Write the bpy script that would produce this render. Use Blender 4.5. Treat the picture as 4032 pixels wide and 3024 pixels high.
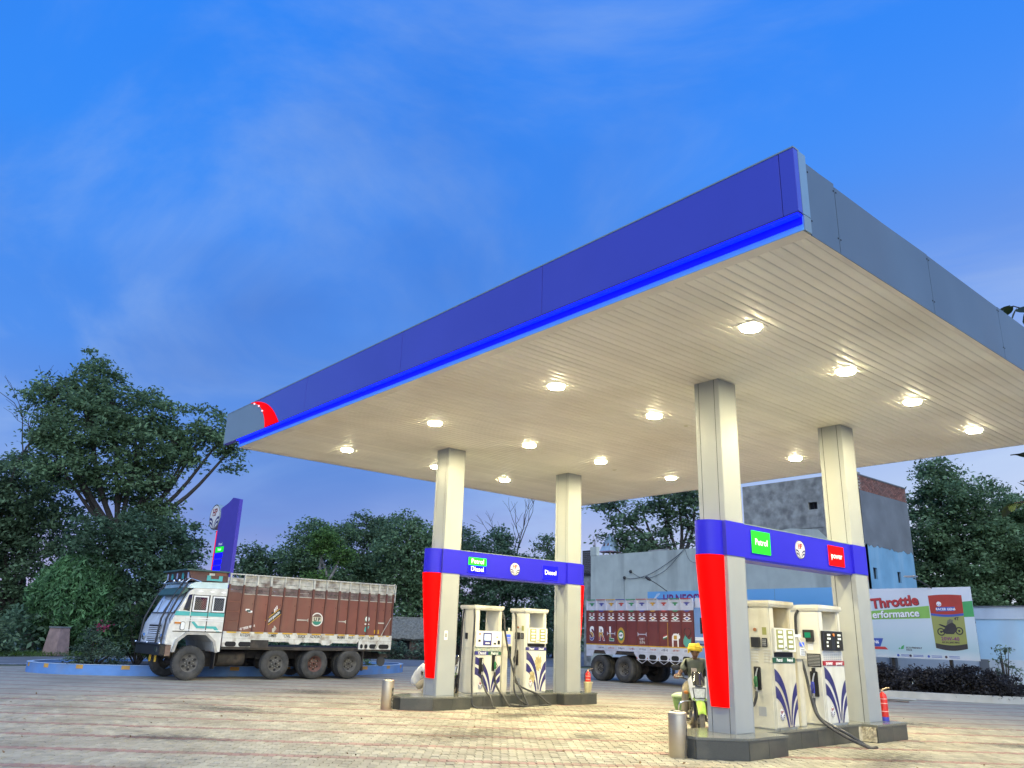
import bpy, bmesh, math, random
import numpy as np
from mathutils import Vector, Matrix

for o in list(bpy.data.objects):
    bpy.data.objects.remove(o, do_unlink=True)
S = bpy.context.scene
COL = S.collection
R_ = math.radians

# ------------------------------------------------------------------ camera
cd = bpy.data.cameras.new('camera'); cam = bpy.data.objects.new('camera', cd); COL.objects.link(cam)
cd.sensor_width = 36.0; cd.lens = 36.0 * 3099.173 / 4032.0
cd.clip_start = 0.1; cd.clip_end = 3000
def cam_matrix(loc, yaw, pitch, roll):
    y, p, r = R_(yaw), R_(pitch), R_(roll)
    f = Vector((math.sin(y)*math.cos(p), math.cos(y)*math.cos(p), math.sin(p)))
    rt = Vector((math.cos(y), -math.sin(y), 0)); up = rt.cross(f)
    a = rt*math.cos(r) + up*math.sin(r); b = up*math.cos(r) - rt*math.sin(r)
    m = Matrix((a, b, -f)).transposed().to_4x4(); m.translation = loc
    return m
cam.matrix_world = cam_matrix((3.8034, -7.257, 1.6), -49.9746, 17.6836, 1.8562)
S.camera = cam

# ------------------------------------------------------------------ render look
S.render.engine = 'CYCLES'
S.view_settings.view_transform = 'Standard'; S.view_settings.look = 'None'
S.view_settings.exposure = 0.0; S.view_settings.gamma = 1.0
S.view_settings.use_curve_mapping = False

# ------------------------------------------------------------------ sky at dusk
SUN_AZ = R_(118.0)         # measured from +Y towards +X: soft lamp added behind the camera, to its right, as neutral fill
SUN_EL = R_(38)
SUN_DIR = Vector((math.sin(SUN_AZ)*math.cos(SUN_EL), math.cos(SUN_AZ)*math.cos(SUN_EL), math.sin(SUN_EL)))
W = bpy.data.worlds.new('World'); S.world = W; W.use_nodes = True
nt = W.node_tree; nt.nodes.clear()
def N(t, **k):
    n = nt.nodes.new(t)
    for a, b in k.items(): setattr(n, a, b)
    return n
def Lk(a, b): nt.links.new(a, b)
def Mth(op, a, b=None, c=None, clamp=False):
    n = N('ShaderNodeMath', operation=op, use_clamp=clamp)
    for i, x in enumerate((a, b, c)):
        if x is None: continue
        if isinstance(x, (int, float)): n.inputs[i].default_value = x
        else: Lk(x, n.inputs[i])
    return n.outputs[0]
def Mix(fac, a, b, mode='MIX'):
    n = N('ShaderNodeMix', data_type='RGBA', blend_type=mode)
    for s, x in ((n.inputs[0], fac), (n.inputs[6], a), (n.inputs[7], b)):
        if isinstance(x, (int, float)): s.default_value = x
        elif isinstance(x, tuple): s.default_value = (*x, 1)
        else: Lk(x, s)
    return n.outputs[2]
def Ramp(fac, stops, interp='LINEAR'):
    n = N('ShaderNodeValToRGB'); n.color_ramp.interpolation = interp
    e = n.color_ramp.elements
    while len(e) > 1: e.remove(e[-1])
    e[0].position = stops[0][0]; e[0].color = (*stops[0][1], 1)
    for p, c in stops[1:]:
        x = e.new(p); x.color = (*c, 1)
    Lk(fac, n.inputs[0]); return n.outputs[0]
tc = N('ShaderNodeTexCoord'); sep = N('ShaderNodeSeparateXYZ'); Lk(tc.outputs['Generated'], sep.inputs[0])
z = Mth('MAXIMUM', sep.outputs[2], 0.0)
base = Ramp(z, [(0.0, (.46, .44, .68)), (.06, (.42, .41, .70)), (.11, (.32, .37, .72)), (.18, (.15, .30, .75)), (.30, (.070, .265, .84)),
                (.50, (.032, .26, .95)), (.72, (.018, .235, .97)), (1.0, (.014, .20, .92))])
# high cloud: noise on a flat layer above the viewer
den = Mth('ADD', z, .12)
px = Mth('DIVIDE', sep.outputs[0], den); py = Mth('DIVIDE', sep.outputs[1], den)
cmb = N('ShaderNodeCombineXYZ'); Lk(px, cmb.inputs[0]); Lk(py, cmb.inputs[1])
mp = N('ShaderNodeMapping'); mp.inputs['Rotation'].default_value = (0, 0, R_(-58)); mp.inputs['Scale'].default_value = (.85, 1.25, 1)
Lk(cmb.outputs[0], mp.inputs[0])
n1 = N('ShaderNodeTexNoise'); n1.inputs['Scale'].default_value = 1.0; n1.inputs['Detail'].default_value = 7; n1.inputs['Roughness'].default_value = .58
n1.inputs['Distortion'].default_value = .7; Lk(mp.outputs[0], n1.inputs['Vector'])
n2 = N('ShaderNodeTexNoise'); n2.inputs['Scale'].default_value = .38; n2.inputs['Detail'].default_value = 4; n2.inputs['Distortion'].default_value = .4
Lk(mp.outputs[0], n2.inputs['Vector'])
pale = Ramp(n1.outputs['Fac'], [(.42, (0, 0, 0)), (.68, (1, 1, 1))], 'EASE')
dark = Ramp(n2.outputs['Fac'], [(.40, (0, 0, 0)), (.60, (1, 1, 1))], 'EASE')
c1 = Mix(Mth('MULTIPLY', pale, .60), base, (.29, .46, .84))
c2 = Mix(Mth('MULTIPLY', dark, .62), c1, (.045, .165, .60))
# paler air low in the sky towards the right of the view
dot = N('ShaderNodeVectorMath', operation='DOT_PRODUCT'); Lk(tc.outputs['Generated'], dot.inputs[0]); dot.inputs[1].default_value = (-.14, .99, .03)
g = Mth('POWER', Mth('MAXIMUM', dot.outputs['Value'], 0.0), 6.0)
g = Mth('MULTIPLY', g, Mth('POWER', Mth('SUBTRACT', 1.0, z), 3.0))
c3 = Mix(Mth('MULTIPLY', g, 1.1, clamp=True), c2, (.82, .90, 1.0))
sky = N('ShaderNodeTexSky'); sky.sky_type = 'NISHITA'; sky.sun_disc = False
sky.sun_elevation = SUN_EL; sky.sun_rotation = SUN_AZ; sky.ozone_density = 4.0; sky.dust_density = .6
nish = Mix(1.0, sky.outputs[0], (.09, .09, .09), 'MULTIPLY')
fin = Mix(.12, c3, nish)
bg = N('ShaderNodeBackground'); Lk(fin, bg.inputs[0]); bg.inputs[1].default_value = 1.08
wo = N('ShaderNodeOutputWorld'); Lk(bg.outputs[0], wo.inputs[0])

# ------------------------------------------------------------------ wide soft lamp, added to brighten and neutralise the dusk light
sd = bpy.data.lights.new('sun', 'SUN'); sun = bpy.data.objects.new('sun', sd); COL.objects.link(sun)
sd.energy = 3.1; sd.angle = R_(80); sd.color = (.82, .93, 1.0)
sun.rotation_euler = (-SUN_DIR).to_track_quat('-Z', 'Y').to_euler()

# ------------------------------------------------------------------ materials
MATS = {}
def mat(name, col, rough=.6, metal=0.0, var=.12, scale=3.0, dirt=None, dirt_amt=.0, dirt_scale=1.2, bump=0.0, bscale=60.0,
        emit=None, estr=0.0, spec=.5, streak=False, island=0.0, trans=0.0, coat=0.0, obj=False, detail=5):
    if name in MATS: return MATS[name]
    m = bpy.data.materials.new(name); m.use_nodes = True
    t = m.node_tree; ns = t.nodes; b = ns['Principled BSDF']
    def add(k): return ns.new(k)
    def mth(op, a, bb):
        n = add('ShaderNodeMath'); n.operation = op
        for i, x in enumerate((a, bb)):
            if isinstance(x, (int, float)): n.inputs[i].default_value = x
            else: t.links.new(x, n.inputs[i])
        return n.outputs[0]
    def mixc(f, a, c):
        n = add('ShaderNodeMix'); n.data_type = 'RGBA'
        for s, x in ((n.inputs[0], f), (n.inputs[6], a), (n.inputs[7], c)):
            if isinstance(x, (int, float)): s.default_value = x
            elif isinstance(x, tuple): s.default_value = (*x, 1)
            else: t.links.new(x, s)
        return n.outputs[2]
    tcn = add('ShaderNodeTexCoord'); geo = add('ShaderNodeNewGeometry')
    vec = tcn.outputs['Object'] if obj else geo.outputs['Position']
    def noise(sc, det=detail, stretch=None):
        n = add('ShaderNodeTexNoise'); n.inputs['Scale'].default_value = sc; n.inputs['Detail'].default_value = det
        v = vec
        if stretch:
            mp_ = add('ShaderNodeMapping'); mp_.inputs['Scale'].default_value = stretch; t.links.new(vec, mp_.inputs[0]); v = mp_.outputs[0]
        t.links.new(v, n.inputs['Vector']); return n.outputs['Fac']
    c = tuple(col)
    out = None
    if var > 0:
        lo = tuple(x*(1-var) for x in c); hi = tuple(min(1, x*(1+var)) for x in c)
        mr = add('ShaderNodeMapRange'); mr.inputs[1].default_value = .3; mr.inputs[2].default_value = .7
        t.links.new(noise(scale), mr.inputs[0])
        out = mixc(mr.outputs[0], lo, hi)
    if island > 0:
        oi = add('ShaderNodeObjectInfo')
        r = mth('FRACT', mth('ADD', geo.outputs['Random Per Island'], oi.outputs['Random']), 0)
        sc_ = mth('ADD', mth('MULTIPLY', r, 2*island), 1-island)
        vm = add('ShaderNodeVectorMath'); vm.operation = 'SCALE'
        if out is None: vm.inputs[0].default_value = c
        else: t.links.new(out, vm.inputs[0])
        t.links.new(sc_, vm.inputs['Scale']); out = vm.outputs[0]
    if dirt is not None and dirt_amt > 0:
        st = (1.0, 1.0, .12) if streak else None
        mr = add('ShaderNodeMapRange'); mr.inputs[1].default_value = .48; mr.inputs[2].default_value = .75; mr.inputs[4].default_value = dirt_amt
        t.links.new(noise(dirt_scale, 8, st), mr.inputs[0])
        out = mixc(mr.outputs[0], out if out is not None else c, tuple(dirt))
    if out is not None: t.links.new(out, b.inputs['Base Color'])
    else: b.inputs['Base Color'].default_value = (*c, 1)
    b.inputs['Roughness'].default_value = rough; b.inputs['Metallic'].default_value = metal
    b.inputs['Specular IOR Level'].default_value = spec
    if coat: b.inputs['Coat Weight'].default_value = coat
    if bump > 0:
        bp = add('ShaderNodeBump'); bp.inputs['Strength'].default_value = bump; bp.inputs['Distance'].default_value = .01
        t.links.new(noise(bscale, 4), bp.inputs['Height']); t.links.new(bp.outputs[0], b.inputs['Normal'])
    if emit is not None:
        b.inputs['Emission Color'].default_value = (*emit, 1); b.inputs['Emission Strength'].default_value = estr
    if trans > 0:
        tr = add('ShaderNodeBsdfTranslucent'); mx = add('ShaderNodeMixShader'); mx.inputs[0].default_value = trans
        if out is not None: t.links.new(out, tr.inputs[0])
        else: tr.inputs[0].default_value = (*c, 1)
        t.links.new(b.outputs[0], mx.inputs[1]); t.links.new(tr.outputs[0], mx.inputs[2])
        t.links.new(mx.outputs[0], ns['Material Output'].inputs[0])
    MATS[name] = m; return m
def glass(name, col, rough=.05):
    return mat(name, col, rough=rough, var=0, spec=.9, coat=.5)

# ------------------------------------------------------------------ mesh building
class MB:
    def __init__(s): s.v = []; s.f = []
    def add(s, vs, fs):
        n = len(s.v); s.v += [tuple(x) for x in vs]; s.f += [tuple(i+n for i in q) for q in fs]; return s
    def box(s, x0, x1, y0, y1, z0, z1, bev=0.0):
        if bev <= 0:
            return s.add([(x0,y0,z0),(x1,y0,z0),(x1,y1,z0),(x0,y1,z0),(x0,y0,z1),(x1,y0,z1),(x1,y1,z1),(x0,y1,z1)],
                         [(0,3,2,1),(4,5,6,7),(0,1,5,4),(1,2,6,5),(2,3,7,6),(3,0,4,7)])
        bm = bmesh.new(); r = bmesh.ops.create_cube(bm, size=1)
        for v in bm.verts:
            v.co = ((x0+x1)/2 + v.co.x*(x1-x0), (y0+y1)/2 + v.co.y*(y1-y0), (z0+z1)/2 + v.co.z*(z1-z0))
        bmesh.ops.bevel(bm, geom=bm.edges[:], offset=bev, segments=2, affect='EDGES')
        bm.verts.ensure_lookup_table()
        s.add([v.co[:] for v in bm.verts], [[v.index for v in f.verts] for f in bm.faces]); bm.free(); return s
    def prism(s, pts, lo, hi, fn):
        """pts: 2-D outline (counter-clockwise); fn(u, v, w) -> xyz; extruded along w from lo to hi"""
        n = len(pts)
        vs = [fn(u, v, lo) for u, v in pts] + [fn(u, v, hi) for u, v in pts]
        fs = [tuple(range(n))[::-1], tuple(range(n, 2*n))] + [(i, (i+1) % n, n+(i+1) % n, n+i) for i in range(n)]
        return s.add(vs, fs)
    def face(s, vs): return s.add(vs, [tuple(range(len(vs)))])
    def tube(s, pts, rad, n=8, cap=True):
        pts = [Vector(p) for p in pts]
        if isinstance(rad, (int, float)): rad = [rad]*len(pts)
        vs = []; prev = None
        for i, p in enumerate(pts):
            d = (pts[min(i+1, len(pts)-1)] - pts[max(i-1, 0)])
            d = d.normalized() if d.length > 1e-9 else Vector((0, 0, 1))
            a = prev - d*prev.dot(d) if prev is not None else d.orthogonal()
            if a.length < 1e-6: a = d.orthogonal()
            a.normalize(); prev = a; b = d.cross(a)
            for k in range(n):
                t = 2*math.pi*k/n; vs.append(p + (a*math.cos(t) + b*math.sin(t))*rad[i])
        fs = []
        for i in range(len(pts)-1):
            for k in range(n):
                fs.append((i*n+k, i*n+(k+1) % n, (i+1)*n+(k+1) % n, (i+1)*n+k))
        if cap: fs += [tuple(range(n))[::-1], tuple(range((len(pts)-1)*n, len(pts)*n))]
        return s.add(vs, fs)
    def lathe(s, prof, n, fn, cap=True):
        """prof: list of (radius, height); fn(x, y, h) -> xyz"""
        vs = []
        for r, h in prof:
            for k in range(n):
                t = 2*math.pi*k/n; vs.append(fn(r*math.cos(t), r*math.sin(t), h))
        fs = []
        for i in range(len(prof)-1):
            for k in range(n): fs.append((i*n+k, i*n+(k+1) % n, (i+1)*n+(k+1) % n, (i+1)*n+k))
        if cap: fs += [tuple(range(n))[::-1], tuple(range((len(prof)-1)*n, len(prof)*n))]
        return s.add(vs, fs)
    def grid(s, fn, nu, nv, back=None):
        vs = [fn(i/nu, j/nv) for j in range(nv+1) for i in range(nu+1)]
        fs = [(j*(nu+1)+i, j*(nu+1)+i+1, (j+1)*(nu+1)+i+1, (j+1)*(nu+1)+i) for j in range(nv) for i in range(nu)]
        return s.add(vs, fs)
    def ball(s, c, r, n=12, m=8):
        rx, ry, rz = (r, r, r) if isinstance(r, (int, float)) else r
        prof = [(math.sin(math.pi*j/m), -math.cos(math.pi*j/m)) for j in range(1, m)]
        return s.lathe(prof, n, lambda x, y, h: (c[0]+x*rx, c[1]+y*ry, c[2]+h*rz))
    def build(s, name, material, parent=None, loc=None, smooth=False):
        me = bpy.data.meshes.new(name); me.from_pydata(s.v, [], s.f); me.update()
        return mesh_obj(name, me, material, parent, loc, smooth)
def mesh_obj(name, me, material, parent=None, loc=None, smooth=False):
    if material is not None:
        for m_ in (material if isinstance(material, list) else [material]): me.materials.append(m_)
    if smooth:
        me.polygons.foreach_set('use_smooth', [True]*len(me.polygons))
        try: me.set_sharp_from_angle(angle=R_(40))
        except Exception: pass
    o = bpy.data.objects.new(name, me); COL.objects.link(o)
    if parent is not None: o.parent = parent
    if loc is not None: o.location = loc
    return o
def tag(o, label=None, cat=None, group=None, kind=None):
    if label: o['label'] = label
    if cat: o['category'] = cat
    if group: o['group'] = group
    if kind: o['kind'] = kind
    return o
def thing(name, label, cat, loc=(0, 0, 0), rz=0.0, group=None):
    o = bpy.data.objects.new(name, None); COL.objects.link(o); o.empty_display_size = .2
    o.location = loc; o.rotation_euler = (0, 0, rz)
    return tag(o, label, cat, group)
def copy_tree(o, parent=None):
    c = o.copy(); COL.objects.link(c); c.parent = parent
    for ch in [x for x in o.children]: copy_tree(ch, c)
    return c
def box(name, m, x0, x1, y0, y1, z0, z1, parent=None, bev=0.0):
    return MB().box(x0, x1, y0, y1, z0, z1, bev).build(name, m, parent)
class Fr:
    """a flat drawing frame on a surface: o origin, r right, u up, n outwards"""
    def __init__(s, o, r, u): s.o = Vector(o); s.r = Vector(r).normalized(); s.u = Vector(u).normalized(); s.n = s.r.cross(s.u)
    def p(s, x, y, w=0.0): return tuple(s.o + s.r*x + s.u*y + s.n*w)
    def fn(s): return lambda x, y, w: s.p(x, y, w)
    def at(s, x, y, w=0.0): return Fr(s.p(x, y, w), s.r, s.u)
def bez(p, n=12):
    out = []
    for i in range(n+1):
        t = i/n; a = (1-t)**3; b = 3*t*(1-t)**2; c = 3*t*t*(1-t); d = t**3
        out.append((a*p[0][0]+b*p[1][0]+c*p[2][0]+d*p[3][0], a*p[0][1]+b*p[1][1]+c*p[2][1]+d*p[3][1]))
    return out
def ribbon(fr, top, bot, w, name, m, parent, t=.003):
    """a flat sheet between two sampled curves"""
    mb = MB(); k = len(top)
    vs = [fr.p(x, y, w+t) for x, y in top] + [fr.p(x, y, w+t) for x, y in bot]
    mb.add(vs, [(i, k+i, k+i+1, i+1) for i in range(k-1)])
    return mb.build(name, m, parent)
def poly(fr, pts, w, name, m, parent, t=.003):
    return MB().prism(pts, w, w+t, fr.fn()).build(name, m, parent)
def disc(fr, r, w, name, m, parent, t=.004, n=40, ry=None):
    ry = ry or r
    return poly(fr, [(r*math.cos(2*math.pi*i/n), ry*math.sin(2*math.pi*i/n)) for i in range(n)], w, name, m, parent, t)
def text(body, fr, size, m, parent, name='lettering', w=.004, bold=0.0, sx=1.0, align='CENTER', extrude=.002, shear=0.0, space=1.0):
    cu = bpy.data.curves.new('t', 'FONT'); cu.body = body; cu.size = size; cu.align_x = align; cu.align_y = 'CENTER'
    cu.extrude = extrude; cu.offset = bold; cu.resolution_u = 3; cu.shear = shear; cu.space_character = space
    ob = bpy.data.objects.new('t', cu); COL.objects.link(ob)
    dg = bpy.context.evaluated_depsgraph_get()
    me = bpy.data.meshes.new_from_object(ob.evaluated_get(dg)); me.name = name
    bpy.data.objects.remove(ob)
    mt = Matrix((fr.r*sx, fr.u, fr.n)).transposed().to_4x4(); mt.translation = fr.p(0, 0, w)
    me.transform(mt); me.materials.clear()
    return mesh_obj(name, me, m, parent)
def rrect(w, h, r, n=4):
    out = []
    for cx_, cy_, a0 in ((w/2-r, h/2-r, 0), (-w/2+r, h/2-r, 90), (-w/2+r, -h/2+r, 180), (w/2-r, -h/2+r, 270)):
        for i in range(n+1):
            a = R_(a0+90*i/n); out.append((cx_+r*math.cos(a), cy_+r*math.sin(a)))
    return out

# ------------------------------------------------------------------ shared materials
M_white = mat('white_paint', (.78, .77, .72), .42, var=.06, scale=2, dirt=(.42, .38, .28), dirt_amt=.45, dirt_scale=2.2, streak=True)
M_cream = mat('cream_sheet', (.80, .77, .68), .38, var=.05, scale=1.5, dirt=(.5, .45, .33), dirt_amt=.25, dirt_scale=1.1)
M_colgrey = mat('silver_cladding', (.315, .335, .35), .38, var=.04, scale=1.5, dirt=(.40, .37, .28), dirt_amt=.3, dirt_scale=1.3, streak=True, spec=.5)
M_acp = mat('grey_fascia_sheet', (.125, .165, .20), .42, var=.09, scale=.7, dirt=(.13, .15, .17), dirt_amt=.5, dirt_scale=.9, streak=True)
M_silver = mat('pale_fascia_sheet', (.24, .31, .34), .4, var=.03)
M_fblue = mat('blue_fascia_sheet', (.075, .068, .46), .22, var=.06, scale=.5, coat=1.0)
M_band = mat('backlit_blue_sheet', (.022, .018, .42), .35, var=.05, scale=.8, emit=(.01, .01, .8), estr=.20, spec=.25)
M_band_side = mat('blue_trim_sheet', (.05, .045, .42), .35, var=.04)
M_red = mat('backlit_red_sheet', (.6, .0, .0), .6, var=0, emit=(1, .0, .0), estr=.95, spec=.08)
M_green = mat('backlit_green_panel', (.02, .5, .02), .5, var=0, emit=(.0, .85, .03), estr=.80, spec=.1)
M_bluepan = mat('backlit_blue_panel', (.01, .01, .8), .3, var=0, emit=(0, 0, 1), estr=1.3, spec=.1)
M_redpan = mat('backlit_red_panel', (.5, .0, .0), .5, var=0, emit=(.9, .0, .0), estr=.80, spec=.1)
M_wlit = mat('backlit_white', (.85, .85, .83), .4, var=0, emit=(1, .98, .95), estr=.42)
M_wlet = mat('white_lettering', (.85, .85, .85), .4, var=0)
M_rlet = mat('maroon_lettering', (.35, .03, .02), .5, var=0)
M_navy = mat('navy_print', (.022, .02, .135), .4, var=.15, scale=6, dirt=(.12, .11, .16), dirt_amt=.4, dirt_scale=5)
M_black = mat('black_plastic', (.018, .018, .02), .45, var=.2, scale=8)
M_rubber = mat('black_rubber', (.03, .03, .032), .6, var=.2, scale=6)
M_steel = mat('brushed_steel', (.52, .46, .36), .48, metal=1.0, var=.06, scale=4)
M_alu = mat('dull_aluminium', (.5, .5, .5), .4, metal=.8, var=.1)
M_dark = mat('dark_recess', (.01, .01, .012), .8, var=0)
M_granite = mat('dark_granite', (.055, .058, .055), .28, var=.3, scale=120, dirt=(.15, .14, .11), dirt_amt=.55, dirt_scale=1.8, bump=.05)
M_granite_top = mat('polished_granite', (.13, .135, .125), .16, var=.25, scale=90, dirt=(.3, .28, .2), dirt_amt=.4, dirt_scale=2)
M_bark = mat('bark', (.05, .041, .034), .9, var=.4, scale=9, bump=.6, bscale=25)
M_barkpale = mat('pale_bark', (.22, .20, .18), .9, var=.3, scale=7, bump=.5, bscale=22)

def leaf_mat(name, col, island=.55, trans=.45, rough=.5):
    return mat(name, col, rough, var=.25, scale=.6, island=island, trans=trans, spec=.3)

def maker_logo(fr, r, parent, lit=False, ry=None):
    """round mark: white disc, maroon initials over two pairs of dark leaf strokes"""
    ry = ry or r
    d = disc(fr, r, 0, 'logo_disc', mat('logo_white', (.62, .62, .60), .5, var=0, emit=(1, 1, 1), estr=.12) if lit else M_wlet, parent, .006, ry=ry)
    f2 = Fr(fr.p(0, 0, .006), fr.r, fr.u)
    n = 36
    ring = MB(); a = [f2.p(r*math.cos(2*math.pi*i/n), ry*math.sin(2*math.pi*i/n), .003) for i in range(n)]
    b = [f2.p(r*.94*math.cos(2*math.pi*i/n), ry*.94*math.sin(2*math.pi*i/n), .003) for i in range(n)]
    ring.add(a+b, [(i, (i+1) % n, n+(i+1) % n, n+i) for i in range(n)]).build('logo_ring', M_black, d)
    for ch, dx in (('H', -.2), ('P', .21)):
        text(ch, f2.at(dx*r*1.1, .36*ry), .80*ry, M_rlet, d, 'initial', .003, bold=.012*r)
        for sy in (.12, .60):
            for ddx in ((-.13, .13) if ch == 'H' else ((-.13,) if sy < .3 else (-.1,))):
                poly(f2.at((dx+ddx)*r, sy*ry), [(-.10*r, -.028*r), (.10*r, -.028*r), (.10*r, .028*r), (-.10*r, .028*r)], .002, 'serif', M_rlet, d, .003)
    for s in (-1, 1):
        for (t, bt) in ((((.9, -.02), (.5, .05), (.12, -.3), (.03, -.9)), ((.88, -.22), (.5, -.16), (.18, -.42), (.045, -.9))),
                        (((.82, -.36), (.5, -.32), (.22, -.55), (.10, -.93)), ((.74, -.55), (.5, -.52), (.3, -.68), (.20, -.93)))):
            ribbon(f2, [(s*x*r, y*ry) for x, y in bez(t)], [(s*x*r, y*ry) for x, y in bez(bt)], .002, 'leaf_stroke', M_navy, d, .002)
    return d

def scrawl(fr, w, h, m, parent, rg, name='brush_lettering'):
    """hand-painted word too small to read: a row of short brush strokes"""
    mb = MB(); x = -w/2
    while x < w/2-.02:
        k = rg.choice((0, 1, 2)); d = h*rg.uniform(.5, 1)
        for q in range(k+1):
            a = rg.uniform(-.4, .4); y0 = rg.uniform(-.2, .2)*h
            mb.prism([(x, y0-d/2), (x+.016, y0-d/2), (x+.016+a*d*.4, y0+d/2), (x+a*d*.4, y0+d/2)], .001, .003, fr.fn())
        x += rg.uniform(.03, .055)
    return tag(mb.build(name, m, parent), kind='stuff')

# ================================================================== THE SETTING
def sheet(name, pts, zz, m, kind='structure'):
    o = MB().face([(x, y, zz) for x, y in pts]).build(name, m); return tag(o, kind=kind)

M_soil = mat('dry_grass_soil', (.085, .105, .05), .95, var=.35, scale=.4, dirt=(.16, .13, .085), dirt_amt=.7, dirt_scale=.25, bump=.3, bscale=8)
M_asphalt = mat('asphalt', (.13, .14, .155), .85, var=.18, scale=1.2, dirt=(.20, .195, .19), dirt_amt=.5, dirt_scale=.5, bump=.3, bscale=120)
M_roadpaint = mat('road_paint', (.62, .62, .6), .7, var=.2, scale=4, dirt=(.2, .2, .2), dirt_amt=.6, dirt_scale=3)
sheet('ground', [(-900, -900), (900, -900), (900, 900), (-900, 900)], -.04, M_soil)

# paving: rows run at BA degrees to the building grid; every sixth row is red
BA = R_(50.5); TV = Vector((math.cos(BA), math.sin(BA), 0)); NV = Vector((-math.sin(BA), math.cos(BA), 0))
PW, PH, PN0 = .118, .2217, 3.74
GREY = (.30, .282, .222); REDP = (.26, .162, .138)
def paver_mat(name, col):
    m = mat(name, col, .82, var=.16, scale=2.2, dirt=(.16, .14, .10), dirt_amt=.7, dirt_scale=.8, bump=.5, bscale=60, island=.15)
    return m
M_pgrey = paver_mat('grey_paver', GREY); M_pred = paver_mat('red_paver', REDP)
def paving_sheet():
    m = bpy.data.materials.new('far_paving'); m.use_nodes = True; t = m.node_tree; ns = t.nodes; b = ns['Principled BSDF']
    def add(k, **kw):
        n = ns.new(k)
        for a, v in kw.items(): setattr(n, a, v)
        return n
    def mth(op, a, bb):
        n = add('ShaderNodeMath', operation=op)
        for i, x in enumerate((a, bb)):
            if isinstance(x, (int, float)): n.inputs[i].default_value = x
            else: t.links.new(x, n.inputs[i])
        return n.outputs[0]
    def mixc(f, a, c):
        n = add('ShaderNodeMix', data_type='RGBA')
        for s, x in ((n.inputs[0], f), (n.inputs[6], a), (n.inputs[7], c)):
            if isinstance(x, (int, float)): s.default_value = x
            elif isinstance(x, tuple): s.default_value = (*x, 1)
            else: t.links.new(x, s)
        return n.outputs[2]
    geo = add('ShaderNodeNewGeometry')
    mp_ = add('ShaderNodeMapping', vector_type='POINT'); mp_.inputs['Rotation'].default_value = (0, 0, -BA); t.links.new(geo.outputs['Position'], mp_.inputs[0])
    sp = add('ShaderNodeSeparateXYZ'); t.links.new(mp_.outputs[0], sp.inputs[0])
    row = mth('FLOOR', mth('DIVIDE', mth('SUBTRACT', sp.outputs[1], PN0), PH), 0)
    colm = mth('FLOOR', mth('DIVIDE', sp.outputs[0], PW), 0)
    red = mth('LESS_THAN', mth('ABSOLUTE', mth('SUBTRACT', mth('MULTIPLY', mth('FRACT', mth('DIVIDE', mth('ADD', row, .5), 6.0), 0), 6.0), .5), 0), .25)
    cx_ = add('ShaderNodeCombineXYZ'); t.links.new(row, cx_.inputs[0]); t.links.new(colm, cx_.inputs[1])
    wn = add('ShaderNodeTexWhiteNoise', noise_dimensions='2D'); t.links.new(cx_.outputs[0], wn.inputs['Vector'])
    nz = add('ShaderNodeTexNoise'); nz.inputs['Scale'].default_value = .5; nz.inputs['Detail'].default_value = 8; t.links.new(geo.outputs['Position'], nz.inputs['Vector'])
    mr = add('ShaderNodeMapRange'); mr.inputs[1].default_value = .45; mr.inputs[2].default_value = .72; mr.inputs[4].default_value = .5; t.links.new(nz.outputs['Fac'], mr.inputs[0])
    c = mixc(red, GREY, REDP)
    vm = add('ShaderNodeVectorMath', operation='SCALE'); t.links.new(c, vm.inputs[0]); t.links.new(mth('ADD', mth('MULTIPLY', wn.outputs['Value'], .22), .95), vm.inputs['Scale'])
    c2 = mixc(mr.outputs[0], vm.outputs[0], (.17, .15, .11))
    fx = mth('LESS_THAN', mth('FRACT', mth('DIVIDE', sp.outputs[0], PW), 0), .05)
    fy = mth('LESS_THAN', mth('FRACT', mth('DIVIDE', mth('SUBTRACT', sp.outputs[1], PN0), PH), 0), .035)
    c3 = mixc(mth('MULTIPLY', mth('MAXIMUM', fx, fy), .3), c2, (.06, .05, .04))
    t.links.new(c3, b.inputs['Base Color']); b.inputs['Roughness'].default_value = .85
    return m
forecourt = sheet('forecourt', [(-31.4, -45), (40, -45), (40, 26.2), (-12, 26.2), (-30, 25.5), (-30.6, 15.2)], -.016, paving_sheet())
_rg = random.Random(7)
def paver_outline(shrink):
    p = [(0, 0), (PW/2, .024), (PW, 0), (PW+.014, PH*.33), (PW-.014, PH*.66), (PW, PH), (PW/2, PH+.024), (0, PH), (-.014, PH*.66), (.014, PH*.33)]
    cx_, cy_ = PW/2, PH/2
    return [(cx_+(x-cx_)*(1-2*shrink/PW), cy_+(y-cy_)*(1-2*shrink/PH)) for x, y in p]
_o1, _o2 = paver_outline(.009), paver_outline(.003)
_pv = [(x, y, 0.0) for x, y in _o1] + [(x, y, -.007) for x, y in _o2] + [(x, y, -.03) for x, y in _o2]
_pf = [tuple(range(10))] + [(10+i, 10+(i+1) % 10, (i+1) % 10, i) for i in range(10)] + [(20+i, 20+(i+1) % 10, 10+(i+1) % 10, 10+i) for i in range(10)]
_cells = []
_C2 = Vector((3.8034, -7.257, 0)); _yd = math.atan2(-math.sin(R_(49.97)), math.cos(R_(49.97)))
for r in range(-13, 50):
    n0 = PN0 + r*PH
    for c in range(-190, 240):
        t0 = c*PW
        P = TV*(t0+PW/2) + NV*(n0+PH/2)
        d = P - _C2; D = math.hypot(d.x, d.y)
        a = math.atan2(d.x, d.y) - _yd
        if D > 21.5 or abs(a) > R_(40): continue
        _cells.append((D, r, t0, n0))
_cells.sort()
def paver_mesh(name, m):
    me = bpy.data.meshes.new(name); me.from_pydata([tuple(TV*x + NV*y + Vector((0, 0, zz))) for x, y, zz in _pv], [], _pf); me.update(); me.materials.append(m); return me
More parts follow.
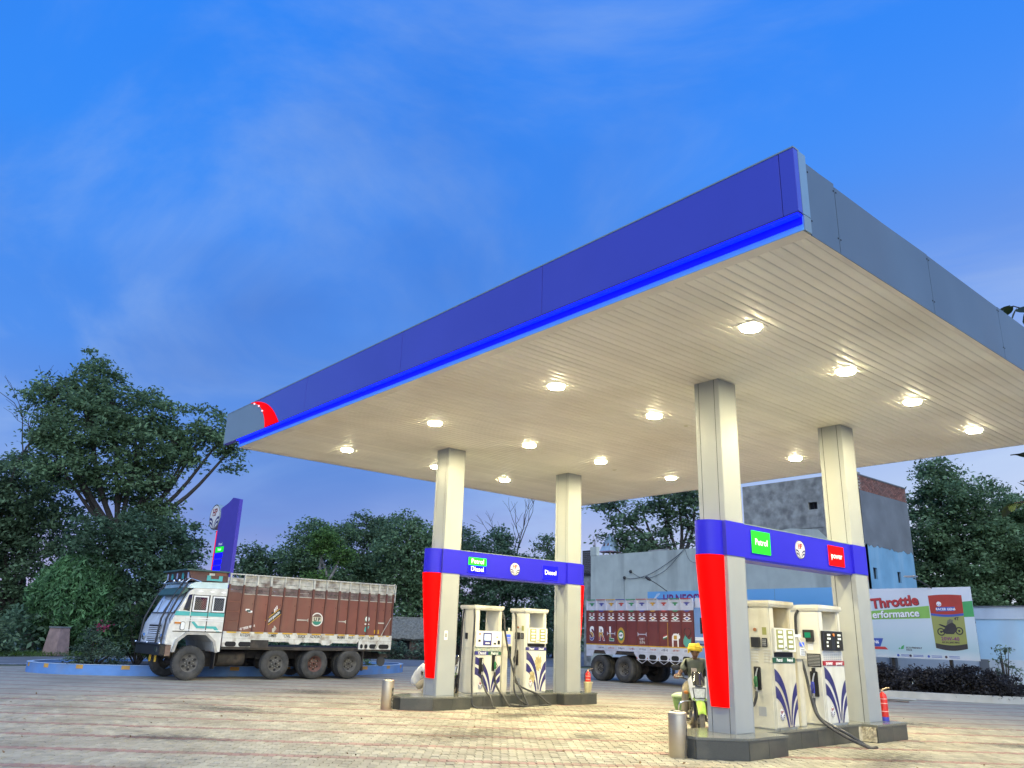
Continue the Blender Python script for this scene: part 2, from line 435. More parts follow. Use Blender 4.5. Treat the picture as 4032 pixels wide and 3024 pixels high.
_pm = {True: paver_mesh('red_paver', M_pred), False: paver_mesh('grey_paver', M_pgrey)}
for D, r, t0, n0 in _cells[:300]:
    red = r % 6 == 0
    o = bpy.data.objects.new('red_paver' if red else 'paver', _pm[red]); COL.objects.link(o); o.parent = forecourt
    p = TV*t0 + NV*n0; o.location = (p.x, p.y, _rg.uniform(-.0025, .0025))
_base = np.array([tuple(TV*x + NV*y + Vector((0, 0, zz))) for x, y, zz in _pv])
for red in (False, True):
    cells = [q for q in _cells[300:] if (q[1] % 6 == 0) == red]
    off = np.array([tuple(TV*t0 + NV*n0) for D, r, t0, n0 in cells]); k = len(cells)
    rs = np.random.RandomState(3)
    off[:, 2] = rs.uniform(-.005, .003, k)
    V = (_base[None] + off[:, None])
    tl = rs.normal(size=(k, 2))*.016
    V[:, :, 2] += (_base[None, :, 0]-_base[:, 0].mean())*tl[:, :1] + (_base[None, :, 1]-_base[:, 1].mean())*tl[:, 1:]
    V = V.reshape(-1, 3)
    F = []
    for i in range(k): F += [tuple(j+i*30 for j in q) for q in _pf]
    me = bpy.data.meshes.new('pavers'); me.from_pydata(V.tolist(), [], F); me.update()
    o = mesh_obj('red_pavers' if red else 'grey_pavers', me, M_pred if red else M_pgrey, forecourt); tag(o, kind='stuff')

# oil and damp stains soaked into the paving
def stain_mat():
    m = bpy.data.materials.new('soaked_stain'); m.use_nodes = True; t = m.node_tree; ns = t.nodes; b = ns['Principled BSDF']; b.inputs['Base Color'].default_value = (.035, .028, .018, 1); b.inputs['Roughness'].default_value = .45
    tcx = ns.new('ShaderNodeTexCoord'); ln = ns.new('ShaderNodeVectorMath'); ln.operation = 'LENGTH'; t.links.new(tcx.outputs['Object'], ln.inputs[0])
    geo = ns.new('ShaderNodeNewGeometry'); nz = ns.new('ShaderNodeTexNoise'); nz.inputs['Scale'].default_value = 8.0; nz.inputs['Detail'].default_value = 7; t.links.new(geo.outputs['Position'], nz.inputs['Vector'])
    a = ns.new('ShaderNodeMath'); a.operation = 'SUBTRACT'; t.links.new(nz.outputs['Fac'], a.inputs[0]); mu = ns.new('ShaderNodeMath'); mu.operation = 'MULTIPLY'; t.links.new(ln.outputs['Value'], mu.inputs[0]); mu.inputs[1].default_value = .55; t.links.new(mu.outputs[0], a.inputs[1])
    mr = ns.new('ShaderNodeMapRange'); mr.inputs[1].default_value = .08; mr.inputs[2].default_value = .5; mr.inputs[4].default_value = .5; t.links.new(a.outputs[0], mr.inputs[0])
    tr = ns.new('ShaderNodeBsdfTransparent'); mx = ns.new('ShaderNodeMixShader'); t.links.new(mr.outputs[0], mx.inputs[0]); t.links.new(tr.outputs[0], mx.inputs[1]); t.links.new(b.outputs[0], mx.inputs[2]); t.links.new(mx.outputs[0], ns['Material Output'].inputs[0]); return m
_st = MB().face([(math.cos(2*math.pi*i/24), math.sin(2*math.pi*i/24), 0) for i in range(24)]); _sme2 = bpy.data.meshes.new('oil_stain'); _sme2.from_pydata(_st.v, [], _st.f); _sme2.update(); _sme2.materials.append(stain_mat())
for i, (x, y, sx, sy, rz) in enumerate(((-8.6, 6.1, 1.5, .9, .9), (-7.4, 1.6, 1.1, 2.2, .3), (-9.6, 4.4, .8, 1.6, .2), (-2.4, 5.6, .9, 1.4, .1), (-6.3, 3.2, .7, .7, 0), (-12.8, -.4, 1.6, .8, .6), (-1.5, 9.6, 1.8, .7, .5), (-16.5, 3.4, 2.2, 1.0, .7), (-9.0, -2.8, 1.3, .6, .9), (-5.0, 11.5, 1.8, .8, .5))):
    o = bpy.data.objects.new('oil_stain', _sme2); COL.objects.link(o); o.parent = forecourt; o.location = (x, y, .0075+.0006*i); o.scale = (sx, sy, 1); o.rotation_euler = (0, 0, rz)

# road beyond the planter
road = sheet('road', [(-33.5, -60), (-32.2, -1.3), (-30.7, 15.2), (-30.2, 25), (-33, 60), (-66, 60), (-46.9, 25.7), (-38.9, -.4), (-36, -60)], -.010, M_asphalt)
MB().face([(-32.25, -20, -.005), (-32.0, -20, -.005), (-31.85, -1.3, -.005), (-31.5, 4, -.005), (-31.75, 4, -.005), (-32.1, -1.3, -.005)]).build('edge_line', M_roadpaint, road)
M_kerbpale = mat('pale_kerb_concrete', (.42, .42, .40), .85, var=.15, scale=3, dirt=(.2, .19, .16), dirt_amt=.6, dirt_scale=1.5)

# planter island: painted kerb ring round soil
M_kerbblue = mat('blue_kerb_paint', (.12, .26, .55), .7, var=.12, scale=2, dirt=(.2, .22, .26), dirt_amt=.55, dirt_scale=1.6)
M_kerborange = mat('ochre_kerb_paint', (.50, .27, .06), .7, var=.15, scale=4, dirt=(.25, .2, .12), dirt_amt=.5)
M_planter = mat('planter_soil', (.05, .042, .03), .95, var=.4, scale=5, bump=.6, bscale=20)
PLC = (-26.95, 5.5); PLR = (3.35, 7.05)
def pl(a, k=0.0): return (PLC[0]+(PLR[0]+k)*math.cos(a), PLC[1]+(PLR[1]+k)*math.sin(a))
planter = thing('planter_kerb', 'long oval planter ring with a blue kerb and ochre blocks beside the parked truck', 'planter', (PLC[0], PLC[1], 0))
def ring_part(a0, a1, zlo, zhi, k0, k1, name, m, seg):
    mb = MB(); vs = []
    for i in range(seg+1):
        a = a0+(a1-a0)*i/seg
        o, q = pl(a, k1), pl(a, k0)
        vs += [(o[0]-PLC[0], o[1]-PLC[1], zlo), (o[0]-PLC[0], o[1]-PLC[1], zhi), (q[0]-PLC[0], q[1]-PLC[1], zhi), (q[0]-PLC[0], q[1]-PLC[1], zlo)]
    fs = []
    for i in range(seg):
        for j in range(4): fs.append((i*4+j, i*4+(j+1) % 4, i*4+4+(j+1) % 4, i*4+4+j))
    return mb.add(vs, fs+[(0, 1, 2, 3), (seg*4+3, seg*4+2, seg*4+1, seg*4)]).build(name, m, planter, smooth=True)
ring_part(0, 2*math.pi, -.03, .29, -.16, 0, 'kerb', M_kerbblue, 96)
ring_part(0, 2*math.pi, .291, .305, -.17, .012, 'coping', mat('pale_blue_coping', (.34, .46, .6), .7, var=.15, dirt=(.5, .5, .48), dirt_amt=.5, dirt_scale=3), 96)
for i in range(-11, 13):
    a = i*R_(15)+.05
    ring_part(a-.022, a+.022, .17, .296, 0, .006, 'ochre_block', M_kerborange, 3)
MB().prism([(PLR[0]*.96*math.cos(2*math.pi*i/48), PLR[1]*.97*math.sin(2*math.pi*i/48)) for i in range(48)], -.02, .2, lambda x, y, w: (x, y, w)).build('soil', M_planter, planter)

# ------------------------------------------------------------------ canopy
H = 5.8749; CL = 15.4497; CW = 11.9036; CX = .0065; FY = -.1046; ZT = 6.861; ZB = 6.067
canopy = thing('canopy', 'large flat fuel station canopy with blue front fascia and cream ribbed ceiling', 'canopy', (0, 0, 0))
M_soffit = mat('soffit_strip', (.80, .76, .66), .40, var=.05, scale=.8, dirt=(.55, .48, .36), dirt_amt=.45, dirt_scale=.5, island=.05)
pitch = .15; nst = 101; x_start = -.09
_sm = MB()
# one ribbed strip: flat tray with a raised lip on one side
_prof = [(0, .011), (.010, .001), (.045, -.003), (.085, .0), (.118, .005), (.138, .009), (.149, .011), (.149, .03), (0, .03)]
_sm.prism([(-u, zz) for u, zz in _prof][::-1], .17, CW-.12, lambda u, v, w: (u, w, v))
_sme = bpy.data.meshes.new('soffit_strip'); _sme.from_pydata(_sm.v, [], _sm.f); _sme.update(); _sme.materials.append(M_soffit)
for i in range(nst):
    o = bpy.data.objects.new('soffit_strip', _sme); COL.objects.link(o); o.parent = canopy; o.location = (x_start - i*pitch, 0, H)
    if i % 7 == 3: o.location.z += .002
xe = x_start - nst*pitch
M_trim = mat('cream_trim', (.76, .71, .62), .5, var=.06, scale=1.5, dirt=(.5, .43, .33), dirt_amt=.4)
for nm, a in (('front_trim', (-CL, -.017, 0, .17)), ('back_trim', (-CL, -.017, CW-.12, CW)), ('side_trim', (x_start, -.017, .17, CW-.12)), ('side_trim', (-CL, xe, .17, CW-.12))):
    box(nm, M_trim, a[0], a[1], a[2], a[3], H, H+.035, canopy)
box('roof_deck', M_acp, -CL+.02, -.03, .02, CW-.02, H+.55, H+.62, canopy)
# back and far fascia (edge on from here, seen from the road side)
box('back_fascia', M_acp, -CL, -.03, CW, CW+.03, H-.0, 6.72, canopy)
box('end_fascia', M_acp, -CL-.03, -CL, .0, CW, H-.0, 6.72, canopy)
# front fascia
for x0, x1 in ((CX-.18, CX), (-4.09, CX-.188), (-7.88, -4.098), (-11.69, -7.888), (-13.2, -11.698)):
    box('fascia_panel', M_fblue, x0, x1, FY, FY+.09, ZB, ZT, canopy, .003)
M_swoosh = mat('backlit_red_swoosh', (.5, .0, .0), .6, var=0, emit=(1, .0, .0), estr=.9, spec=.05)
fs = Fr((0, FY, 0), (1, 0, 0), (0, 0, 1))
# silver end with curved edge, blue infill, red lit swoosh
L1 = bez(((-14.72, ZT), (-14.2, 6.80), (-13.78, 6.5), (-13.69, ZB)), 14); L2 = bez(((-14.60, ZT), (-13.85, 6.80), (-13.35, 6.50), (-12.95, ZB)), 14)
MB().prism([(-16.24, ZB)] + L1[::-1] + [(-16.24, ZT)], -.09, 0, fs.fn()).build('silver_end_panel', M_silver, canopy)
MB().prism(L2[::-1] + [(-13.208, ZT), (-13.208, 6.5), (-13.0, ZB)][:1] + [], -.088, -.003, fs.fn()).build('fascia_infill', M_fblue, canopy)
poly(fs, [(-13.7, ZB), (-13.2, ZB), (-13.2, ZT), (-14.46, ZT), (-14.7, ZT-.01)], -.088, 'fascia_infill', M_fblue, canopy, .08)
ribs = MB(); k = len(L1)
ribs.add([fs.p(x, y, .012) for x, y in L1] + [fs.p(x, y, .03) for x, y in [((a[0]+b[0])/2, (a[1]+b[1])/2) for a, b in zip(L1, L2)]] + [fs.p(x, y, .012) for x, y in L2]
         + [fs.p(x, y, -.02) for x, y in L1] + [fs.p(x, y, -.02) for x, y in L2],
         [(i, k+i, k+i+1, i+1) for i in range(k-1)] + [(k+i, 2*k+i, 2*k+i+1, k+i+1) for i in range(k-1)] + [(i, i+1, 3*k+i+1, 3*k+i) for i in range(k-1)] + [(2*k+i, 4*k+i, 4*k+i+1, 2*k+i+1) for i in range(k-1)])
ribs.build('red_swoosh', M_swoosh, canopy, smooth=True)
M_pip = mat('red_lamp_pip', (1, .6, .6), .3, var=0, emit=(1, .55, .6), estr=1.2)
for i in (2, 5, 8):
    x, y = L1[i]; MB().ball(fs.p(x+.06, y-.03, .03), .022).build('lamp_pip', M_pip, canopy)
box('fascia_top_flashing', M_silver, -16.24, CX+.004, FY-.006, FY+.12, ZT, ZT+.018, canopy)
# recessed light cove under the fascia
M_cove = mat('cove_sheet_lit_blue', (.16, .45, .85), .45, var=.04)  # white cove coloured blue to stand for the strip's light on it
M_led = mat('blue_light_strip', (.02, .02, .3), .4, var=0, emit=(0.0, .004, 1), estr=6.0)
box('light_cove', M_cove, -CL, CX-.01, 0, .02, H+.0355, ZB+.05, canopy)
box('cove_lip', M_cove, -CL, CX-.01, -.012, .0, H, H+.035, canopy)
box('blue_light_strip', M_led, -CL+.05, CX-.02, FY+.012, -.012, ZB-.03, ZB-.012, canopy)
M_lens = mat('blue_diffuser', (.01, .01, .6), .4, var=0, emit=(0, 0, 1), estr=1.15)
box('blue_diffuser', M_lens, -CL+.05, CX-.02, -.010, -.002, ZB-.115, ZB-.005, canopy)
box('cove_ceiling', M_band_side, -16.22, CX-.01, FY+.004, 0, ZB-.011, ZB-.001, canopy)
# near corner return and the plain grey side
box('corner_return', mat('corner_return_sheet', (.22, .33, .42), .42, var=.06), CX-.012, CX+.004, FY+.0905, .14, ZB, ZT, canopy)
box('cove_end', M_silver, CX-.012, CX+.003, .0, .14, H, ZB-.008, canopy)
ys = [.145, .78, 3.29, 5.81, 8.32, 10.83, CW]
M_gap = M_dark
box('fascia_backing', M_gap, -.03, -.016, .14, CW, H+.01, 6.69, canopy)
for i in range(6):
    b = (ys[i+1]-ys[i])
    top = 6.735 if i else 6.775
    yy0, yy1 = ys[i]+.006, ys[i+1]-.006; dz = .012*math.sin(i*2.1)
    mb = MB(); mb.prism([(yy0, H-.012), (yy1, H-.012), (yy1, top+dz), ((yy0+yy1)/2, top-.006), (yy0, top)], CX-.014, CX-.006, lambda u, v, w: (w, u, v))
    p = mb.build('side_fascia_panel', M_acp, canopy)
    for yy in (ys[i]+.03, ys[i+1]-.03):
        for zz in (6.67, 6.05):
            MB().lathe([(.011, 0), (.009, .004), (.002, .006)], 8, lambda x, y, h, yy=yy, zz=zz: (CX+h-.004, yy+x, zz+y)).build('screw', M_dark, canopy)

# ceiling lamps
M_lamp = mat('lamp_diffuser', (.9, .9, .85), .4, var=0, emit=(1, .88, .50), estr=1220.0)
M_lampframe = mat('lamp_frame', (.75, .72, .62), .4, var=.05)
def make_lamp():
    t = thing('canopy_light', 'x', 'lamp', (0, 0, H))
    MB().box(-.175, .175, -.175, .175, -.012, .004, .004).build('frame', M_lampframe, t)
    n = 20
    # flat diffuser inside a glowing ring, added to imitate the lamp's bloom
    MB().lathe([(.132, -.052), (.05, -.0525)], 24, lambda x, y, h: (x, y, h)).build('diffuser', M_lamp, t, smooth=True)
    MB().lathe([(.158, -.0125), (.156, -.034), (.133, -.051)], 24, lambda x, y, h: (x, y, h), cap=False).build('bloom_ring', mat('bloom_ring', (.9, .9, .85), .4, var=0, emit=(1, .92, .66), estr=9.0), t, smooth=True)
    return t
_lx = (-1.96, -5.94, -9.68, -13.45); _ly = (1.96, 4.66, 7.08, 9.88)
_rowtxt = ('row along the grey fascia', 'second row from the grey fascia', 'third row from the grey fascia', 'row farthest from the grey fascia')
_coltxt = ('first', 'second', 'third', 'last')
lamp0 = make_lamp(); first = True
for i, x in enumerate(_lx):
    for j, y in enumerate(_ly):
        o = lamp0 if first else copy_tree(lamp0); first = False
        o.location = (x, y, H); o['label'] = _coltxt[j] + ' ceiling lamp behind the blue front, in the ' + _rowtxt[i]; o['group'] = 'lamps in the canopy ceiling'
# dead round downlights
def down(x, y, lab):
    t = thing('downlight', lab, 'lamp', (x, y, H), group='small round downlights')
    MB().lathe([(.07, .0), (.075, -.012), (.055, -.016), (.05, -.004)], 20, lambda a, b, h: (a, b, h)).build('rim', M_lampframe, t, smooth=True)
    MB().lathe([(.05, -.006), (.02, -.009)], 16, lambda a, b, h: (a, b, h)).build('lens', mat('dull_lens', (.45, .40, .12), .3, var=.1), t)
down(-6.0, 5.75, 'small unlit round yellow downlight set in the ceiling left of the nearest column')
down(-10.2, 8.15, 'small unlit round yellow downlight in the ceiling above the far rear column')

# ------------------------------------------------------------------ columns, sign beams, islands
SX, SY = .4944, .493; BT, BB = 3.4689, 2.9231
XA, XB = -11.3992, -3.679; YA = (3.605, 7.6346); YB = (3.602, 7.7415); HA, HB = .270, .2927
def column(x, y, h, front, label):
    """outer face towards -Y if front else +Y"""
    t = thing('canopy_column', label, 'column', (x, y, h), group='square columns under the canopy')
    zt = H-h-.002; s = 1 if front else -1
    def Y(v): return v if front else SY-v                      # v = depth in from the outer face
    def bx(nm, m, x0, x1, v0, v1, z0, z1, par=t, bev=0.0):
        a, b = sorted((Y(v0), Y(v1))); return box(nm, m, x0, x1, a, b, z0, z1, par, bev)
    bx('shaft', M_colgrey, -SX, 0, .014, SY-.014, 0, zt, bev=.006)
    for v0, v1 in ((0, .0138), (SY-.0138, SY)):                   # outer and inner cladding strips with open joints
        for x0, x1 in ((-SX, -SX+.075), (-SX+.087, -.102), (-.09, 0)):
            bx('cladding_strip', M_colgrey, x0, x1, v0, v1, 0, zt)
        for x0 in (-SX+.0755, -.1015):
            bx('joint', M_dark, x0, x0+.011, v0+.006 if v0 == 0 else v0+.002, v1 if v0 == 0 else v1-.006, 0, zt)
    # blue band round the shaft
    zb, zt2 = BB-h, BT-h
    bx('sign_band', M_band, -SX-.010, .012, -.010, SY+.010, zb, zt2)
    bx('band_corner', M_band_side, -.088, .0125, -.0128, -.0102, zb+.001, zt2-.001)
    # bulged front of the band and red lit panel below it, tapering in to the shaft
    def bulge(nm, m, zlo, zhi, dlo, dhi, xl=-SX, xr=-.055, nz=12, tap=0.0):
        mb = MB(); nx = 16
        def g(u, v):
            d = dlo+(dhi-dlo)*v**.75; l = xl+tap*(1-v)**1.3; r = xr-tap*.5*(1-v)**1.3
            a = math.pi*(1-u); c = math.cos(a); sn = math.sin(a)
            return ((l+r)/2+(r-l)/2*c, Y(-.002-d*max(0, sn)**.9), zlo+(zhi-zlo)*v)
        mb.grid(g, nx, nz)
        n0 = len(mb.v)
        # close to the shaft
        idx = [i for i in range(nx+1)]
        loop = [i for i in range(nx+1)] + [j*(nx+1)+nx for j in range(1, nz+1)] + [nz*(nx+1)+i for i in range(nx-1, -1, -1)] + [j*(nx+1) for j in range(nz-1, 0, -1)]
        back = [(mb.v[i][0], Y(-.0008), mb.v[i][2]) for i in loop]
        mb.v += back; L = len(loop)
        mb.f += [(loop[i], loop[(i+1) % L], n0+(i+1) % L, n0+i) for i in range(L)] + [tuple(range(n0, n0+L))]
        return mb.build(nm, m, t, smooth=True)
    bulge('band_front', M_band, zb+.002, zt2-.002, .31, .31)
    bulge('red_panel', M_red, .36, zb-.004, .035, .33, tap=.07)
    return t
colB1 = column(XB, YB[0], HB, True, 'nearest column, silver with blue band and glowing red front, behind the steel bin')
colB2 = column(XB, YB[1], HB, False, 'rear column of the near island, beside the pump with blue nozzle')
colA1 = column(XA, YA[0], HA, True, 'front column of the far island, silver with a glowing red panel and white tag')
colA2 = column(XA, YA[1], HA, False, 'rear column of the far island, next to the bucket with extinguisher')
# small tag on the far front column
f = Fr((0, .19, 1.28), (0, 1, 0), (0, 0, 1))
poly(f, rrect(.09, .20, .015), .001, 'paper_tag', M_wlet, colA1, .003); poly(f, rrect(.06, .09, .005), .0045, 'tag_print', mat('grey_print', (.3, .3, .3), .6, var=.3, scale=60), colA1, .002)

def beam(x, y0, y1, label):
    t = thing('sign_beam', label, 'sign', (x, y0, BB), group='blue sign beams between the columns')
    Lb = y1-y0; hh = BT-BB
    box('beam_box', M_band, -.42, -.035, 0.0125, Lb-.0125, .0, hh, t)
    box('bottom_trim', M_band_side, -.40, -.05, .02, Lb-.02, -.03, -.0005, t)
    box('top_flashing', M_silver, -.43, -.028, .0125, Lb-.0125, hh+.0005, hh+.012, t)
    return t
def panel(t, y0, y1, z0, z1, rows, base):
    """a backlit panel on a beam; rows: list of (material, words, share)"""
    root = box('panel_frame', M_band_side, -.0349, -.022, y0, y1, z0, z1, t)
    a = z1
    for m, words, sh, sz in rows:
        b_ = a-(z1-z0)*sh
        f = Fr((-.022, (y0+y1)/2, (a+b_)/2), (0, 1, 0), (0, 0, 1))
        poly(f, rrect(y1-y0-.015, (z1-z0)*sh-.008, .012), .0, 'lit_face', m, root, .006)
        text(words, f.at(0, 0, .006), sz, M_wlit, root, 'lettering', .004, bold=.0012, sx=.98, space=1.04)
        a = b_
    return root
bA = beam(XA, YA[0]+SY, YA[1], 'blue sign beam over the far pumps reading Petrol, Diesel and Diesel')
oy, oz = YA[0]+SY, BB
panel(bA, 4.35-oy, 4.91-oy, 2.985-oz, 3.345-oz, [(M_green, 'Petrol', .52, .155), (M_bluepan, 'Diesel', .48, .155)], 0)
panel(bA, 6.75-oy, 7.31-oy, 2.985-oz, 3.335-oz, [(M_bluepan, 'Diesel', 1.0, .16)], 0)
maker_logo(Fr((-.034, 5.83-oy, 3.165-oz), (0, 1, 0), (0, 0, 1)), .155, bA, True)
bB = beam(XB, YB[0]+SY, YB[1], 'blue sign beam over the near pumps with green Petrol and red power panels')
oy = YB[0]+SY
panel(bB, 4.34-oy, 4.91-oy, 3.015-oz, 3.395-oz, [(M_green, 'Petrol', 1.0, .15)], 0)
panel(bB, 6.83-oy, 7.42-oy, 3.005-oz, 3.385-oz, [(M_redpan, 'power', 1.0, .15)], 0)
maker_logo(Fr((-.034, 5.875-oy, 3.205-oz), (0, 1, 0), (0, 0, 1)), .16, bB, True)

M_render = mat('broken_render', (.50, .44, .31), .9, var=.3, scale=10, dirt=(.2, .15, .1), dirt_amt=.8, dirt_scale=6, bump=.8, bscale=20)
def island(x, ys_, h, label, broken):
    """dog-bone plinth: wide ends under the columns, narrow waist under the pumps"""
    t = thing('pump_island', label, 'island', (x, ys_[0], 0), group='granite pump islands')
    ex, wx = .32 if not broken else .40, -.06; bx_ = -SX-.32
    gap = ys_[1]-ys_[0]; end = gap+SY+.28
    a = -.29; f1 = .72; f2 = gap-.37
    # outline in plan, chamfered nose at the front
    o = [(ex, a), (ex, f1), (wx+.09, f1), (wx+.09, f2), (ex-.02 if not broken else ex-.10, f2), (ex-.02 if not broken else ex-.10, end), (bx_, end), (bx_, f2), (bx_+.25, f2), (bx_+.25, f1), (bx_, f1), (bx_, a-.06), (bx_+.32, a-.55), (-.10, a-.55)]
    MB().prism(o, 0, h-.035, lambda u, v, w: (u, v, w)).build('core', M_granite, t)
    n = len(o); cx_, cy_ = -.3, gap/2
    top = []
    for i in range(n):
        p0, p1, p2 = Vector(o[i-1]), Vector(o[i]), Vector(o[(i+1) % n])
        d1 = (p1-p0).normalized(); d2 = (p2-p1).normalized(); n1 = Vector((d1.y, -d1.x)); n2 = Vector((d2.y, -d2.x))
        k_ = (n1+n2); top.append(tuple(p1 + k_/max(.3, k_.dot(n1))*.018))
    MB().prism(top, h-.034, h, lambda u, v, w: (u, v, w)).build('top_slab', M_granite_top, t)
    # facing tiles on every side, thin joints between
    for i in range(n):
        p1, p2 = Vector(o[i]), Vector(o[(i+1) % n]); L = (p2-p1).length
        d = (p2-p1).normalized(); nn_ = Vector((d.y, -d.x)); k_ = max(1, round(L/.55))
        for j in range(k_):
            u0, u1 = L*j/k_+.003, L*(j+1)/k_-.003
            if broken and i == 3: continue
            if broken and i == 2 and j == k_-1: u1 -= .12
            q1 = p1+d*u0; q2 = p1+d*u1
            pts = [q1, q2, q2+nn_*.010, q1+nn_*.010]
            MB().prism([(q.x, q.y) for q in pts], .004, h-.036, lambda u, v, w: (u, v, w)).build('facing_tile', M_granite, t)
    if broken:
        rg = random.Random(5); mb = MB()
        p1, p2 = Vector(o[3]), Vector(o[4])
        def g(u, v):
            p = p1+(p2-p1)*u; return (p.x, p.y-.012-.02*rg.random(), .01+(h-.05)*v)
        mb.grid(g, 10, 8); mb.build('broken_render', M_render, t)
        mb = MB(); wxx = o[3][0]
        def g2(u, v): return (wxx+.006+.012*rg.random(), f2-.14+.14*u, .01+(h-.05)*v)
        mb.grid(g2, 6, 8); mb.build('broken_render', M_render, t)
    return t
islA = island(XA, YA, HA, 'far pump island faced in dark granite, holding the Diesel pumps', False)
islB = island(XB, YB, HB, 'near pump island of dark granite with a broken yellow corner and petrol pumps', True)

# ================================================================== FUEL DISPENSERS
M_pump = mat('pump_enamel', (.64, .63, .57), .35, var=.05, scale=3, dirt=(.36, .29, .15), dirt_amt=.5, dirt_scale=2.6, streak=True)
M_pump_dirty = mat('stained_pump_enamel', (.60, .57, .46), .45, var=.10, scale=4, dirt=(.34, .26, .12), dirt_amt=.85, dirt_scale=2.0, streak=True)
M_lcd = mat('olive_meter_face', (.30, .30, .09), .4, var=.05)
M_digit = mat('pale_meter_window', (.78, .80, .72), .3, var=.05, emit=(.8, .85, .7), estr=.25)
M_screen = mat('lit_screen', (.4, .5, .6), .2, var=.3, scale=40, emit=(.55, .7, .95), estr=.8)
M_bluescr = mat('blue_screen', (.05, .1, .5), .2, var=.3, scale=30, emit=(.08, .15, .75), estr=.7)
M_hdr_navy = mat('navy_header', (.04, .04, .2), .35, var=.1); M_hdr_green = mat('dark_green_header', (.02, .09, .05), .35, var=.1); M_hdr_red = mat('red_header', (.35, .02, .03), .35, var=.1)
M_ngreen = mat('green_nozzle_grip', (.02, .16, .05), .5, var=.1); M_nblue = mat('blue_nozzle_grip', (.04, .05, .35), .5, var=.1)
M_spout = mat('nozzle_spout', (.6, .6, .58), .3, metal=.9, var=.05)
M_hose = mat('hose_rubber', (.028, .028, .03), .38, var=.2, scale=12, dirt=(.16, .15, .13), dirt_amt=.5, dirt_scale=5)
M_greyplate = mat('grey_plate', (.38, .39, .40), .5, var=.1)
M_ochrestain = mat('oil_stain', (.40, .33, .16), .6, var=.3, scale=14)

STROKES = ((((0, 1.0), (.36, .90), (.58, .60), (.625, .06)), ((0, .79), (.30, .73), (.53, .42), (.60, .0))),
           (((0, .71), (.28, .63), (.48, .34), (.555, 0)), ((0, .50), (.25, .45), (.42, .22), (.49, 0))),
           (((1, .76), (.80, .66), (.66, .40), (.64, .06)), ((1, .54), (.84, .47), (.70, .25), (.67, 0))),
           (((1, .48), (.87, .40), (.75, .20), (.705, 0)), ((1, .30), (.91, .26), (.82, .13), (.765, 0))))
def nozzle(parent, fr, grip, s=1.0):
    """nozzle resting in a black boot; fr: frame on the pump face at the boot's centre"""
    boot = MB().prism(rrect(.12*s, .36*s, .02), .0, .02, fr.fn()).build('nozzle_boot', M_black, parent)
    poly(fr, rrect(.085*s, .31*s, .015), .020, 'boot_recess', M_dark, boot, .002)
    g = lambda x, y, w: fr.p(x*s, y*s, w*s)
    nz = MB().tube([g(0, -.13, .06), g(-.005, -.03, .07), g(.0, .03, .06)], [.024*s, .032*s, .022*s], 8).build('nozzle', grip, parent, smooth=True)
    MB().tube([g(0, .03, .06), g(.012, .10, .05), g(.025, .155, .035)], [.013*s, .011*s, .010*s], 8).build('spout', M_spout, nz, smooth=True)
    MB().tube([g(-.0, -.12, .08), g(.035, -.06, .11), g(.015, .0, .085)], .006*s, 6).build('trigger', M_black, nz)
    MB().tube([g(0, -.13, .06), g(0, -.20, .058)], .017*s, 8).build('swivel', M_spout, nz)
    return g(0, -.20, .058)
def spline(pts, n=10):
    P = [Vector(p) for p in pts]; P = [P[0]*2-P[1]] + P + [P[-1]*2-P[-2]]; out = []
    for i in range(1, len(P)-2):
        for k in range(n):
            t = k/n
            out.append(.5*((2*P[i]) + (P[i+1]-P[i-1])*t + (2*P[i-1]-5*P[i]+4*P[i+1]-P[i+2])*t*t + (3*P[i]-P[i-1]-3*P[i+1]+P[i+2])*t**3))
    out.append(P[-2]); return out
def hose(parent, pts, r=.023, m=None):
    return MB().tube(spline(pts), r, 8).build('hose', m or M_hose, parent, smooth=True)

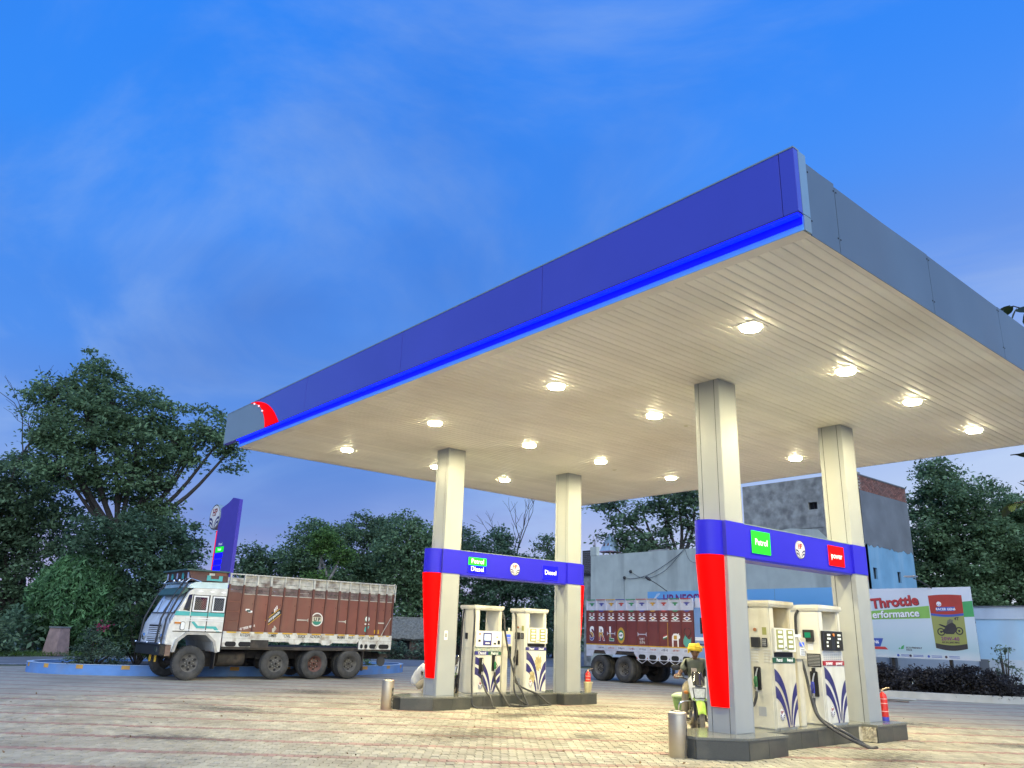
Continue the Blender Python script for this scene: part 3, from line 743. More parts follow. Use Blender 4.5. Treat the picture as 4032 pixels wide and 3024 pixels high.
def make_pump(label, xf, y0, h, w, ztot, strip, disp, words, enamel, style):
    t = thing('fuel_dispenser', label, 'fuel pump', (xf, y0, h), group='fuel dispensers on the islands')
    dep = .54; zt = ztot-.10
    cl, cr = .15, .10
    # side columns with rounded outer edges
    def colm(nm, a, b):
        MB().box(-dep, .0, a, b, .0, zt, .018).build(nm, enamel, t, smooth=True)
    colm('side_column', 0, cl); colm('side_column', w-cr, w)
    box('lower_cabinet', enamel, -dep+.03, -.012, cl, w-cr, .0, strip[0], t)
    box('head_cabinet', enamel, -dep+.03, -.014, cl, w-cr, strip[0]+.002, disp[1]+.01, t)
    # cap with a sloped underside
    mb = MB(); c0, c1 = .03, .012
    vs = []
    for zz, e in ((zt-.002, c1), (zt+.045, c0), (ztot, c0)):
        vs += [(-dep-e, -e, zz), (e, -e, zz), (e, w+e, zz), (-dep-e, w+e, zz)]
    mb.add(vs, [(0, 3, 2, 1), (8, 9, 10, 11)] + [(k*4+i, k*4+(i+1) % 4, k*4+4+(i+1) % 4, k*4+4+i) for k in (0, 1) for i in range(4)])
    mb.build('cap', enamel, t)
    fr = Fr((0, 0, 0), (0, 1, 0), (0, 0, 1))      # front face frame, x along the pump
    # lower door with the printed strokes
    dz0, dz1, dy0, dy1 = .03, strip[0]-.006, .035, w-.02
    door = MB().box(.002, .014, dy0, dy1, dz0, dz1, .003).build('door', enamel, t)
    fd = Fr((.014, dy0, dz0), (0, 1, 0), (0, 0, 1)); dw, dh = dy1-dy0, dz1-dz0
    for a, b in STROKES:
        k = dh*style.get('sk', 1.0)
        ribbon(fd, [(x*dw*.98+.004, y*k*.985) for x, y in bez(a, 16)], [(x*dw*.98+.004, y*k*.985) for x, y in bez(b, 16)], .001, 'leaf_stroke', M_navy, door, .002)
    if style.get('stain'):
        rg = random.Random(3)
        for cx_, cy_, sc in ((.62, .70, .16), (.30, .34, .12)):
            pts = []
            for i in range(26):
                a = 2*math.pi*i/26; r = sc*(.6+.5*rg.random()); pts.append((cx_*dw+r*math.cos(a)*.8, cy_*dh+r*math.sin(a)*1.3))
            ff = fd; ctr = (cx_*dw, cy_*dh)
            mb = MB(); mb.add([ff.p(*ctr, .0045)] + [ff.p(x, y, .0045) for x, y in pts], [(0, 1+i, 1+(i+1) % 26) for i in range(26)]); mb.build('oil_stain', M_ochrestain, door)
    maker_logo(Fr(fd.p(.19*dw*1.2, .20*dh, .001), (0, 1, 0), (0, 0, 1)), .062, t, ry=.088)
    # header strip
    hs = MB().box(.002, .022, .02, w-.02, strip[0], strip[1], .003).build('header_strip', words[0][1], t)
    if words[1][1] is not words[0][1]:
        box('header_half', words[1][1], .0222, .0235, w/2, w-.022, strip[0]+.002, strip[1]-.002, hs)
    fh = Fr((.024, 0, (strip[0]+strip[1])/2), (0, 1, 0), (0, 0, 1))
    for (wd, m_), xx in zip(words, (w*.28, w*.73)):
        text(wd, fh.at(xx, 0), style.get('hsz', .075), M_wlet, hs, 'lettering', .001, bold=.001, sx=.92)
    # display head
    d0, d1 = disp
    kind = style['display']
    if kind == 'meters':
        hd = MB().box(.004, .05, .06, w-.015, d0, d1, .006).build('display_head', M_white, t)
        f2 = Fr((.05, 0, (d0+d1)/2), (0, 1, 0), (0, 0, 1)); hh = d1-d0
        for xx in (w*.30, w*.74):
            p = poly(f2.at(xx, .01), rrect(.20, hh*.84, .012), .0, 'meter_face', M_lcd, hd, .005)
            for k in range(4):
                poly(f2.at(xx+.005, hh*.34-k*hh*.20), rrect(.115+.02*(k % 2), hh*.115, .004), .0055, 'meter_window', M_digit, hd, .003)
        disc(f2.at(w*.53, -hh*.30), .012, .0, 'lock', M_black, hd, .01)
        poly(f2.at(w*.5, -hh*.455), rrect(.2, .012, .003), .0005, 'printed_line', M_lcd, hd, .002)
        box('vent_slot', M_dark, -.013, .003, .08, w-.06, strip[1]+.01, d0-.012, t)
    elif kind == 'black':
        hd = MB().box(.004, .04, .03, w-.03, d0, d1, .005).build('display_head', M_black, t)
        f2 = Fr((.04, 0, (d0+d1)/2), (0, 1, 0), (0, 0, 1)); hh = d1-d0
        for xx in (w*.28, w*.76):
            poly(f2.at(xx, 0), rrect(.22, hh*.86, .008), .0, 'meter_face', M_dark, hd, .004)
            for k in range(4):
                poly(f2.at(xx+(.02 if k < 2 else -.04), hh*.30-k*hh*.19), rrect(.11 if k < 2 else .06, hh*.10, .004), .0045, 'meter_window', M_digit, hd, .003)
        disc(f2.at(w*.52, hh*.30), .026, .0, 'stop_button', mat('orange_button', (.6, .2, .05), .4, var=.1), hd, .02)
        for r in range(5):
            for q in range(9):
                poly(fr.at(.10+q*(w-.2)/8, strip[1]+.03+r*.028), rrect(.045, .010, .004, 2), .0, 'louvre', M_greyplate, t, .006)
        box('louvre_plate', enamel, -.013, -.002, .05, w-.05, strip[1]+.005, d0-.005, t)
        for q in range(4):
            f3 = Fr((-.3, 0, 0), (0, 1, 0), (0, 0, 1))
    else:
        hd = MB().box(.004, .03, .03, w-.02, d0, d1, .006).build('display_head', M_white, t)
        f2 = Fr((.03, 0, (d0+d1)/2), (0, 1, 0), (0, 0, 1)); hh = d1-d0
        b = poly(f2.at(w*.44, .0), rrect(.26, hh*.80, .008), .0, 'screen_bezel', M_hdr_navy, hd, .006)
        poly(f2.at(w*.44, .04), rrect(.19, hh*.40, .006), .0065, 'screen', M_screen, hd, .003)
        for xx in (.40, .48): poly(f2.at(w*xx, -hh*.26), rrect(.06, .03, .004), .0065, 'key', M_wlet, hd, .004)
        poly(f2.at(w*.15, -.04), rrect(.11, hh*.55, .008), .0, 'printer_slot', M_white, hd, .008); poly(f2.at(w*.15, -.04), rrect(.07, .05, .004), .0085, 'slot_mouth', M_dark, hd, .002)
        poly(f2.at(w*.86, -.07), rrect(.07, .09, .006), .0, 'reader', M_black, hd, .008); poly(f2.at(w*.72, -.10), rrect(.08, .04, .005), .0, 'slot', M_dark, hd, .006)
        poly(f2.at(w*.80, .05), rrect(.05, .025, .004), .0, 'badge', M_lcd, hd, .004)
        disc(f2.at(w*.16, hh*.32), .02, .0, 'button', mat('brown_button', (.25, .12, .05), .5, var=.2), hd, .02)
        st = MB().box(.002, .016, .03, w-.02, strip[1]+.005, d0-.01, .003).build('advert_strip', mat('faded_advert', (.35, .36, .30), .5, var=.5, scale=30, dirt=(.1, .3, .32), dirt_amt=.8, dirt_scale=18), t)
    # side face (-Y): card box, keypad, vents, plate
    fs_ = Fr((0, 0, 0), (1, 0, 0), (0, 0, 1))
    sd = style.get('side')
    if sd:
        if sd == 'old':
            poly(fs_.at(-.26, 1.32), rrect(.15, .16, .008), .0, 'card_box', M_black, t, .05); poly(fs_.at(-.10, 1.32), rrect(.09, .14, .008), .0, 'keypad', M_black, t, .02)
            for i in range(4):
                for j in range(3): poly(fs_.at(-.125+j*.025, 1.28+i*.026), rrect(.016, .016, .003, 1), .0205, 'key', M_greyplate, t, .004)
            poly(fs_.at(-.10, 1.50), rrect(.08, .12, .004), .0, 'sticker', M_lcd, t, .002); disc(fs_.at(-.27, 1.52), .028, .0, 'knob', mat('rust_knob', (.3, .12, .05), .6, var=.3, scale=40), t, .02)
            for xx in (-.13, -.36):
                for i in range(5):
                    MB().prism([(0, 0), (.15, 0), (.13, .018), (.02, .018)], 0, .012, fs_.at(xx-.02, 1.02+i*.045).fn()).build('vent', M_pump, t)
            poly(fs_.at(-.22, .26), rrect(.14, .14, .006), .0, 'access_plate', M_greyplate, t, .004)
        elif sd == 'new':
            poly(fs_.at(-.20, 1.46), rrect(.19, .20, .010), .0, 'card_box', M_black, t, .05); poly(fs_.at(-.20, 1.47), rrect(.11, .09, .004), .0505, 'green_screen', mat('green_screen', (.01, .12, .06), .2, var=.2, scale=30, emit=(.0, .25, .12), estr=.5), t, .002)
            g = poly(fs_.at(-.14, 1.05), rrect(.26, .22, .006), .0, 'grille', M_black, t, .008)
            for i in range(8): poly(fs_.at(-.14, .965+i*.024), rrect(.23, .009, .002, 1), .008, 'grille_bar', M_greyplate, g, .006)
            poly(fs_.at(-.19, 1.27), rrect(.10, .10, .004), .0, 'sticker', M_wlet, t, .003); poly(fs_.at(-.16, .88), rrect(.06, .09, .004), .0, 'holder', M_black, t, .03)
        else:
            poly(fs_.at(-.30, 1.28), rrect(.08, .14, .008), .0, 'card_slot', M_black, t, .02)
            for i in range(3): poly(fs_.at(-.24, .98+i*.02), rrect(.16, .006, .002, 1), .0, 'vent', M_greyplate, t, .004)
    return t
# --- far island
hA, hB = HA, HB
P1 = make_pump('wide white pump with lit screen on far island, marked Diesel and Petrol', -11.63, 4.80, HA, .84, 1.99, (.86, .94), (1.04, 1.40), (('Diesel', M_hdr_navy), ('Petrol', M_hdr_green)), M_pump, dict(display='screen', side='plain', hsz=.10, sk=.98))
e1 = nozzle(P1, Fr((.014, .21, .62), (0, 1, 0), (0, 0, 1)), M_black); e2 = nozzle(P1, Fr((.014, .60, .68), (0, 1, 0), (0, 0, 1)), M_ngreen)
g0 = -HA+.016
hose(P1, [e1, (.10, .22, .25), (.22, .24, .06), (.34, .27, -.05), (.44, .28, g0), (.64, .16, g0), (.52, -.14, g0), (.40, -.28, g0+.05), (.34, -.27, .02), (.16, -.16, .5), (.06, -.08, 1.0), (.03, -.04, 1.6), (.0, -.035, 1.86), (-.05, .01, 1.9)])
hose(P1, [e2, (.08, .62, .25), (.22, .64, .06), (.34, .68, -.06), (.42, .80, g0), (.54, .98, g0), (.42, 1.18, g0), (.36, 1.0, g0+.03), (.40, .82, g0+.03), (.54, .92, g0+.03), (.52, 1.26, g0), (.36, 1.28, -.02), (.20, 1.14, .35), (.10, 1.0, .9), (.05, .90, 1.4), (.02, .875, 1.75), (-.04, .83, 1.9)])
hose(P1, [(-.40, -.03, 1.90), (-.42, -.05, 1.6), (-.44, -.06, .9), (-.46, -.07, .1)], .020)
P2 = make_pump('stained white pump with olive meters on the far island, marked Diesel twice', -11.56, 6.34, HA, .72, 1.98, (.985, 1.06), (1.15, 1.51), (('Diesel', M_hdr_navy), ('Diesel', M_hdr_navy)), M_pump, dict(display='meters', side='old', stain=True))
e3 = nozzle(P2, Fr((-.30, -.002, .80), (1, 0, 0), (0, 0, 1)), M_black)
hose(P2, [e3, (-.28, -.10, .42), (-.10, -.16, .22), (.10, -.05, .10), (.26, .22, -.02), (.34, .46, g0+.05), (.38, .54, g0), (.42, .30, g0), (.42, -.20, g0), (.28, -.52, .02), (.12, -.42, .5), (-.08, -.22, 1.2), (-.30, -.06, 1.75), (-.38, -.03, 1.88)])
# --- near island
P3 = make_pump('grimy white pump with green nozzle and olive meters, marked Petrol twice', -3.73, 4.76, HB, .70, 1.99, (1.01, 1.09), (1.18, 1.55), (('Petrol', M_hdr_green), ('Petrol', M_hdr_green)), M_pump_dirty, dict(display='meters', side='old', sk=.93))
e4 = nozzle(P3, Fr((-.27, -.002, .76), (1, 0, 0), (0, 0, 1)), M_ngreen)
hose(P3, [e4, (-.27, -.09, .46), (-.32, -.12, .34), (-.40, -.10, .5), (-.43, -.06, 1.0), (-.44, -.045, 1.5), (-.43, -.035, 1.84), (-.38, .0, 1.9)])
P4 = make_pump('cleaner white pump with blue nozzle and black display, marked power twice', -3.73, 6.33, HB, .76, 1.99, (.97, 1.045), (1.22, 1.55), (('power', M_hdr_red), ('power', M_hdr_red)), M_pump, dict(display='black', side='new', hsz=.095))
e5 = nozzle(P4, Fr((-.16, -.002, .66), (1, 0, 0), (0, 0, 1)), M_nblue, 1.15)
g1 = -HB+.018
hose(P4, [e5, (-.14, -.10, .30), (-.02, -.12, .10), (.30, .05, -.08), (.58, .22, g1), (.68, .28, g1), (.70, .24, g1), (.62, .14, g1), (.30, -.10, -.10), (.0, -.22, .12), (-.14, -.18, .40), (-.26, -.10, .8), (-.40, -.05, 1.3), (-.42, -.035, 1.75), (-.38, .0, 1.9)], .026)
for i, (yy, zz) in enumerate(((.42, 1.74), (.50, 1.745), (.58, 1.75), (.66, 1.755))):
    f = Fr((-.30, .76-.1001, 1.74), (-1, 0, 0), (0, 0, 1))
    n = 18; r = .032; a = f.at(-.16+i*.085, 0)
    mb = MB(); mb.add([a.p(r*math.cos(2*math.pi*k/n), r*math.sin(2*math.pi*k/n), .002) for k in range(n)] + [a.p(r*.84*math.cos(2*math.pi*k/n), r*.84*math.sin(2*math.pi*k/n), .002) for k in range(n)], [(k, (k+1) % n, n+(k+1) % n, n+k) for k in range(n)])
    mb.build('warning_ring', mat('brown_print', (.35, .14, .06), .5, var=0), P4); poly(a, rrect(.03, .012, .003), .001, 'warning_mark', MATS['brown_print'], P4, .002)

# payment terminals on posts between the pumps
def terminal(label, x, y, h, m):
    t = thing('payment_terminal', label, 'terminal', (x, y, h), group='payment terminals between pumps')
    box('post', m, -.18, .0, .0, .17, 0, 1.06, t, .01)
    MB().box(-.20, .02, -.03, .30, 1.06, 1.42, .012).build('case', m, t)
    f = Fr((.02, .14, 1.24), (0, 1, 0), (0, 0, 1))
    poly(f.at(.01, .07), rrect(.15, .07, .006), .0, 'screen', M_bluescr, t, .005); poly(f.at(.01, -.05), rrect(.15, .13, .006), .0, 'keypad_plate', M_bluescr if m is M_pump else M_wlet, t, .005)
    for i in range(3):
        for j in range(3): poly(f.at(-.03+j*.04, -.09+i*.035), rrect(.026, .02, .003, 1), .0055, 'key', M_greyplate, t, .004)
    MB().tube([(-.04, .22, 1.42), (-.04, .22, 1.50)], .02, 8).build('aerial', M_white, t)
    return t
terminal('slim payment post with blue screen between the two far pumps', -11.75, 5.78, HA, M_pump)
tB = terminal('cream payment post with dangling chain between the two near pumps', -3.85, 5.74, HB, M_pump_dirty)
MB().tube(spline([(.03, .02, 1.44), (.05, .10, 1.32), (.05, .20, 1.22), (.03, .26, 1.18)]), .010, 6).build('chain', M_wlet, tB)
MB().box(-.1, .03, -.06, .12, 1.425, 1.47, .01).build('rag', M_wlet, tB)

# ================================================================== BINS, EXTINGUISHERS, BUCKET
def steel_bin(label, x, y, r, hh):
    t = thing('steel_bin', label, 'bin', (x, y, 0), group='steel bins by the islands')
    MB().lathe([(r*.98, .0), (r*.98, .02), (r, .025), (r, hh-.05), (r*.99, hh-.045)], 36, lambda a, b, c: (a, b, c)).build('drum', M_steel, t, smooth=True)
    MB().lathe([(r*1.03, hh-.044), (r*1.035, hh-.02), (r*1.0, hh-.008), (r*.9, hh)], 36, lambda a, b, c: (a, b, c)).build('rim', M_steel, t, smooth=True)
    MB().lathe([(r*.88, hh+.0005), (r*.5, hh+.012), (r*.05, hh+.016)], 30, lambda a, b, c: (a, b, c)).build('lid', mat('bin_lid', (.72, .72, .68), .35, metal=.4, var=.3, scale=30), t, smooth=True)
    for i in range(10):
        a = 2*math.pi*i/10
        MB().box(-.012, .012, -.022, .022, 0, .006).build('vent_hole', M_dark, t, (r*.62*math.cos(a), r*.62*math.sin(a), hh+.010)).rotation_euler = (0, 0, a)
    # scuffed sticker
    mb = MB(); mb.grid(lambda u, v: ((r+.002)*math.cos(.2+u*.75), (r+.002)*math.sin(.2+u*.75), .03+v*(hh*.68)), 8, 10)
    mb.build('scuffed_patch', mat('scuffed_black', (.02, .02, .02), .6, var=.4, scale=20, dirt=(.5, .48, .42), dirt_amt=.9, dirt_scale=22), t, smooth=True)
    return t
steel_bin('tall steel bin standing at the corner of the near island', -4.02, 2.66, .132, .61)
steel_bin('steel bin standing at the left corner of the far island', -11.72, 2.56, .13, .60)
M_extred = mat('extinguisher_red', (.55, .025, .015), .3, var=.08, scale=5); M_extblue = mat('extinguisher_blue', (.05, .06, .4), .35, var=.08)
def extinguisher(label, x, y, zz, r, hh, blue):
    t = thing('fire_extinguisher', label, 'extinguisher', (x, y, zz))
    s = hh
    MB().lathe([(r*.9, s*.10 if blue else .0), (r, s*.11 if blue else .02), (r, s*.72), (r*.85, s*.80), (r*.35, s*.86), (r*.3, s*.88)], 28, lambda a, b, c: (a, b, c)).build('cylinder', M_extred, t, smooth=True)
    if blue: MB().lathe([(r*1.02, .0), (r*1.03, s*.02), (r*1.02, s*.12)], 28, lambda a, b, c: (a, b, c)).build('base_ring', M_extblue, t, smooth=True)
    MB().lathe([(r*.3, s*.88), (r*.32, s*.93), (r*.2, s*.95)], 14, lambda a, b, c: (a, b, c)).build('valve', M_steel, t, smooth=True)
    MB().tube([(0, 0, s*.95), (.05, .03, s*.99), (.12, .06, s*1.02)], .011, 6).build('handle', M_steel, t); MB().tube([(0, 0, s*.92), (.06, .03, s*.93), (.12, .05, s*.96)], .010, 6).build('lever', M_black, t)
    hose(t, [(-.02, -.02, s*.92), (-r*1.25, -.02, s*.8), (-r*1.3, -.02, s*.4), (-r*1.2, -.04, s*.12)], .010)
    for z0 in (.28, .52, .66):
        MB().lathe([(r+.0015, s*z0), (r+.0015, s*z0+.012)], 28, lambda a, b, c: (a, b, c)).build('label_band', mat('pale_label', (.75, .45, .4), .5, var=.2, scale=40), t)
    return t
extinguisher('tall red fire extinguisher with blue base behind the near rear column', -3.71, 8.40, HB+.002, .076, .57, True)
bk = thing('bucket', 'dull cream metal bucket on the end of the far island', 'bucket', (-11.36, 8.36, HA+.002))
M_bkt = mat('dull_cream_tin', (.48, .43, .26), .5, var=.15, scale=6, dirt=(.25, .2, .1), dirt_amt=.5, dirt_scale=5)
MB().lathe([(.085, .0), (.115, .23), (.112, .23), (.08, .012)], 28, lambda a, b, c: (a, b, c)).build('pail', M_bkt, bk, smooth=True)
MB().lathe([(.116, .225), (.123, .232), (.117, .242)], 28, lambda a, b, c: (a, b, c)).build('rim', M_bkt, bk, smooth=True)
for s in (-1, 1): MB().box(s*.118-.008, s*.118+.008, -.015, .015, .2, .225).build('ear', M_steel, bk)
MB().tube([(.12*math.cos(a), -.03-.1*math.sin(a)*.3, .21-.10*math.sin(a)) for a in np.linspace(0, math.pi, 12)], .004, 5).build('bail', M_steel, bk)
extinguisher('small red fire extinguisher standing in the cream bucket', -11.36, 8.36, HA+.02, .070, .54, False)
# crushed bits of paper and leaves on the ground are built with the litter below

# ================================================================== LORRIES
M_tyre = mat('tyre_rubber', (.040, .041, .043), .85, var=.25, scale=8, dirt=(.11, .105, .10), dirt_amt=.7, dirt_scale=2.5, bump=.2, bscale=60)
M_tyredark = M_tyre
M_rim = mat('dusty_rim', (.085, .082, .08), .7, var=.3, scale=10, dirt=(.16, .15, .13), dirt_amt=.6, dirt_scale=4)
M_rimred = mat('rusty_red_rim', (.12, .055, .045), .75, var=.3, scale=10, dirt=(.1, .09, .08), dirt_amt=.7, dirt_scale=5)
M_hub = mat('hub_grey', (.2, .2, .19), .6, var=.3, scale=20)
M_chassis = mat('grimy_chassis', (.035, .032, .03), .8, var=.4, scale=6, dirt=(.11, .08, .06), dirt_amt=.6, dirt_scale=3)
M_cargo = mat('brick_red_lorry_paint', (.20, .070, .052), .5, var=.10, scale=2.5, dirt=(.20, .12, .09), dirt_amt=.55, dirt_scale=1.4, streak=True)
M_cargo_post = mat('red_brown_post_paint', (.125, .045, .036), .5, var=.15, scale=3, dirt=(.14, .09, .07), dirt_amt=.5, dirt_scale=2)
M_wood = mat('weathered_plank', (.13, .09, .085), .85, var=.35, scale=5, dirt=(.36, .31, .28), dirt_amt=.7, dirt_scale=4, bump=.4, bscale=30)
M_woodpaint = mat('flaking_pale_plank', (.48, .47, .42), .8, var=.3, scale=5, dirt=(.12, .075, .06), dirt_amt=1.0, dirt_scale=3.2, bump=.4, bscale=30)
M_whitepost = mat('pale_post_paint', (.52, .52, .47), .6, var=.2, scale=5, dirt=(.22, .15, .11), dirt_amt=.7, dirt_scale=4)
M_skirt = mat('white_skirt_paint', (.60, .60, .57), .55, var=.15, scale=4, dirt=(.22, .16, .10), dirt_amt=.85, dirt_scale=5)
M_yellow = mat('yellow_paint', (.60, .36, .02), .5, var=.15, scale=8)
M_cabsil = mat('embossed_cab_sheet', (.66, .67, .66), .38, metal=.15, var=.12, scale=5, dirt=(.35, .35, .34), dirt_amt=.5, dirt_scale=3, bump=.35, bscale=45)
M_cabwhite = mat('white_cab_sheet', (.78, .80, .82), .35, metal=.05, var=.06, scale=3, dirt=(.45, .45, .45), dirt_amt=.3)
M_roofblue = mat('pale_blue_roof_sheet', (.50, .66, .72), .3, metal=.3, var=.12, scale=3, dirt=(.3, .4, .45), dirt_amt=.5, dirt_scale=2, streak=True)
M_teal = mat('teal_paint', (.06, .40, .40), .45, var=.08)
M_tealdk = mat('dark_green_paint', (.04, .10, .09), .5, var=.2, scale=6)
M_win = glass('cab_glass', (.02, .022, .025))
M_winbright = glass('windscreen_sky_reflection', (.68, .76, .84), .03)  # pale colour stands for the sky reflected in the glass
M_chrome = mat('chrome_trim', (.75, .78, .8), .15, metal=1.0, var=.05)
M_lamp_am = mat('amber_lens', (.55, .2, .03), .3, var=.1)
M_black_p = mat('black_paint', (.02, .02, .022), .4, var=.2)
M_mesh = mat('window_mesh', (.16, .16, .15), .6, var=.2)

def wheel(t, mp, a, b0, r, wd, inward, rimm, deep):
    """mp(a,b,z) maps lorry coordinates; outer face at b0, width wd away from the viewer side"""
    w = thing('wheel', None, None); w.parent = t; s = inward
    w.location = mp(a, b0, r)
    o = Vector(mp(a, b0, r))
    def fn(x, y, h): return tuple(Vector(mp(a+x, b0+s*h, r+y)) - o)
    ri = r*.54
    MB().lathe([(ri, .015), (ri+.02, .0), (r*.80, -.012), (r*.93, .008), (r*.985, .035), (r, .06), (r, wd-.06), (r*.985, wd-.035), (r*.92, wd), (ri, wd)], 40, fn, cap=False).build('tyre', M_tyre, w, smooth=True)
    # tread lugs
    mb = MB()
    for i in range(44):
        th = 2*math.pi*i/44; c, sn = math.cos(th), math.sin(th)
        for lo, hi, of in ((.022, .11, 0), (wd-.11, wd-.022, .07)):
            th2 = th+of; q = []
            for hh in (lo, hi):
                for dr in (-.015, .012):
                    for dt in (-.038, .038):
                        rr = r+dr - (.012 if hh in (.022, wd-.022) else 0); q.append(fn(rr*math.cos(th2+dt), rr*math.sin(th2+dt), hh))
            mb.add(q, [(0, 1, 3, 2), (4, 6, 7, 5), (0, 4, 5, 1), (2, 3, 7, 6), (0, 2, 6, 4), (1, 5, 7, 3)])
    mb.build('tread', M_tyre, w)
    dz = .12 if deep else .03
    MB().lathe([(ri, .018), (ri*.96, .028), (ri*.90, .03+dz*.4), (ri*.62, dz+.02), (ri*.30, dz+.01), (ri*.28, dz-.02 if deep else -.015), (ri*.14, dz-.03 if deep else -.02)][::-1], 32, fn, cap=False).build('rim', rimm, w, smooth=True)
    for i in range(8):
        th = 2*math.pi*i/8
        MB().lathe([(.018, dz-.004), (.014, dz-.03)], 6, lambda x, y, h, th=th: fn(ri*.46*math.cos(th)+x, ri*.46*math.sin(th)+y, h)).build('wheel_nut', M_hub, w)
    for i in range(6):
        th = 2*math.pi*(i+.5)/6
        MB().lathe([(.035, dz+.012-.006), (.034, dz+.004-.002)], 10, lambda x, y, h, th=th: fn(ri*.72*math.cos(th)+x*1.3, ri*.72*math.sin(th)+y, h-.012)).build('rim_hole', M_dark, w)
    return w

def bxm(mp, name, m, a0, a1, b0, b1, z0, z1, par, bev=0.0):
    p = Vector(mp(a0, b0, z0)); q = Vector(mp(a1, b1, z1))
    return MB().box(min(p.x, q.x), max(p.x, q.x), min(p.y, q.y), max(p.y, q.y), z0, z1, bev).build(name, m, par)
def shape(mp, name, m, pts, b0, b1, par, smooth=False):
    """outline in (a, z), extruded across the lorry"""
    return MB().prism(pts, b0, b1, lambda u, v, w: mp(u, w, v)).build(name, m, par, smooth=smooth)

def lorry_chassis(t, mp, LEN, Wd, axles, r, front_b=.0):
    bxm(mp, 'chassis_rail', M_chassis, .35, LEN-.05, .75, .92, .62, .86, t); bxm(mp, 'chassis_rail', M_chassis, .35, LEN-.05, Wd-.92, Wd-.75, .62, .86, t)
    for i, a in enumerate(axles):
        MB().tube([mp(a, .25, r), mp(a, Wd-.25, r)], .09, 10).build('axle', M_chassis, t)
        if i: MB().ball(mp(a, Wd/2, r), (.24, .24, .22)).build('differential', M_chassis, t, smooth=True)
        bxm(mp, 'leaf_spring', M_chassis, a-.45, a+.45, .62, .70, r+.12, r+.24, t)
    for a in (axles[0]+.75,):
        MB().lathe([(.20, 0), (.23, .02), (.23, .88), (.20, .9)], 18, lambda x, y, h: mp(a+.2+h, .55+x, .62+y)).build('fuel_tank', M_chassis, t, smooth=True)
    bxm(mp, 'gearbox', M_chassis, axles[0]+.2, axles[0]+1.6, .9, Wd-.9, .35, .75, t)

# ---------------------------------------------------------------- lorry with its side to the forecourt
L1_LEN, L1_W = 8.02, 2.40
def mp1(a, b, zz): return (-b, a, zz)
T1_ = thing('lorry', 'brick red high-sided cargo lorry with silver and teal cab, parked at left', 'truck', (-21.75, .88, 0))
ax = [.93, 3.70, 5.10, 6.43]; R1 = .475
lorry_chassis(T1_, mp1, L1_LEN, L1_W, ax, R1)
wheel(T1_, mp1, ax[0], .06, R1+.02, .26, 1, M_rim, False); wheel(T1_, mp1, ax[0], L1_W-.06, R1+.02, .26, -1, M_rim, False)
for i, a in enumerate(ax[1:]):
    wheel(T1_, mp1, a, .04 if i == 0 else .02, R1, .24, 1, (M_rim, M_rimred, M_rim)[i], i > 0); wheel(T1_, mp1, a, L1_W-.02, R1, .24, -1, M_rim, True)
    if i: wheel(T1_, mp1, a, .32, R1, .24, 1, M_rim, True); wheel(T1_, mp1, a, L1_W-.32, R1, .24, -1, M_rim, True)
# cab shell as an outline extruded across; front leans back
cab = shape(mp1, 'cab_body', M_cabsil, [(.28, .80), (.30, 1.0), (.12, 1.02), (.10, 1.25), (.16, 1.62), (.30, 1.90), (.62, 2.58), (.75, 2.68), (1.80, 2.72), (1.80, .82), (1.62, .82), (1.52, 1.10), (1.28, 1.32), (.72, 1.32), (.48, 1.12), (.42, .82)], .02, L1_W-.02, T1_)
shape(mp1, 'cab_roof', M_roofblue, [(.55, 2.685), (.62, 2.80), (.80, 2.88), (1.80, 2.90), (1.80, 2.722), (.76, 2.69)], .05, L1_W-.05, T1_)
# belt, lower panels and painted stripes on the near side
def side1(pts, name, m, par, w=.004, t_=.006):
    return MB().prism(pts, -w-t_, -w, lambda u, v, w_: mp1(u, w_+.02, v)).build(name, m, par)
for pts in ([(.30, 1.985), (.72, 1.985), (.72, 1.86), (.26, 1.86)], [(.74, 1.985), (1.26, 1.985), (1.26, 1.86), (.74, 1.86)], [(1.29, 1.985), (1.79, 1.985), (1.79, 1.86), (1.29, 1.86)]):
    side1(pts[::-1], 'teal_stripe', M_teal, cab)
side1([(.82, 1.69), (.88, 1.69), (1.00, 1.545), (1.24, 1.545), (1.24, 1.60), (1.03, 1.60), (.96, 1.69)][:0] or [(.80, 1.68), (.98, 1.50), (1.24, 1.50), (1.24, 1.57), (1.02, 1.57), (.88, 1.70)], 'teal_stripe', M_teal, cab)
side1([(1.28, 1.50), (1.50, 1.50), (1.62, 1.40), (1.72, 1.40), (1.58, 1.57), (1.28, 1.57)], 'teal_stripe', M_teal, cab)
for z0 in (1.72, 1.78, 1.43): side1([(.62, z0), (1.79, z0), (1.79, z0+.025), (.62, z0+.025)], 'raised_bead', M_cabwhite, cab, .002, .014)
for i, (aa, bb) in enumerate(((.84, 1.27), (1.28, 1.79))): pass
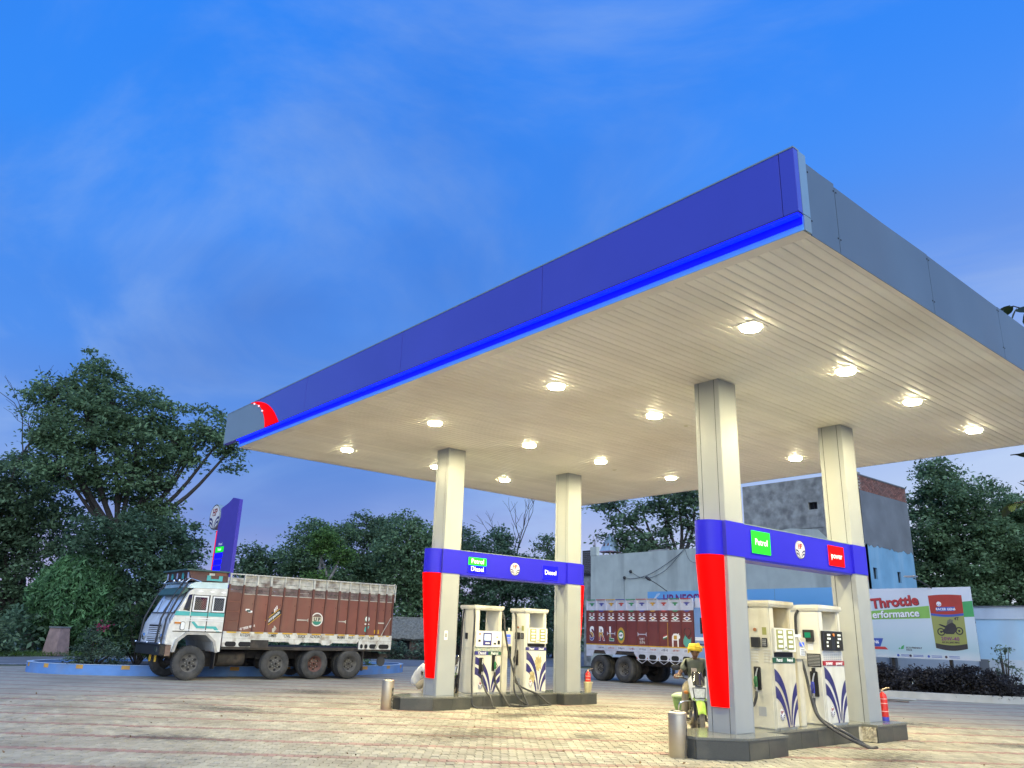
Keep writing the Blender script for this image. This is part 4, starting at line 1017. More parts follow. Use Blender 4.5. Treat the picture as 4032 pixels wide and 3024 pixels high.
# door outline, windows
def frame1(a0, a1, z0, z1, wd, name, m, par, w=.006):
    for q in (((a0, z0), (a1, z0), (a1, z0+wd), (a0, z0+wd)), ((a0, z1-wd), (a1, z1-wd), (a1, z1), (a0, z1)), ((a0, z0+wd), (a0+wd, z0+wd), (a0+wd, z1-wd), (a0, z1-wd)), ((a1-wd, z0+wd), (a1, z0+wd), (a1, z1-wd), (a1-wd, z1-wd))):
        side1(list(q), name, m, par, w, .012)
for a0, a1 in ((.80, 1.22), (1.40, 1.76)):
    wn = side1([(a0, 2.02), (a1, 2.02), (a1, 2.42), (a0, 2.42)], 'window', M_win, T1_, .003, .004)
    frame1(a0-.03, a1+.02, 1.99, 2.47, .045, 'window_frame', M_cabwhite, wn); frame1(a0-.05, a1+.04, 1.97, 2.49, .022, 'window_seal', M_black_p, wn)
    mb = MB()
    n = 6
    for i in range(-n, n*2):
        for s in (1, -1):
            pts = []
            for k in range(9):
                aa = a0+(a1-a0)*k/8; zz = 2.02+.40*(i/n)+s*(aa-a0)*1.0
                if 2.03 < zz < 2.41: pts.append(mp1(aa, .008, zz))
            if len(pts) > 1: mb.tube(pts, .005, 4)
    mb.build('window_mesh', M_mesh, wn)
side1([(.50, 2.03), (.70, 2.00), (.72, 2.50), (.62, 2.48)], 'quarter_window', M_win, T1_, .003, .004)
for a0 in (.745, 1.255): side1([(a0, .9 if a0 < 0 else 1.38), (a0+.028, 1.38), (a0+.028, 2.5), (a0, 2.5)], 'door_joint', M_black_p, cab, .002, .006)
side1([(.28, 1.385), (1.79, 1.385), (1.79, 1.41), (.28, 1.41)], 'door_sill_joint', M_black_p, cab, .002, .008)
hd_ = side1([(p[0]+.55, p[1]+1.56) for p in rrect(.12, .22, .05)], 'side_repeater', M_cabwhite, T1_, .012, .02)
side1([(p[0]+.55, p[1]+1.56) for p in rrect(.15, .25, .06)], 'repeater_surround', M_black_p, hd_, .006, .006)
side1([(.30, 1.62), (.48, 1.62), (.48, 1.67), (.30, 1.67)], 'amber_reflector', M_lamp_am, T1_, .006, .02)
for a0 in (.86, 1.22, 1.58): side1([(a0, 2.60), (a0+.10, 2.565), (a0+.20, 2.60), (a0+.10, 2.635)], 'diamond_motif', M_wlet, cab, .003, .006)
# wheel arch lip
arch = [(.40, .80), (.47, 1.10), (.72, 1.31), (1.28, 1.31), (1.53, 1.10), (1.63, .80)]; arch2 = [(.31, .80), (.40, 1.16), (.69, 1.39), (1.31, 1.39), (1.60, 1.14), (1.71, .80)]
mb = MB(); k = len(arch)
for lo, hi in ((-.05, .02),):
    vs = [mp1(a, lo, zz) for a, zz in arch] + [mp1(a, lo, zz) for a, zz in arch2] + [mp1(a, hi, zz) for a, zz in arch] + [mp1(a, hi, zz) for a, zz in arch2]
    mb.add(vs, [(i, i+1, k+i+1, k+i) for i in range(k-1)] + [(2*k+i, 2*k+i+1, i+1, i) for i in range(k-1)] + [(k+i, k+i+1, 3*k+i+1, 3*k+i) for i in range(k-1)])
mb.build('wheel_arch', mat('grey_arch_sheet', (.36, .36, .36), .5, metal=.3, var=.2, scale=6), T1_)
bxm(mp1, 'mudflap', M_black, 1.66, 1.69, .03, .30, .32, .86, T1_)
# windscreen: two panes on the slope
def front1(u, v, w): # u across (0..1), v up the slope (0..1)
    return mp1(.285+.335*v-w, .10+u*(L1_W-.20), 1.90+.68*v+w*.45)
for u0, u1 in ((.03, .49), (.51, .97)):
    p = [(u0, .06), (u1, .06), (u1, .92), (u0, .92)]
    ws = MB().prism(p, .004, .012, front1).build('windscreen', M_winbright, T1_)
    for q in ([(u0-.012, .03), (u1+.012, .03), (u1+.012, .06), (u0-.012, .06)], [(u0-.012, .92), (u1+.012, .92), (u1+.012, .96), (u0-.012, .96)], [(u0-.014, .06), (u0, .06), (u0, .92), (u0-.014, .92)], [(u1, .06), (u1+.014, .06), (u1+.014, .92), (u1, .92)]):
        MB().prism(q, .004, .022, front1).build('windscreen_rubber', M_black_p, ws)
    MB().tube([front1((u0+u1)/2, .02, .03), front1((u0+u1)/2+.10, .60, .03)], .008, 5).build('wiper', M_black_p, ws)
# visor and top rack rail
shape(mp1, 'sun_visor', M_tealdk, [(.60, 2.60), (.40, 2.46), (.37, 2.49), (.46, 2.66), (.58, 2.72)], .10, L1_W-.10, T1_)
for b in (.12, .62, L1_W-.12):
    MB().tube([mp1(.02, b, 1.02), mp1(.08, b, 1.75), mp1(.34, b, 2.40), mp1(.56, b, 2.84)], .030, 8).build('guard_bar', M_black_p, T1_)
    MB().tube([mp1(.62, b, 2.72), mp1(.50, b, 2.86), mp1(.62, b, 2.98), mp1(.95, b, 2.90), mp1(1.15, b, 2.74)], .016, 8).build('rack_hoop', M_chrome, T1_)
MB().tube([mp1(.50, .12, 2.86), mp1(.50, L1_W-.12, 2.86)], .016, 8).build('rack_rail', M_chrome, T1_)
MB().ball(mp1(.42, .5, 2.90), (.06, .05, .06)).build('horn', M_chrome, T1_, smooth=True); MB().ball(mp1(.42, 1.0, 2.90), (.06, .05, .06)).build('horn', M_chrome, T1_, smooth=True)
# grille, headlamps, bumper
def frontf(u, v, w): return mp1(.11+.02*(v > .5)-w, .02+u*(L1_W-.04), 1.03+v*.60)
MB().prism([(.0, .0), (1, .0), (1, .55), (0, .55)], .002, .01, frontf).build('front_panel', M_cabwhite, T1_)
for i in range(9): MB().prism([(.26, .04+i*.09), (.74, .04+i*.09), (.74, .090+i*.09), (.26, .090+i*.09)], .012, .03, frontf).build('grille_bar', M_cabwhite, T1_)
MB().prism([(.26, .03), (.74, .03), (.74, .9), (.26, .9)], .0105, .0118, frontf).build('grille_back', M_dark, T1_)
for u in (.14, .86):
    MB().lathe([(.10, .0), (.11, .02), (.09, .04), (.02, .05)], 20, lambda x, y, h, u=u: tuple(Vector(frontf(u, .30, .012+h))+Vector(mp1(0, x, y)))).build('headlamp', M_chrome, T1_, smooth=True)
bxm(mp1, 'bumper', M_black_p, -.02, .14, .0, L1_W, .70, .99, T1_, .02)
bxm(mp1, 'bumper_end', mat('rusty_bumper_end', (.16, .10, .075), .7, var=.3, scale=8, dirt=(.25, .2, .17), dirt_amt=.5, dirt_scale=5), .141, .30, .0, .12, .69, .99, T1_)
MB().tube([mp1(-.04, .02, 1.02), mp1(-.04, L1_W-.02, 1.02)], .03, 8).build('bumper_tube', M_black_p, T1_)
for b in (.05, 1.2, L1_W-.05): MB().ball(mp1(-.04, b, 1.04), .04).build('bumper_knob', M_chrome, T1_, smooth=True)
bxm(mp1, 'fog_lamp', M_chrome, -.03, -.0205, .25, .42, .80, .92, T1_)
for b in (.5, 1.0): bxm(mp1, 'tow_tassel', M_yellow, .05, .08, b, b+.10, .50, .70, T1_)
MB().tube([mp1(.16, -.02, 1.62), mp1(.10, -.12, 1.75), mp1(.2, -.14, 2.0)], .012, 6).build('mirror_arm', M_black_p, T1_)
# deck over the cab
dk = [(.55, 3.22), (1.80, 3.22), (1.80, 2.92), (.66, 2.92)]
shape(mp1, 'deck_box', mat('dark_red_deck', (.10, .045, .04), .6, var=.2, scale=4, dirt=(.07, .09, .09), dirt_amt=.7, dirt_scale=2), dk, .12, L1_W-.12, T1_)
bxm(mp1, 'deck_rail', M_tealdk, .46, 1.82, .05, .13, 3.215, 3.26, T1_); bxm(mp1, 'deck_rail', M_tealdk, .46, .56, .13, L1_W-.13, 3.215, 3.26, T1_); bxm(mp1, 'deck_rail', M_tealdk, .46, 1.82, L1_W-.13, L1_W-.05, 3.215, 3.26, T1_)
def deck1(pts, name, m): return MB().prism(pts, -.012, -.002, lambda u, v, w: mp1(u, w+.12, v)).build(name, m, T1_)
deck1([(1.12, 2.94), (1.62, 2.94), (1.62, 3.10), (1.50, 3.10), (1.50, 3.0), (1.24, 3.0), (1.24, 3.10), (1.12, 3.10)], 'teal_fretwork', M_teal)
deck1([(1.18, 3.10), (1.36, 3.10), (1.36, 3.17), (1.18, 3.17)], 'pale_fretwork', M_whitepost)
for a0 in (1.24, 1.50): pass
deck1([(1.38, 3.11), (1.74, 3.11), (1.74, 3.20), (1.38, 3.20)], 'red_fretwork', M_cargo)
for b in (.25, .75, 1.25, 1.75, 2.15): bxm(mp1, 'deck_stud', M_teal if b in (.75, 1.75) else M_chrome, .57, .60, b-.06, b+.06, 2.98, 3.16, T1_)
# ---- cargo body
A0, A1, ZB1, ZR0, ZR1, ZTOP = 1.83, 8.02, .98, 1.44, 2.60, 3.22
posts = [A0, 2.62, 2.95, 3.33, 3.98, 4.44, 4.86, 5.42, 5.86, 6.24, 6.62, 6.98, 7.32, 7.66, A1-.05]
posts = [A0, 2.30, 2.74, 3.20, 3.70, 4.22, 4.75, 5.25, 5.75, 6.16, 6.56, 6.96, 7.34, 7.68, A1-.06]
wide = {3, 6, 8, 12}
body = bxm(mp1, 'cargo_floor', M_chassis, A0, A1, .02, L1_W-.02, .90, 1.0, T1_)
for far in (0, 1):
    def bb(d0, d1): return (d0, d1) if not far else (L1_W-d1, L1_W-d0)
    for i in range(len(posts)-1):
        b0, b1 = bb(.045, .075); bxm(mp1, 'steel_bay', M_cargo, posts[i]+.02, posts[i+1], b0, b1, ZR0+.005, ZR1, T1_)
    b0, b1 = bb(.05, .09)
    rg = random.Random(2+far)
    for i in range(len(posts)-1):
        for k in range(5):
            z0 = ZR1+.012+k*.118
            if k == 4 and i == 0 and not far: continue
            m = M_wood if k < 2 else M_woodpaint
            if not far or k > 2: bxm(mp1, 'plank', m, posts[i]+.01, posts[i+1]+.01, b0+rg.uniform(-.004, .004), b1, z0, z0+.108, T1_)
    for i, a in enumerate(posts):
        w = .075 if i in wide else .05
        b0, b1 = bb(.0, .05)
        bxm(mp1, 'side_post', M_cargo_post, a, a+w, b0, b1, ZR0, 2.88, T1_); bxm(mp1, 'post_top', M_whitepost, a+.002, a+w-.002, b0+.001, b1, 2.885, ZTOP-.04, T1_)
    b0, b1 = bb(-.01, .07); bxm(mp1, 'top_rail', M_whitepost, A0, A1, b0, b1, ZTOP-.038, ZTOP, T1_)
    b0, b1 = bb(.035, .06); bxm(mp1, 'bead', M_whitepost, A0+.5, A1, b0, b1, ZR1-.012, ZR1+.008, T1_)
    b0, b1 = bb(-.012, .05)
    sk = bxm(mp1, 'skirt_rail', M_skirt, A0, A1, b0, b1, 1.24, ZR0-.004, T1_)
    if not far:
        for i in range(len(posts)-1):
            bxm(mp1, 'yellow_tab', M_yellow, posts[i]+.10, posts[i+1]-.06, -.018, -.0125, ZR0-.045, ZR0-.006, sk)
        names = {1: 'RITESH', 3: 'LIMES', 4: 'CIVIL', 5: 'LUCK', 6: 'AZADAO', 8: 'MAMA'}
        for i, wd in names.items():
            text(wd, Fr(mp1((posts[i]+posts[i+1])/2+.02, -.0125, 1.335), (0, 1, 0), (0, 0, 1)), .13, M_black_p, sk, 'lettering', .001, bold=.002, sx=.8)
        for i in (9, 10, 11): scrawl(Fr(mp1((posts[i]+posts[i+1])/2+.02, -.0125, 1.335), (0, 1, 0), (0, 0, 1)), .24, .09, M_black_p, sk, rg)
        # stepped lower skirt and its oval cut-outs
        for pts in ([(A0, .98), (3.05, .98), (3.20, 1.10), (3.20, 1.236), (A0, 1.236)], [(3.205, 1.15), (4.05, 1.15), (4.12, 1.08), (4.42, 1.08), (4.5, 1.15), (5.2, 1.15), (5.28, 1.08), (5.55, 1.08), (5.65, 1.15), (6.6, 1.15), (6.68, 1.236), (3.205, 1.236)], [(6.69, .96), (A1, .96), (A1, 1.236), (6.69, 1.236)]):
            shape(mp1, 'lower_skirt', M_skirt, pts, -.008, .03, T1_)
        for a0, a1, zc in ((1.92, 2.28, 1.06), (2.36, 2.78, 1.06), (6.75, 6.86, 1.06), (6.92, 7.05, 1.06), (7.12, 7.42, 1.06), (7.50, 7.92, 1.06)):
            MB().prism([(p[0]+(a0+a1)/2, p[1]+zc) for p in rrect(a1-a0, .15, min(.07, (a1-a0)/2-.001))], -.0115, -.0085, lambda u, v, w: mp1(u, w, v)).build('skirt_opening', M_dark, T1_)
        bxm(mp1, 'tool_box', M_chassis, 2.75, 3.35, -.02, .2, .96, 1.20, T1_)
for b in (.09, L1_W-.12):
    pass
for end, nm in ((A0+.0, 'front_board'), (A1-.04, 'tailgate')):
    bxm(mp1, nm, M_cargo_post, end, end+.04, .09, L1_W-.09, 1.0, 2.75 if end < 3 else 2.6, T1_)
MB().tube([mp1(A1+.02, -.01, 2.60), mp1(A1+.03, -.01, 3.20), mp1(A1-.05, .0, 3.24)], .022, 6).build('rear_hoop', M_whitepost, T1_)
MB().tube([mp1(7.35, -.03, 1.0), mp1(7.62, -.03, 1.55), mp1(7.92, -.03, 2.05)], .012, 6).build('loose_rope', M_whitepost, T1_)
for a0, zt_ in ((4.25, 1.86), (5.77, 1.86), (7.36, 1.86)):
    a1 = a0+.45 if a0 < 5 else a0+.36
    mb = MB()
    for pts in ([(a0, zt_+.06), (a0+.05, zt_+.02), (a1-.05, zt_+.02), (a1, zt_+.06), (a1, zt_-.06), (a1-.05, zt_-.015), (a0+.05, zt_-.015), (a0, zt_-.06)],):
        mb.prism(pts, .028, .044, lambda u, v, w: mp1(u, w, v))
    mb.build('white_hinge_bracket', M_whitepost, T1_)
# rungs of the rounded ladder bay
for zz in (1.60, 1.90, 2.20, 2.50):
    p = rrect(.42, .27, .07); MB().prism([(q[0]+2.06, q[1]+zz) for q in p], .028, .0445, lambda u, v, w: mp1(u, w, v)).build('pressed_panel', M_cargo_post, T1_)
# painted signs
fS = Fr(mp1(0, .044, 0), (0, 1, 0), (0, 0, 1))
fS = Fr((-.044, 0, 0), (0, 1, 0), (0, 0, 1))
e = disc(fS.at(5.02, 1.90), .22, .002, 'painted_roundel', M_wlet, T1_, .004)
disc(fS.at(5.02, 1.90), .195, .0065, 'roundel_field', mat('cream_paint', (.55, .52, .42), .5, var=.1), e, .002)
poly(fS.at(5.02, 1.90), [(x, y) for x, y in [(.18*math.cos(a), .18*math.sin(a)) for a in np.linspace(math.pi+.35, 2*math.pi-.35, 14)]], .009, 'green_field', mat('sea_green_paint', (.03, .22, .17), .5, var=.1), e, .002)
poly(fS.at(5.02, 1.90), [(x, y) for x, y in [(.18*math.cos(a), .18*math.sin(a)) for a in np.linspace(.45, math.pi-.45, 14)]], .009, 'brown_field', mat('brown_paint', (.16, .1, .08), .5, var=.1), e, .002)
text('U P', fS.at(5.02, 1.895), .16, M_black_p, e, 'lettering', .010, bold=.006)
cc, ss = math.cos(R_(40)), math.sin(R_(40))
fT = Fr((-.044, 3.46, 1.93), (0, cc, ss), (0, -ss, cc))
st = poly(fT, rrect(.62, .15, .05), .002, 'slanted_sticker', M_black_p, T1_, .004)
for dy in (-.085, .085): poly(fT.at(0, dy), rrect(.60, .02, .01), .003, 'sticker_edge', M_yellow, st, .004)
text('RAVI JADAUN', fT, .095, M_wlet, st, 'lettering', .007, bold=.003, sx=.8)
for i in range(3): poly(fT.at(.12+i*.06, .15+.015*i), [(-.03, -.05), (.0, -.05), (.05, .05), (.02, .05)], .002, 'wing_stroke', M_wlet, st, .003)
disc(fT.at(.03, .13), .04, .002, 'sticker_ball', M_black_p, st, .003)
fF = fS.at(2.58, 2.06)
for dx, dy, m in ((-.04, .05, M_wlet), (.06, .0, M_wlet), (.0, .02, M_tealdk)): poly(fF.at(dx, dy), rrect(.13, .06, .006), .002 if m is M_wlet else .0055, 'flag_mark', m, T1_, .003)
text('मेरा भारत महान', Fr((-.044, 2.58, 1.56), (0, .97, .24), (0, -.24, .97)), .11, M_wlet, T1_, 'lettering', .002, bold=.002, sx=.9)
fN = fS.at(6.98, 1.98)
# white flower mark with green edge
disc(fN, .105, .002, 'flower_mark_edge', MATS['sea_green_paint'], T1_, .003, 18); disc(fN.at(.005, .005), .088, .006, 'flower_mark', M_wlet, T1_, .003, 14)
for dx in (-.05, .05): disc(fN.at(dx, -.17), .05, .002, 'flower_mark', M_wlet, T1_, .003, 12, ry=.022)
poly(fN.at(.0, -.33), [(-.09, -.08), (-.02, -.11), (.08, .02), (.10, .10), (-.06, .06)], .002, 'teal_patch', M_teal, T1_, .003)
yp = poly(fS.at(7.40, 1.56), rrect(.20, .13, .01), .002, 'number_plate', M_yellow, T1_, .004)
text('441H', fS.at(7.40, 1.585), .055, M_black_p, yp, 'lettering', .007, bold=.001); text('7770', fS.at(7.40, 1.53), .055, M_black_p, yp, 'lettering', .007, bold=.001)
for (dx, dz) in ((0, 0), (0, -.12)):
    poly(fS.at(4.46, 2.76+dz), rrect(.36, .09, .004), -.035, 'white_board', M_wlet, T1_, .006)
poly(fS.at(3.52, 1.56), [(-.06, -.10), (-.02, -.14), (.08, .0), (.06, .04), (-.02, .10), (-.01, .02), (-.07, .0)], .002, 'arrow_mark', M_whitepost, T1_, .003)
bxm(mp1, 'rear_mudflap', M_chassis, 6.92, 6.96, .05, .4, .25, .95, T1_); bxm(mp1, 'rear_bar', M_chassis, 7.7, 8.0, .2, L1_W-.2, .70, .82, T1_)
MB().lathe([(.13, -.025), (.16, -.025), (.16, .025), (.13, .025)], 24, lambda x, y, h: mp1(7.70+x, .10+h, .56+y)).build('hanging_tyre_ring', M_tyre, T1_, smooth=True)
rv = MB()
for i in range(len(posts)-1):
    for d in (.10, -.12):
        aa = (posts[i]+.06 if d > 0 else posts[i+1]-.06)
        rv.box(-.042, -.030, aa-.012, aa+.012, 2.28, 2.32)
rv.build('loop_hooks', M_cargo_post, T1_)

# ---------------------------------------------------------------- second lorry by the boundary wall
L2_LEN, L2_W = 7.3, 2.35
def mp2(a, b, zz): return (-a, b, zz)
X2F = -12.45
T2_ = thing('lorry', 'maroon cargo lorry with painted letters S R L, parked behind the far island', 'truck', (X2F, 17.0, 0))
ax2 = [1.0, 5.42, 6.72]; R2 = .48
lorry_chassis(T2_, mp2, L2_LEN, L2_W, ax2, R2)
wheel(T2_, mp2, ax2[0], .05, R2, .25, 1, M_rim, False); wheel(T2_, mp2, ax2[0], L2_W-.05, R2, .25, -1, M_rim, False)
for a in ax2[1:]:
    for b0, s in ((.03, 1), (.31, 1), (L2_W-.03, -1), (L2_W-.31, -1)): wheel(T2_, mp2, a, b0, R2, .24, s, M_rim, True)
M_c2 = mat('maroon_lorry_paint', (.17, .045, .042), .5, var=.10, scale=2.5, dirt=(.12, .06, .055), dirt_amt=.5, dirt_scale=1.4, streak=True)
M_c2p = mat('maroon_post_paint', (.14, .04, .04), .5, var=.15, scale=3)
M_lav = mat('lavender_white_paint', (.52, .55, .66), .5, var=.10, scale=4, dirt=(.3, .3, .36), dirt_amt=.4, dirt_scale=3)
M_cabblue = mat('sky_blue_cab_paint', (.16, .28, .55), .4, var=.1, scale=2, dirt=(.2, .25, .35), dirt_amt=.4)
cab2 = shape(mp2, 'cab_body', M_cabblue, [(.05, .75), (2.0, .75), (2.0, 2.75), (.75, 2.75), (.35, 2.45), (.10, 1.8)][::-1], .02, L2_W-.02, T2_)
def side2(pts, name, m, par, w0=-.006, w1=.0, base=.02): return MB().prism(pts, base+w0, base+w1, lambda u, v, w: mp2(u, w, v)).build(name, m, par)
side2([(1.2, 1.85), (1.75, 1.85), (1.75, 2.4), (1.2, 2.4)], 'window', M_win, T2_); side2([(.55, 1.9), (1.05, 1.9), (1.05, 2.4), (.75, 2.4)], 'window', M_win, T2_)
for z0, m in ((1.38, M_yellow), (1.46, M_bluepan and M_navy), (1.62, M_wlet), (1.68, M_wlet)): side2([(.2, z0), (1.98, z0), (1.98, z0+.05), (.2, z0+.05)], 'painted_stripe', m, cab2, -.010)
shape(mp2, 'cab_deck', M_lav, [(.3, 2.76), (2.0, 2.76), (2.0, 3.1), (.3, 3.05)][::-1], .1, L2_W-.1, T2_)
bxm(mp2, 'bumper', M_black_p, -.05, .06, .0, L2_W, .6, .9, T2_)
MB().prism([(.1, 1.95), (.9, 1.95), (.9, 2.5), (.1, 2.5)], 0, .01, lambda u, v, w: mp2(.10+(v-1.8)*.38-.03-w, .1+u*(L2_W-.2), v)).build('windscreen', M_win, T2_)
B0, B1 = 2.07, 7.38
np_ = 10; pst = [B0+(B1-B0)*i/np_ for i in range(np_+1)]
bxm(mp2, 'cargo_floor', M_chassis, B0, B1, .05, L2_W-.05, 1.0, 1.1, T2_)
cols = [mat('paint_red', (.42, .06, .05), .5, var=.1), mat('paint_green', (.05, .25, .12), .5, var=.1), mat('paint_blue', (.07, .08, .32), .5, var=.1), mat('paint_yellow', (.52, .30, .04), .5, var=.1), mat('paint_red', (.42, .06, .05))]
ZR2 = 2.66; ZT2 = 3.09
f2S = Fr((0, .04, 0), (1, 0, 0), (0, 0, 1))
for far in (0, 1):
    def bb(d0, d1): return (d0, d1) if not far else (L2_W-d1, L2_W-d0)
    for i in range(np_):
        b0, b1 = bb(.04, .07); bxm(mp2, 'steel_bay', M_c2, pst[i]+.02, pst[i+1], b0, b1, 1.36, ZR2, T2_)
        for k in range(4):
            b0, b1 = bb(.045, .08); bxm(mp2, 'plank', M_lav, pst[i]+.03, pst[i+1], b0, b1, ZR2+.008+k*.096, ZR2+.098+k*.096, T2_)
        b0, b1 = bb(-.01, .06)
        bxm(mp2, 'rail_segment', cols[i % 4], pst[i]+.05, pst[i+1]-.002, b0, b1, ZT2-.03, ZT2, T2_)
    for i, a in enumerate(pst):
        b0, b1 = bb(.0, .045); w = .05 if i % 3 else .07
        bxm(mp2, 'side_post', M_c2p, a-w/2, a+w/2, b0, b1, 1.36, ZR2, T2_); bxm(mp2, 'post_top', M_lav, a-w/2, a+w/2, b0, b1, ZR2+.003, ZT2-.002, T2_)
    b0, b1 = bb(-.01, .05)
    bxm(mp2, 'skirt_rail', M_lav, B0, B1, b0, b1, 1.14, 1.335, T2_); b0, b1 = bb(-.014, .05); bxm(mp2, 'yellow_line', M_yellow, B0, B1, b0, b1, 1.336, 1.372, T2_)
bxm(mp2, 'tailgate', M_c2p, B1-.04, B1, .08, L2_W-.08, 1.1, 2.7, T2_); bxm(mp2, 'front_board', M_lav, B0, B0+.04, .08, L2_W-.08, 1.1, 3.0, T2_)
# painted motifs in each bay
def diamond(f, w, h): return [(-w, 0), (0, -h), (w, 0), (0, h)]
for i in range(np_):
    xc = -(pst[i]+pst[i+1])/2
    m = cols[(np_-1-i+1) % 4]
    f = f2S.at(xc, 0)
    if f: 
        a = poly(f.at(0, 2.28), [(-.20, -.012), (.20, -.012), (.20, .012), (-.20, .012)], .002, 'painted_line', M_wlet, T2_, .003)
        poly(f.at(0, 2.37), diamond(f, .18, .075), .002, 'painted_diamond', M_wlet, a, .003); poly(f.at(0, 2.37), diamond(f, .085, .04), .006, 'diamond_heart', m, a, .002)
        for sx in (-1, 1):
            poly(f.at(sx*.10, 2.48), diamond(f, .075, .022), .002, 'painted_leaf', M_wlet, a, .003); poly(f.at(sx*.10, 2.53), diamond(f, .06, .018), .002, 'painted_leaf', M_wlet, a, .003)
        poly(f.at(0, 2.64), [(-.15, .02), (-.06, -.03), (.06, -.03), (.15, .02)], .003, 'scallop', m, a, .003)
        poly(f.at(0, 2.90), [(-.16, .03), (-.04, -.02), (-.05, -.07), (.05, -.07), (.04, -.02), (.16, .03), (.06, .05), (-.06, .05)], -.003, 'lotus_motif', m, a, .004)
def letter(ch, xx, zc, size):
    f = f2S.at(xx, zc)
    o = text(ch, f.at(.02, -.02), size, M_navy, T2_, 'letter_shadow', .002, bold=.030, sx=.72)
    text(ch, f, size, M_wlet, T2_, 'letter_edge', .006, bold=.022, sx=.72)
    me = text(ch, f, size, cols[3], T2_, 'painted_letter', .010, bold=.006, sx=.72)
    # three colour bands: cut the flat letter by height
    ob = me; bmn = bmesh.new(); bmn.from_mesh(ob.data)
    for zz in (zc+.08, zc-.10): bmesh.ops.bisect_plane(bmn, geom=bmn.verts[:]+bmn.edges[:]+bmn.faces[:], plane_co=(0, 0, zz), plane_no=(0, 0, 1))
    ob.data.materials.append(M_wlet); ob.data.materials.append(cols[1] if ch == 'L' else (cols[2] if ch == 'S' else cols[0]))
    for f_ in bmn.faces:
        c = f_.calc_center_median().z; f_.material_index = 1 if c > zc+.08 else (2 if c < zc-.10 else 0)
    bmn.to_mesh(ob.data); bmn.free()
for ch, i in (('S', 9), ('R', 8), ('L', 7)): letter(ch, -(pst[i]+pst[i+1])/2, 1.74, .74)
rd = disc(f2S.at(-(pst[6]+pst[7])/2-.02, 1.72), .20, .002, 'painted_rosette', cols[3], T2_, .003, 12, ry=.30)
disc(f2S.at(-(pst[6]+pst[7])/2-.02, 1.72), .15, .006, 'rosette_ring', cols[1], rd, .002, 12, ry=.2); disc(f2S.at(-(pst[6]+pst[7])/2-.02, 1.72), .115, .009, 'rosette_centre', M_wlet, rd, .002); text('AIP', f2S.at(-(pst[6]+pst[7])/2-.02, 1.72), .12, M_navy, rd, 'lettering', .012, bold=.003)
for i in (7, 4):
    xc = -(pst[i]+pst[i+1])/2; zz = 1.78
    poly(f2S.at(xc, zz), [(-.22, -.08), (-.17, -.015), (.17, -.015), (.22, -.08), (.22, .08), (.17, .015), (-.17, .015), (-.22, .08)], .013, 'hinge_bracket', M_lav, T2_, .006)
xc = -(pst[4]+pst[5])/2
for zz in (1.60, 1.48): scrawl(f2S.at(xc, zz), .26, .10, M_wlet, T2_, random.Random(int(zz*100)))
xc = -(pst[2]+pst[3])/2+.10
poly(f2S.at(xc+.06, 1.72), [(-.015, -.34), (.015, -.34), (.012, .50), (-.008, .50)], .002, 'flag_pole', cols[3], T2_, .004)
for k, m in enumerate((cols[0], M_wlet, cols[1])): poly(f2S.at(xc-.06, 1.76-.045*k), [(-.10, -.06), (.09, .0), (.09, .045), (-.10, -.015)], .003, 'flag_stripe', m, T2_, .003)
xc = -(pst[1]+pst[2])/2
cow = poly(f2S.at(xc, 1.62), [(-.17, -.25), (-.12, -.25), (-.11, -.02), (.06, -.02), (.07, -.25), (.12, -.25), (.13, .02), (.19, .06), (.19, .14), (.14, .18), (.15, .24), (.10, .20), (.02, .22), (-.10, .21), (-.17, .12), (-.18, .0)], .002, 'painted_cow', M_wlet, T2_, .003)
poly(f2S.at(xc-.02, 1.70), rrect(.14, .14, .02), .006, 'saddle_cloth', cols[3], cow, .002)
xc = -(pst[0]+pst[1])/2
mt_ = poly(f2S.at(xc, 1.62), [(-.08, -.26), (.05, -.26), (.14, -.1), (.17, .12), (.10, .02), (.0, .05), (-.09, .20), (-.19, .02), (-.2, -.12)], .002, 'painted_bird', mat('mint_paint', (.10, .36, .30), .5, var=.1), T2_, .003)
for s in (-1, 1): MB().tube([f2S.p(xc+s*.02, 1.72, .006), f2S.p(xc+s*.15, 1.86, .006), f2S.p(xc+s*.13, 2.0, .006), f2S.p(xc+s*.06, 2.02, .006)], .014, 5).build('painted_horn', M_black_p, mt_)
# lower trim with ropes
shape(mp2, 'lower_trim', M_lav, [(B0, .86), (4.65, .86), (4.85, 1.08), (4.85, 1.136), (B0, 1.136)][::-1], -.006, .03, T2_)
shape(mp2, 'lower_trim', M_lav, [(5.75, 1.136), (5.85, 1.0), (6.3, 1.0), (6.4, 1.136)], -.006, .03, T2_)
shape(mp2, 'lower_trim', M_lav, [(6.95, 1.136), (7.05, .90), (B1, .90), (B1, 1.136)], -.006, .03, T2_)
for i, a in enumerate(np.linspace(B0+.3, 4.45, 5)):
    MB().prism([(p[0]+a, p[1]+.97) for p in rrect(.34, .17, .08)], -.010, -.0065, lambda u, v, w: mp2(u, w, v)).build('trim_opening', M_dark, T2_)
    for s in (-1, 1): MB().prism([(a+s*.26-.03, .90), (a+s*.26+.03, .90), (a+s*.26, .97)][::1], -.0105, -.0066, lambda u, v, w: mp2(u, w, v)).build('trim_motif', cols[i % 4], T2_)
    MB().tube(spline([mp2(a-.25, -.02, .88), mp2(a-.05, -.02, .76), mp2(a+.05, -.02, .76), mp2(a+.25, -.02, .88)]), .010, 5).build('rope_loop', M_lav, T2_)
for i in range(9):
    a = 2.2+i*.53
    scrawl(f2S.at(-a-.1, 1.24, .05), .30, .07, cols[0] if i % 2 else M_navy, T2_, random.Random(i))

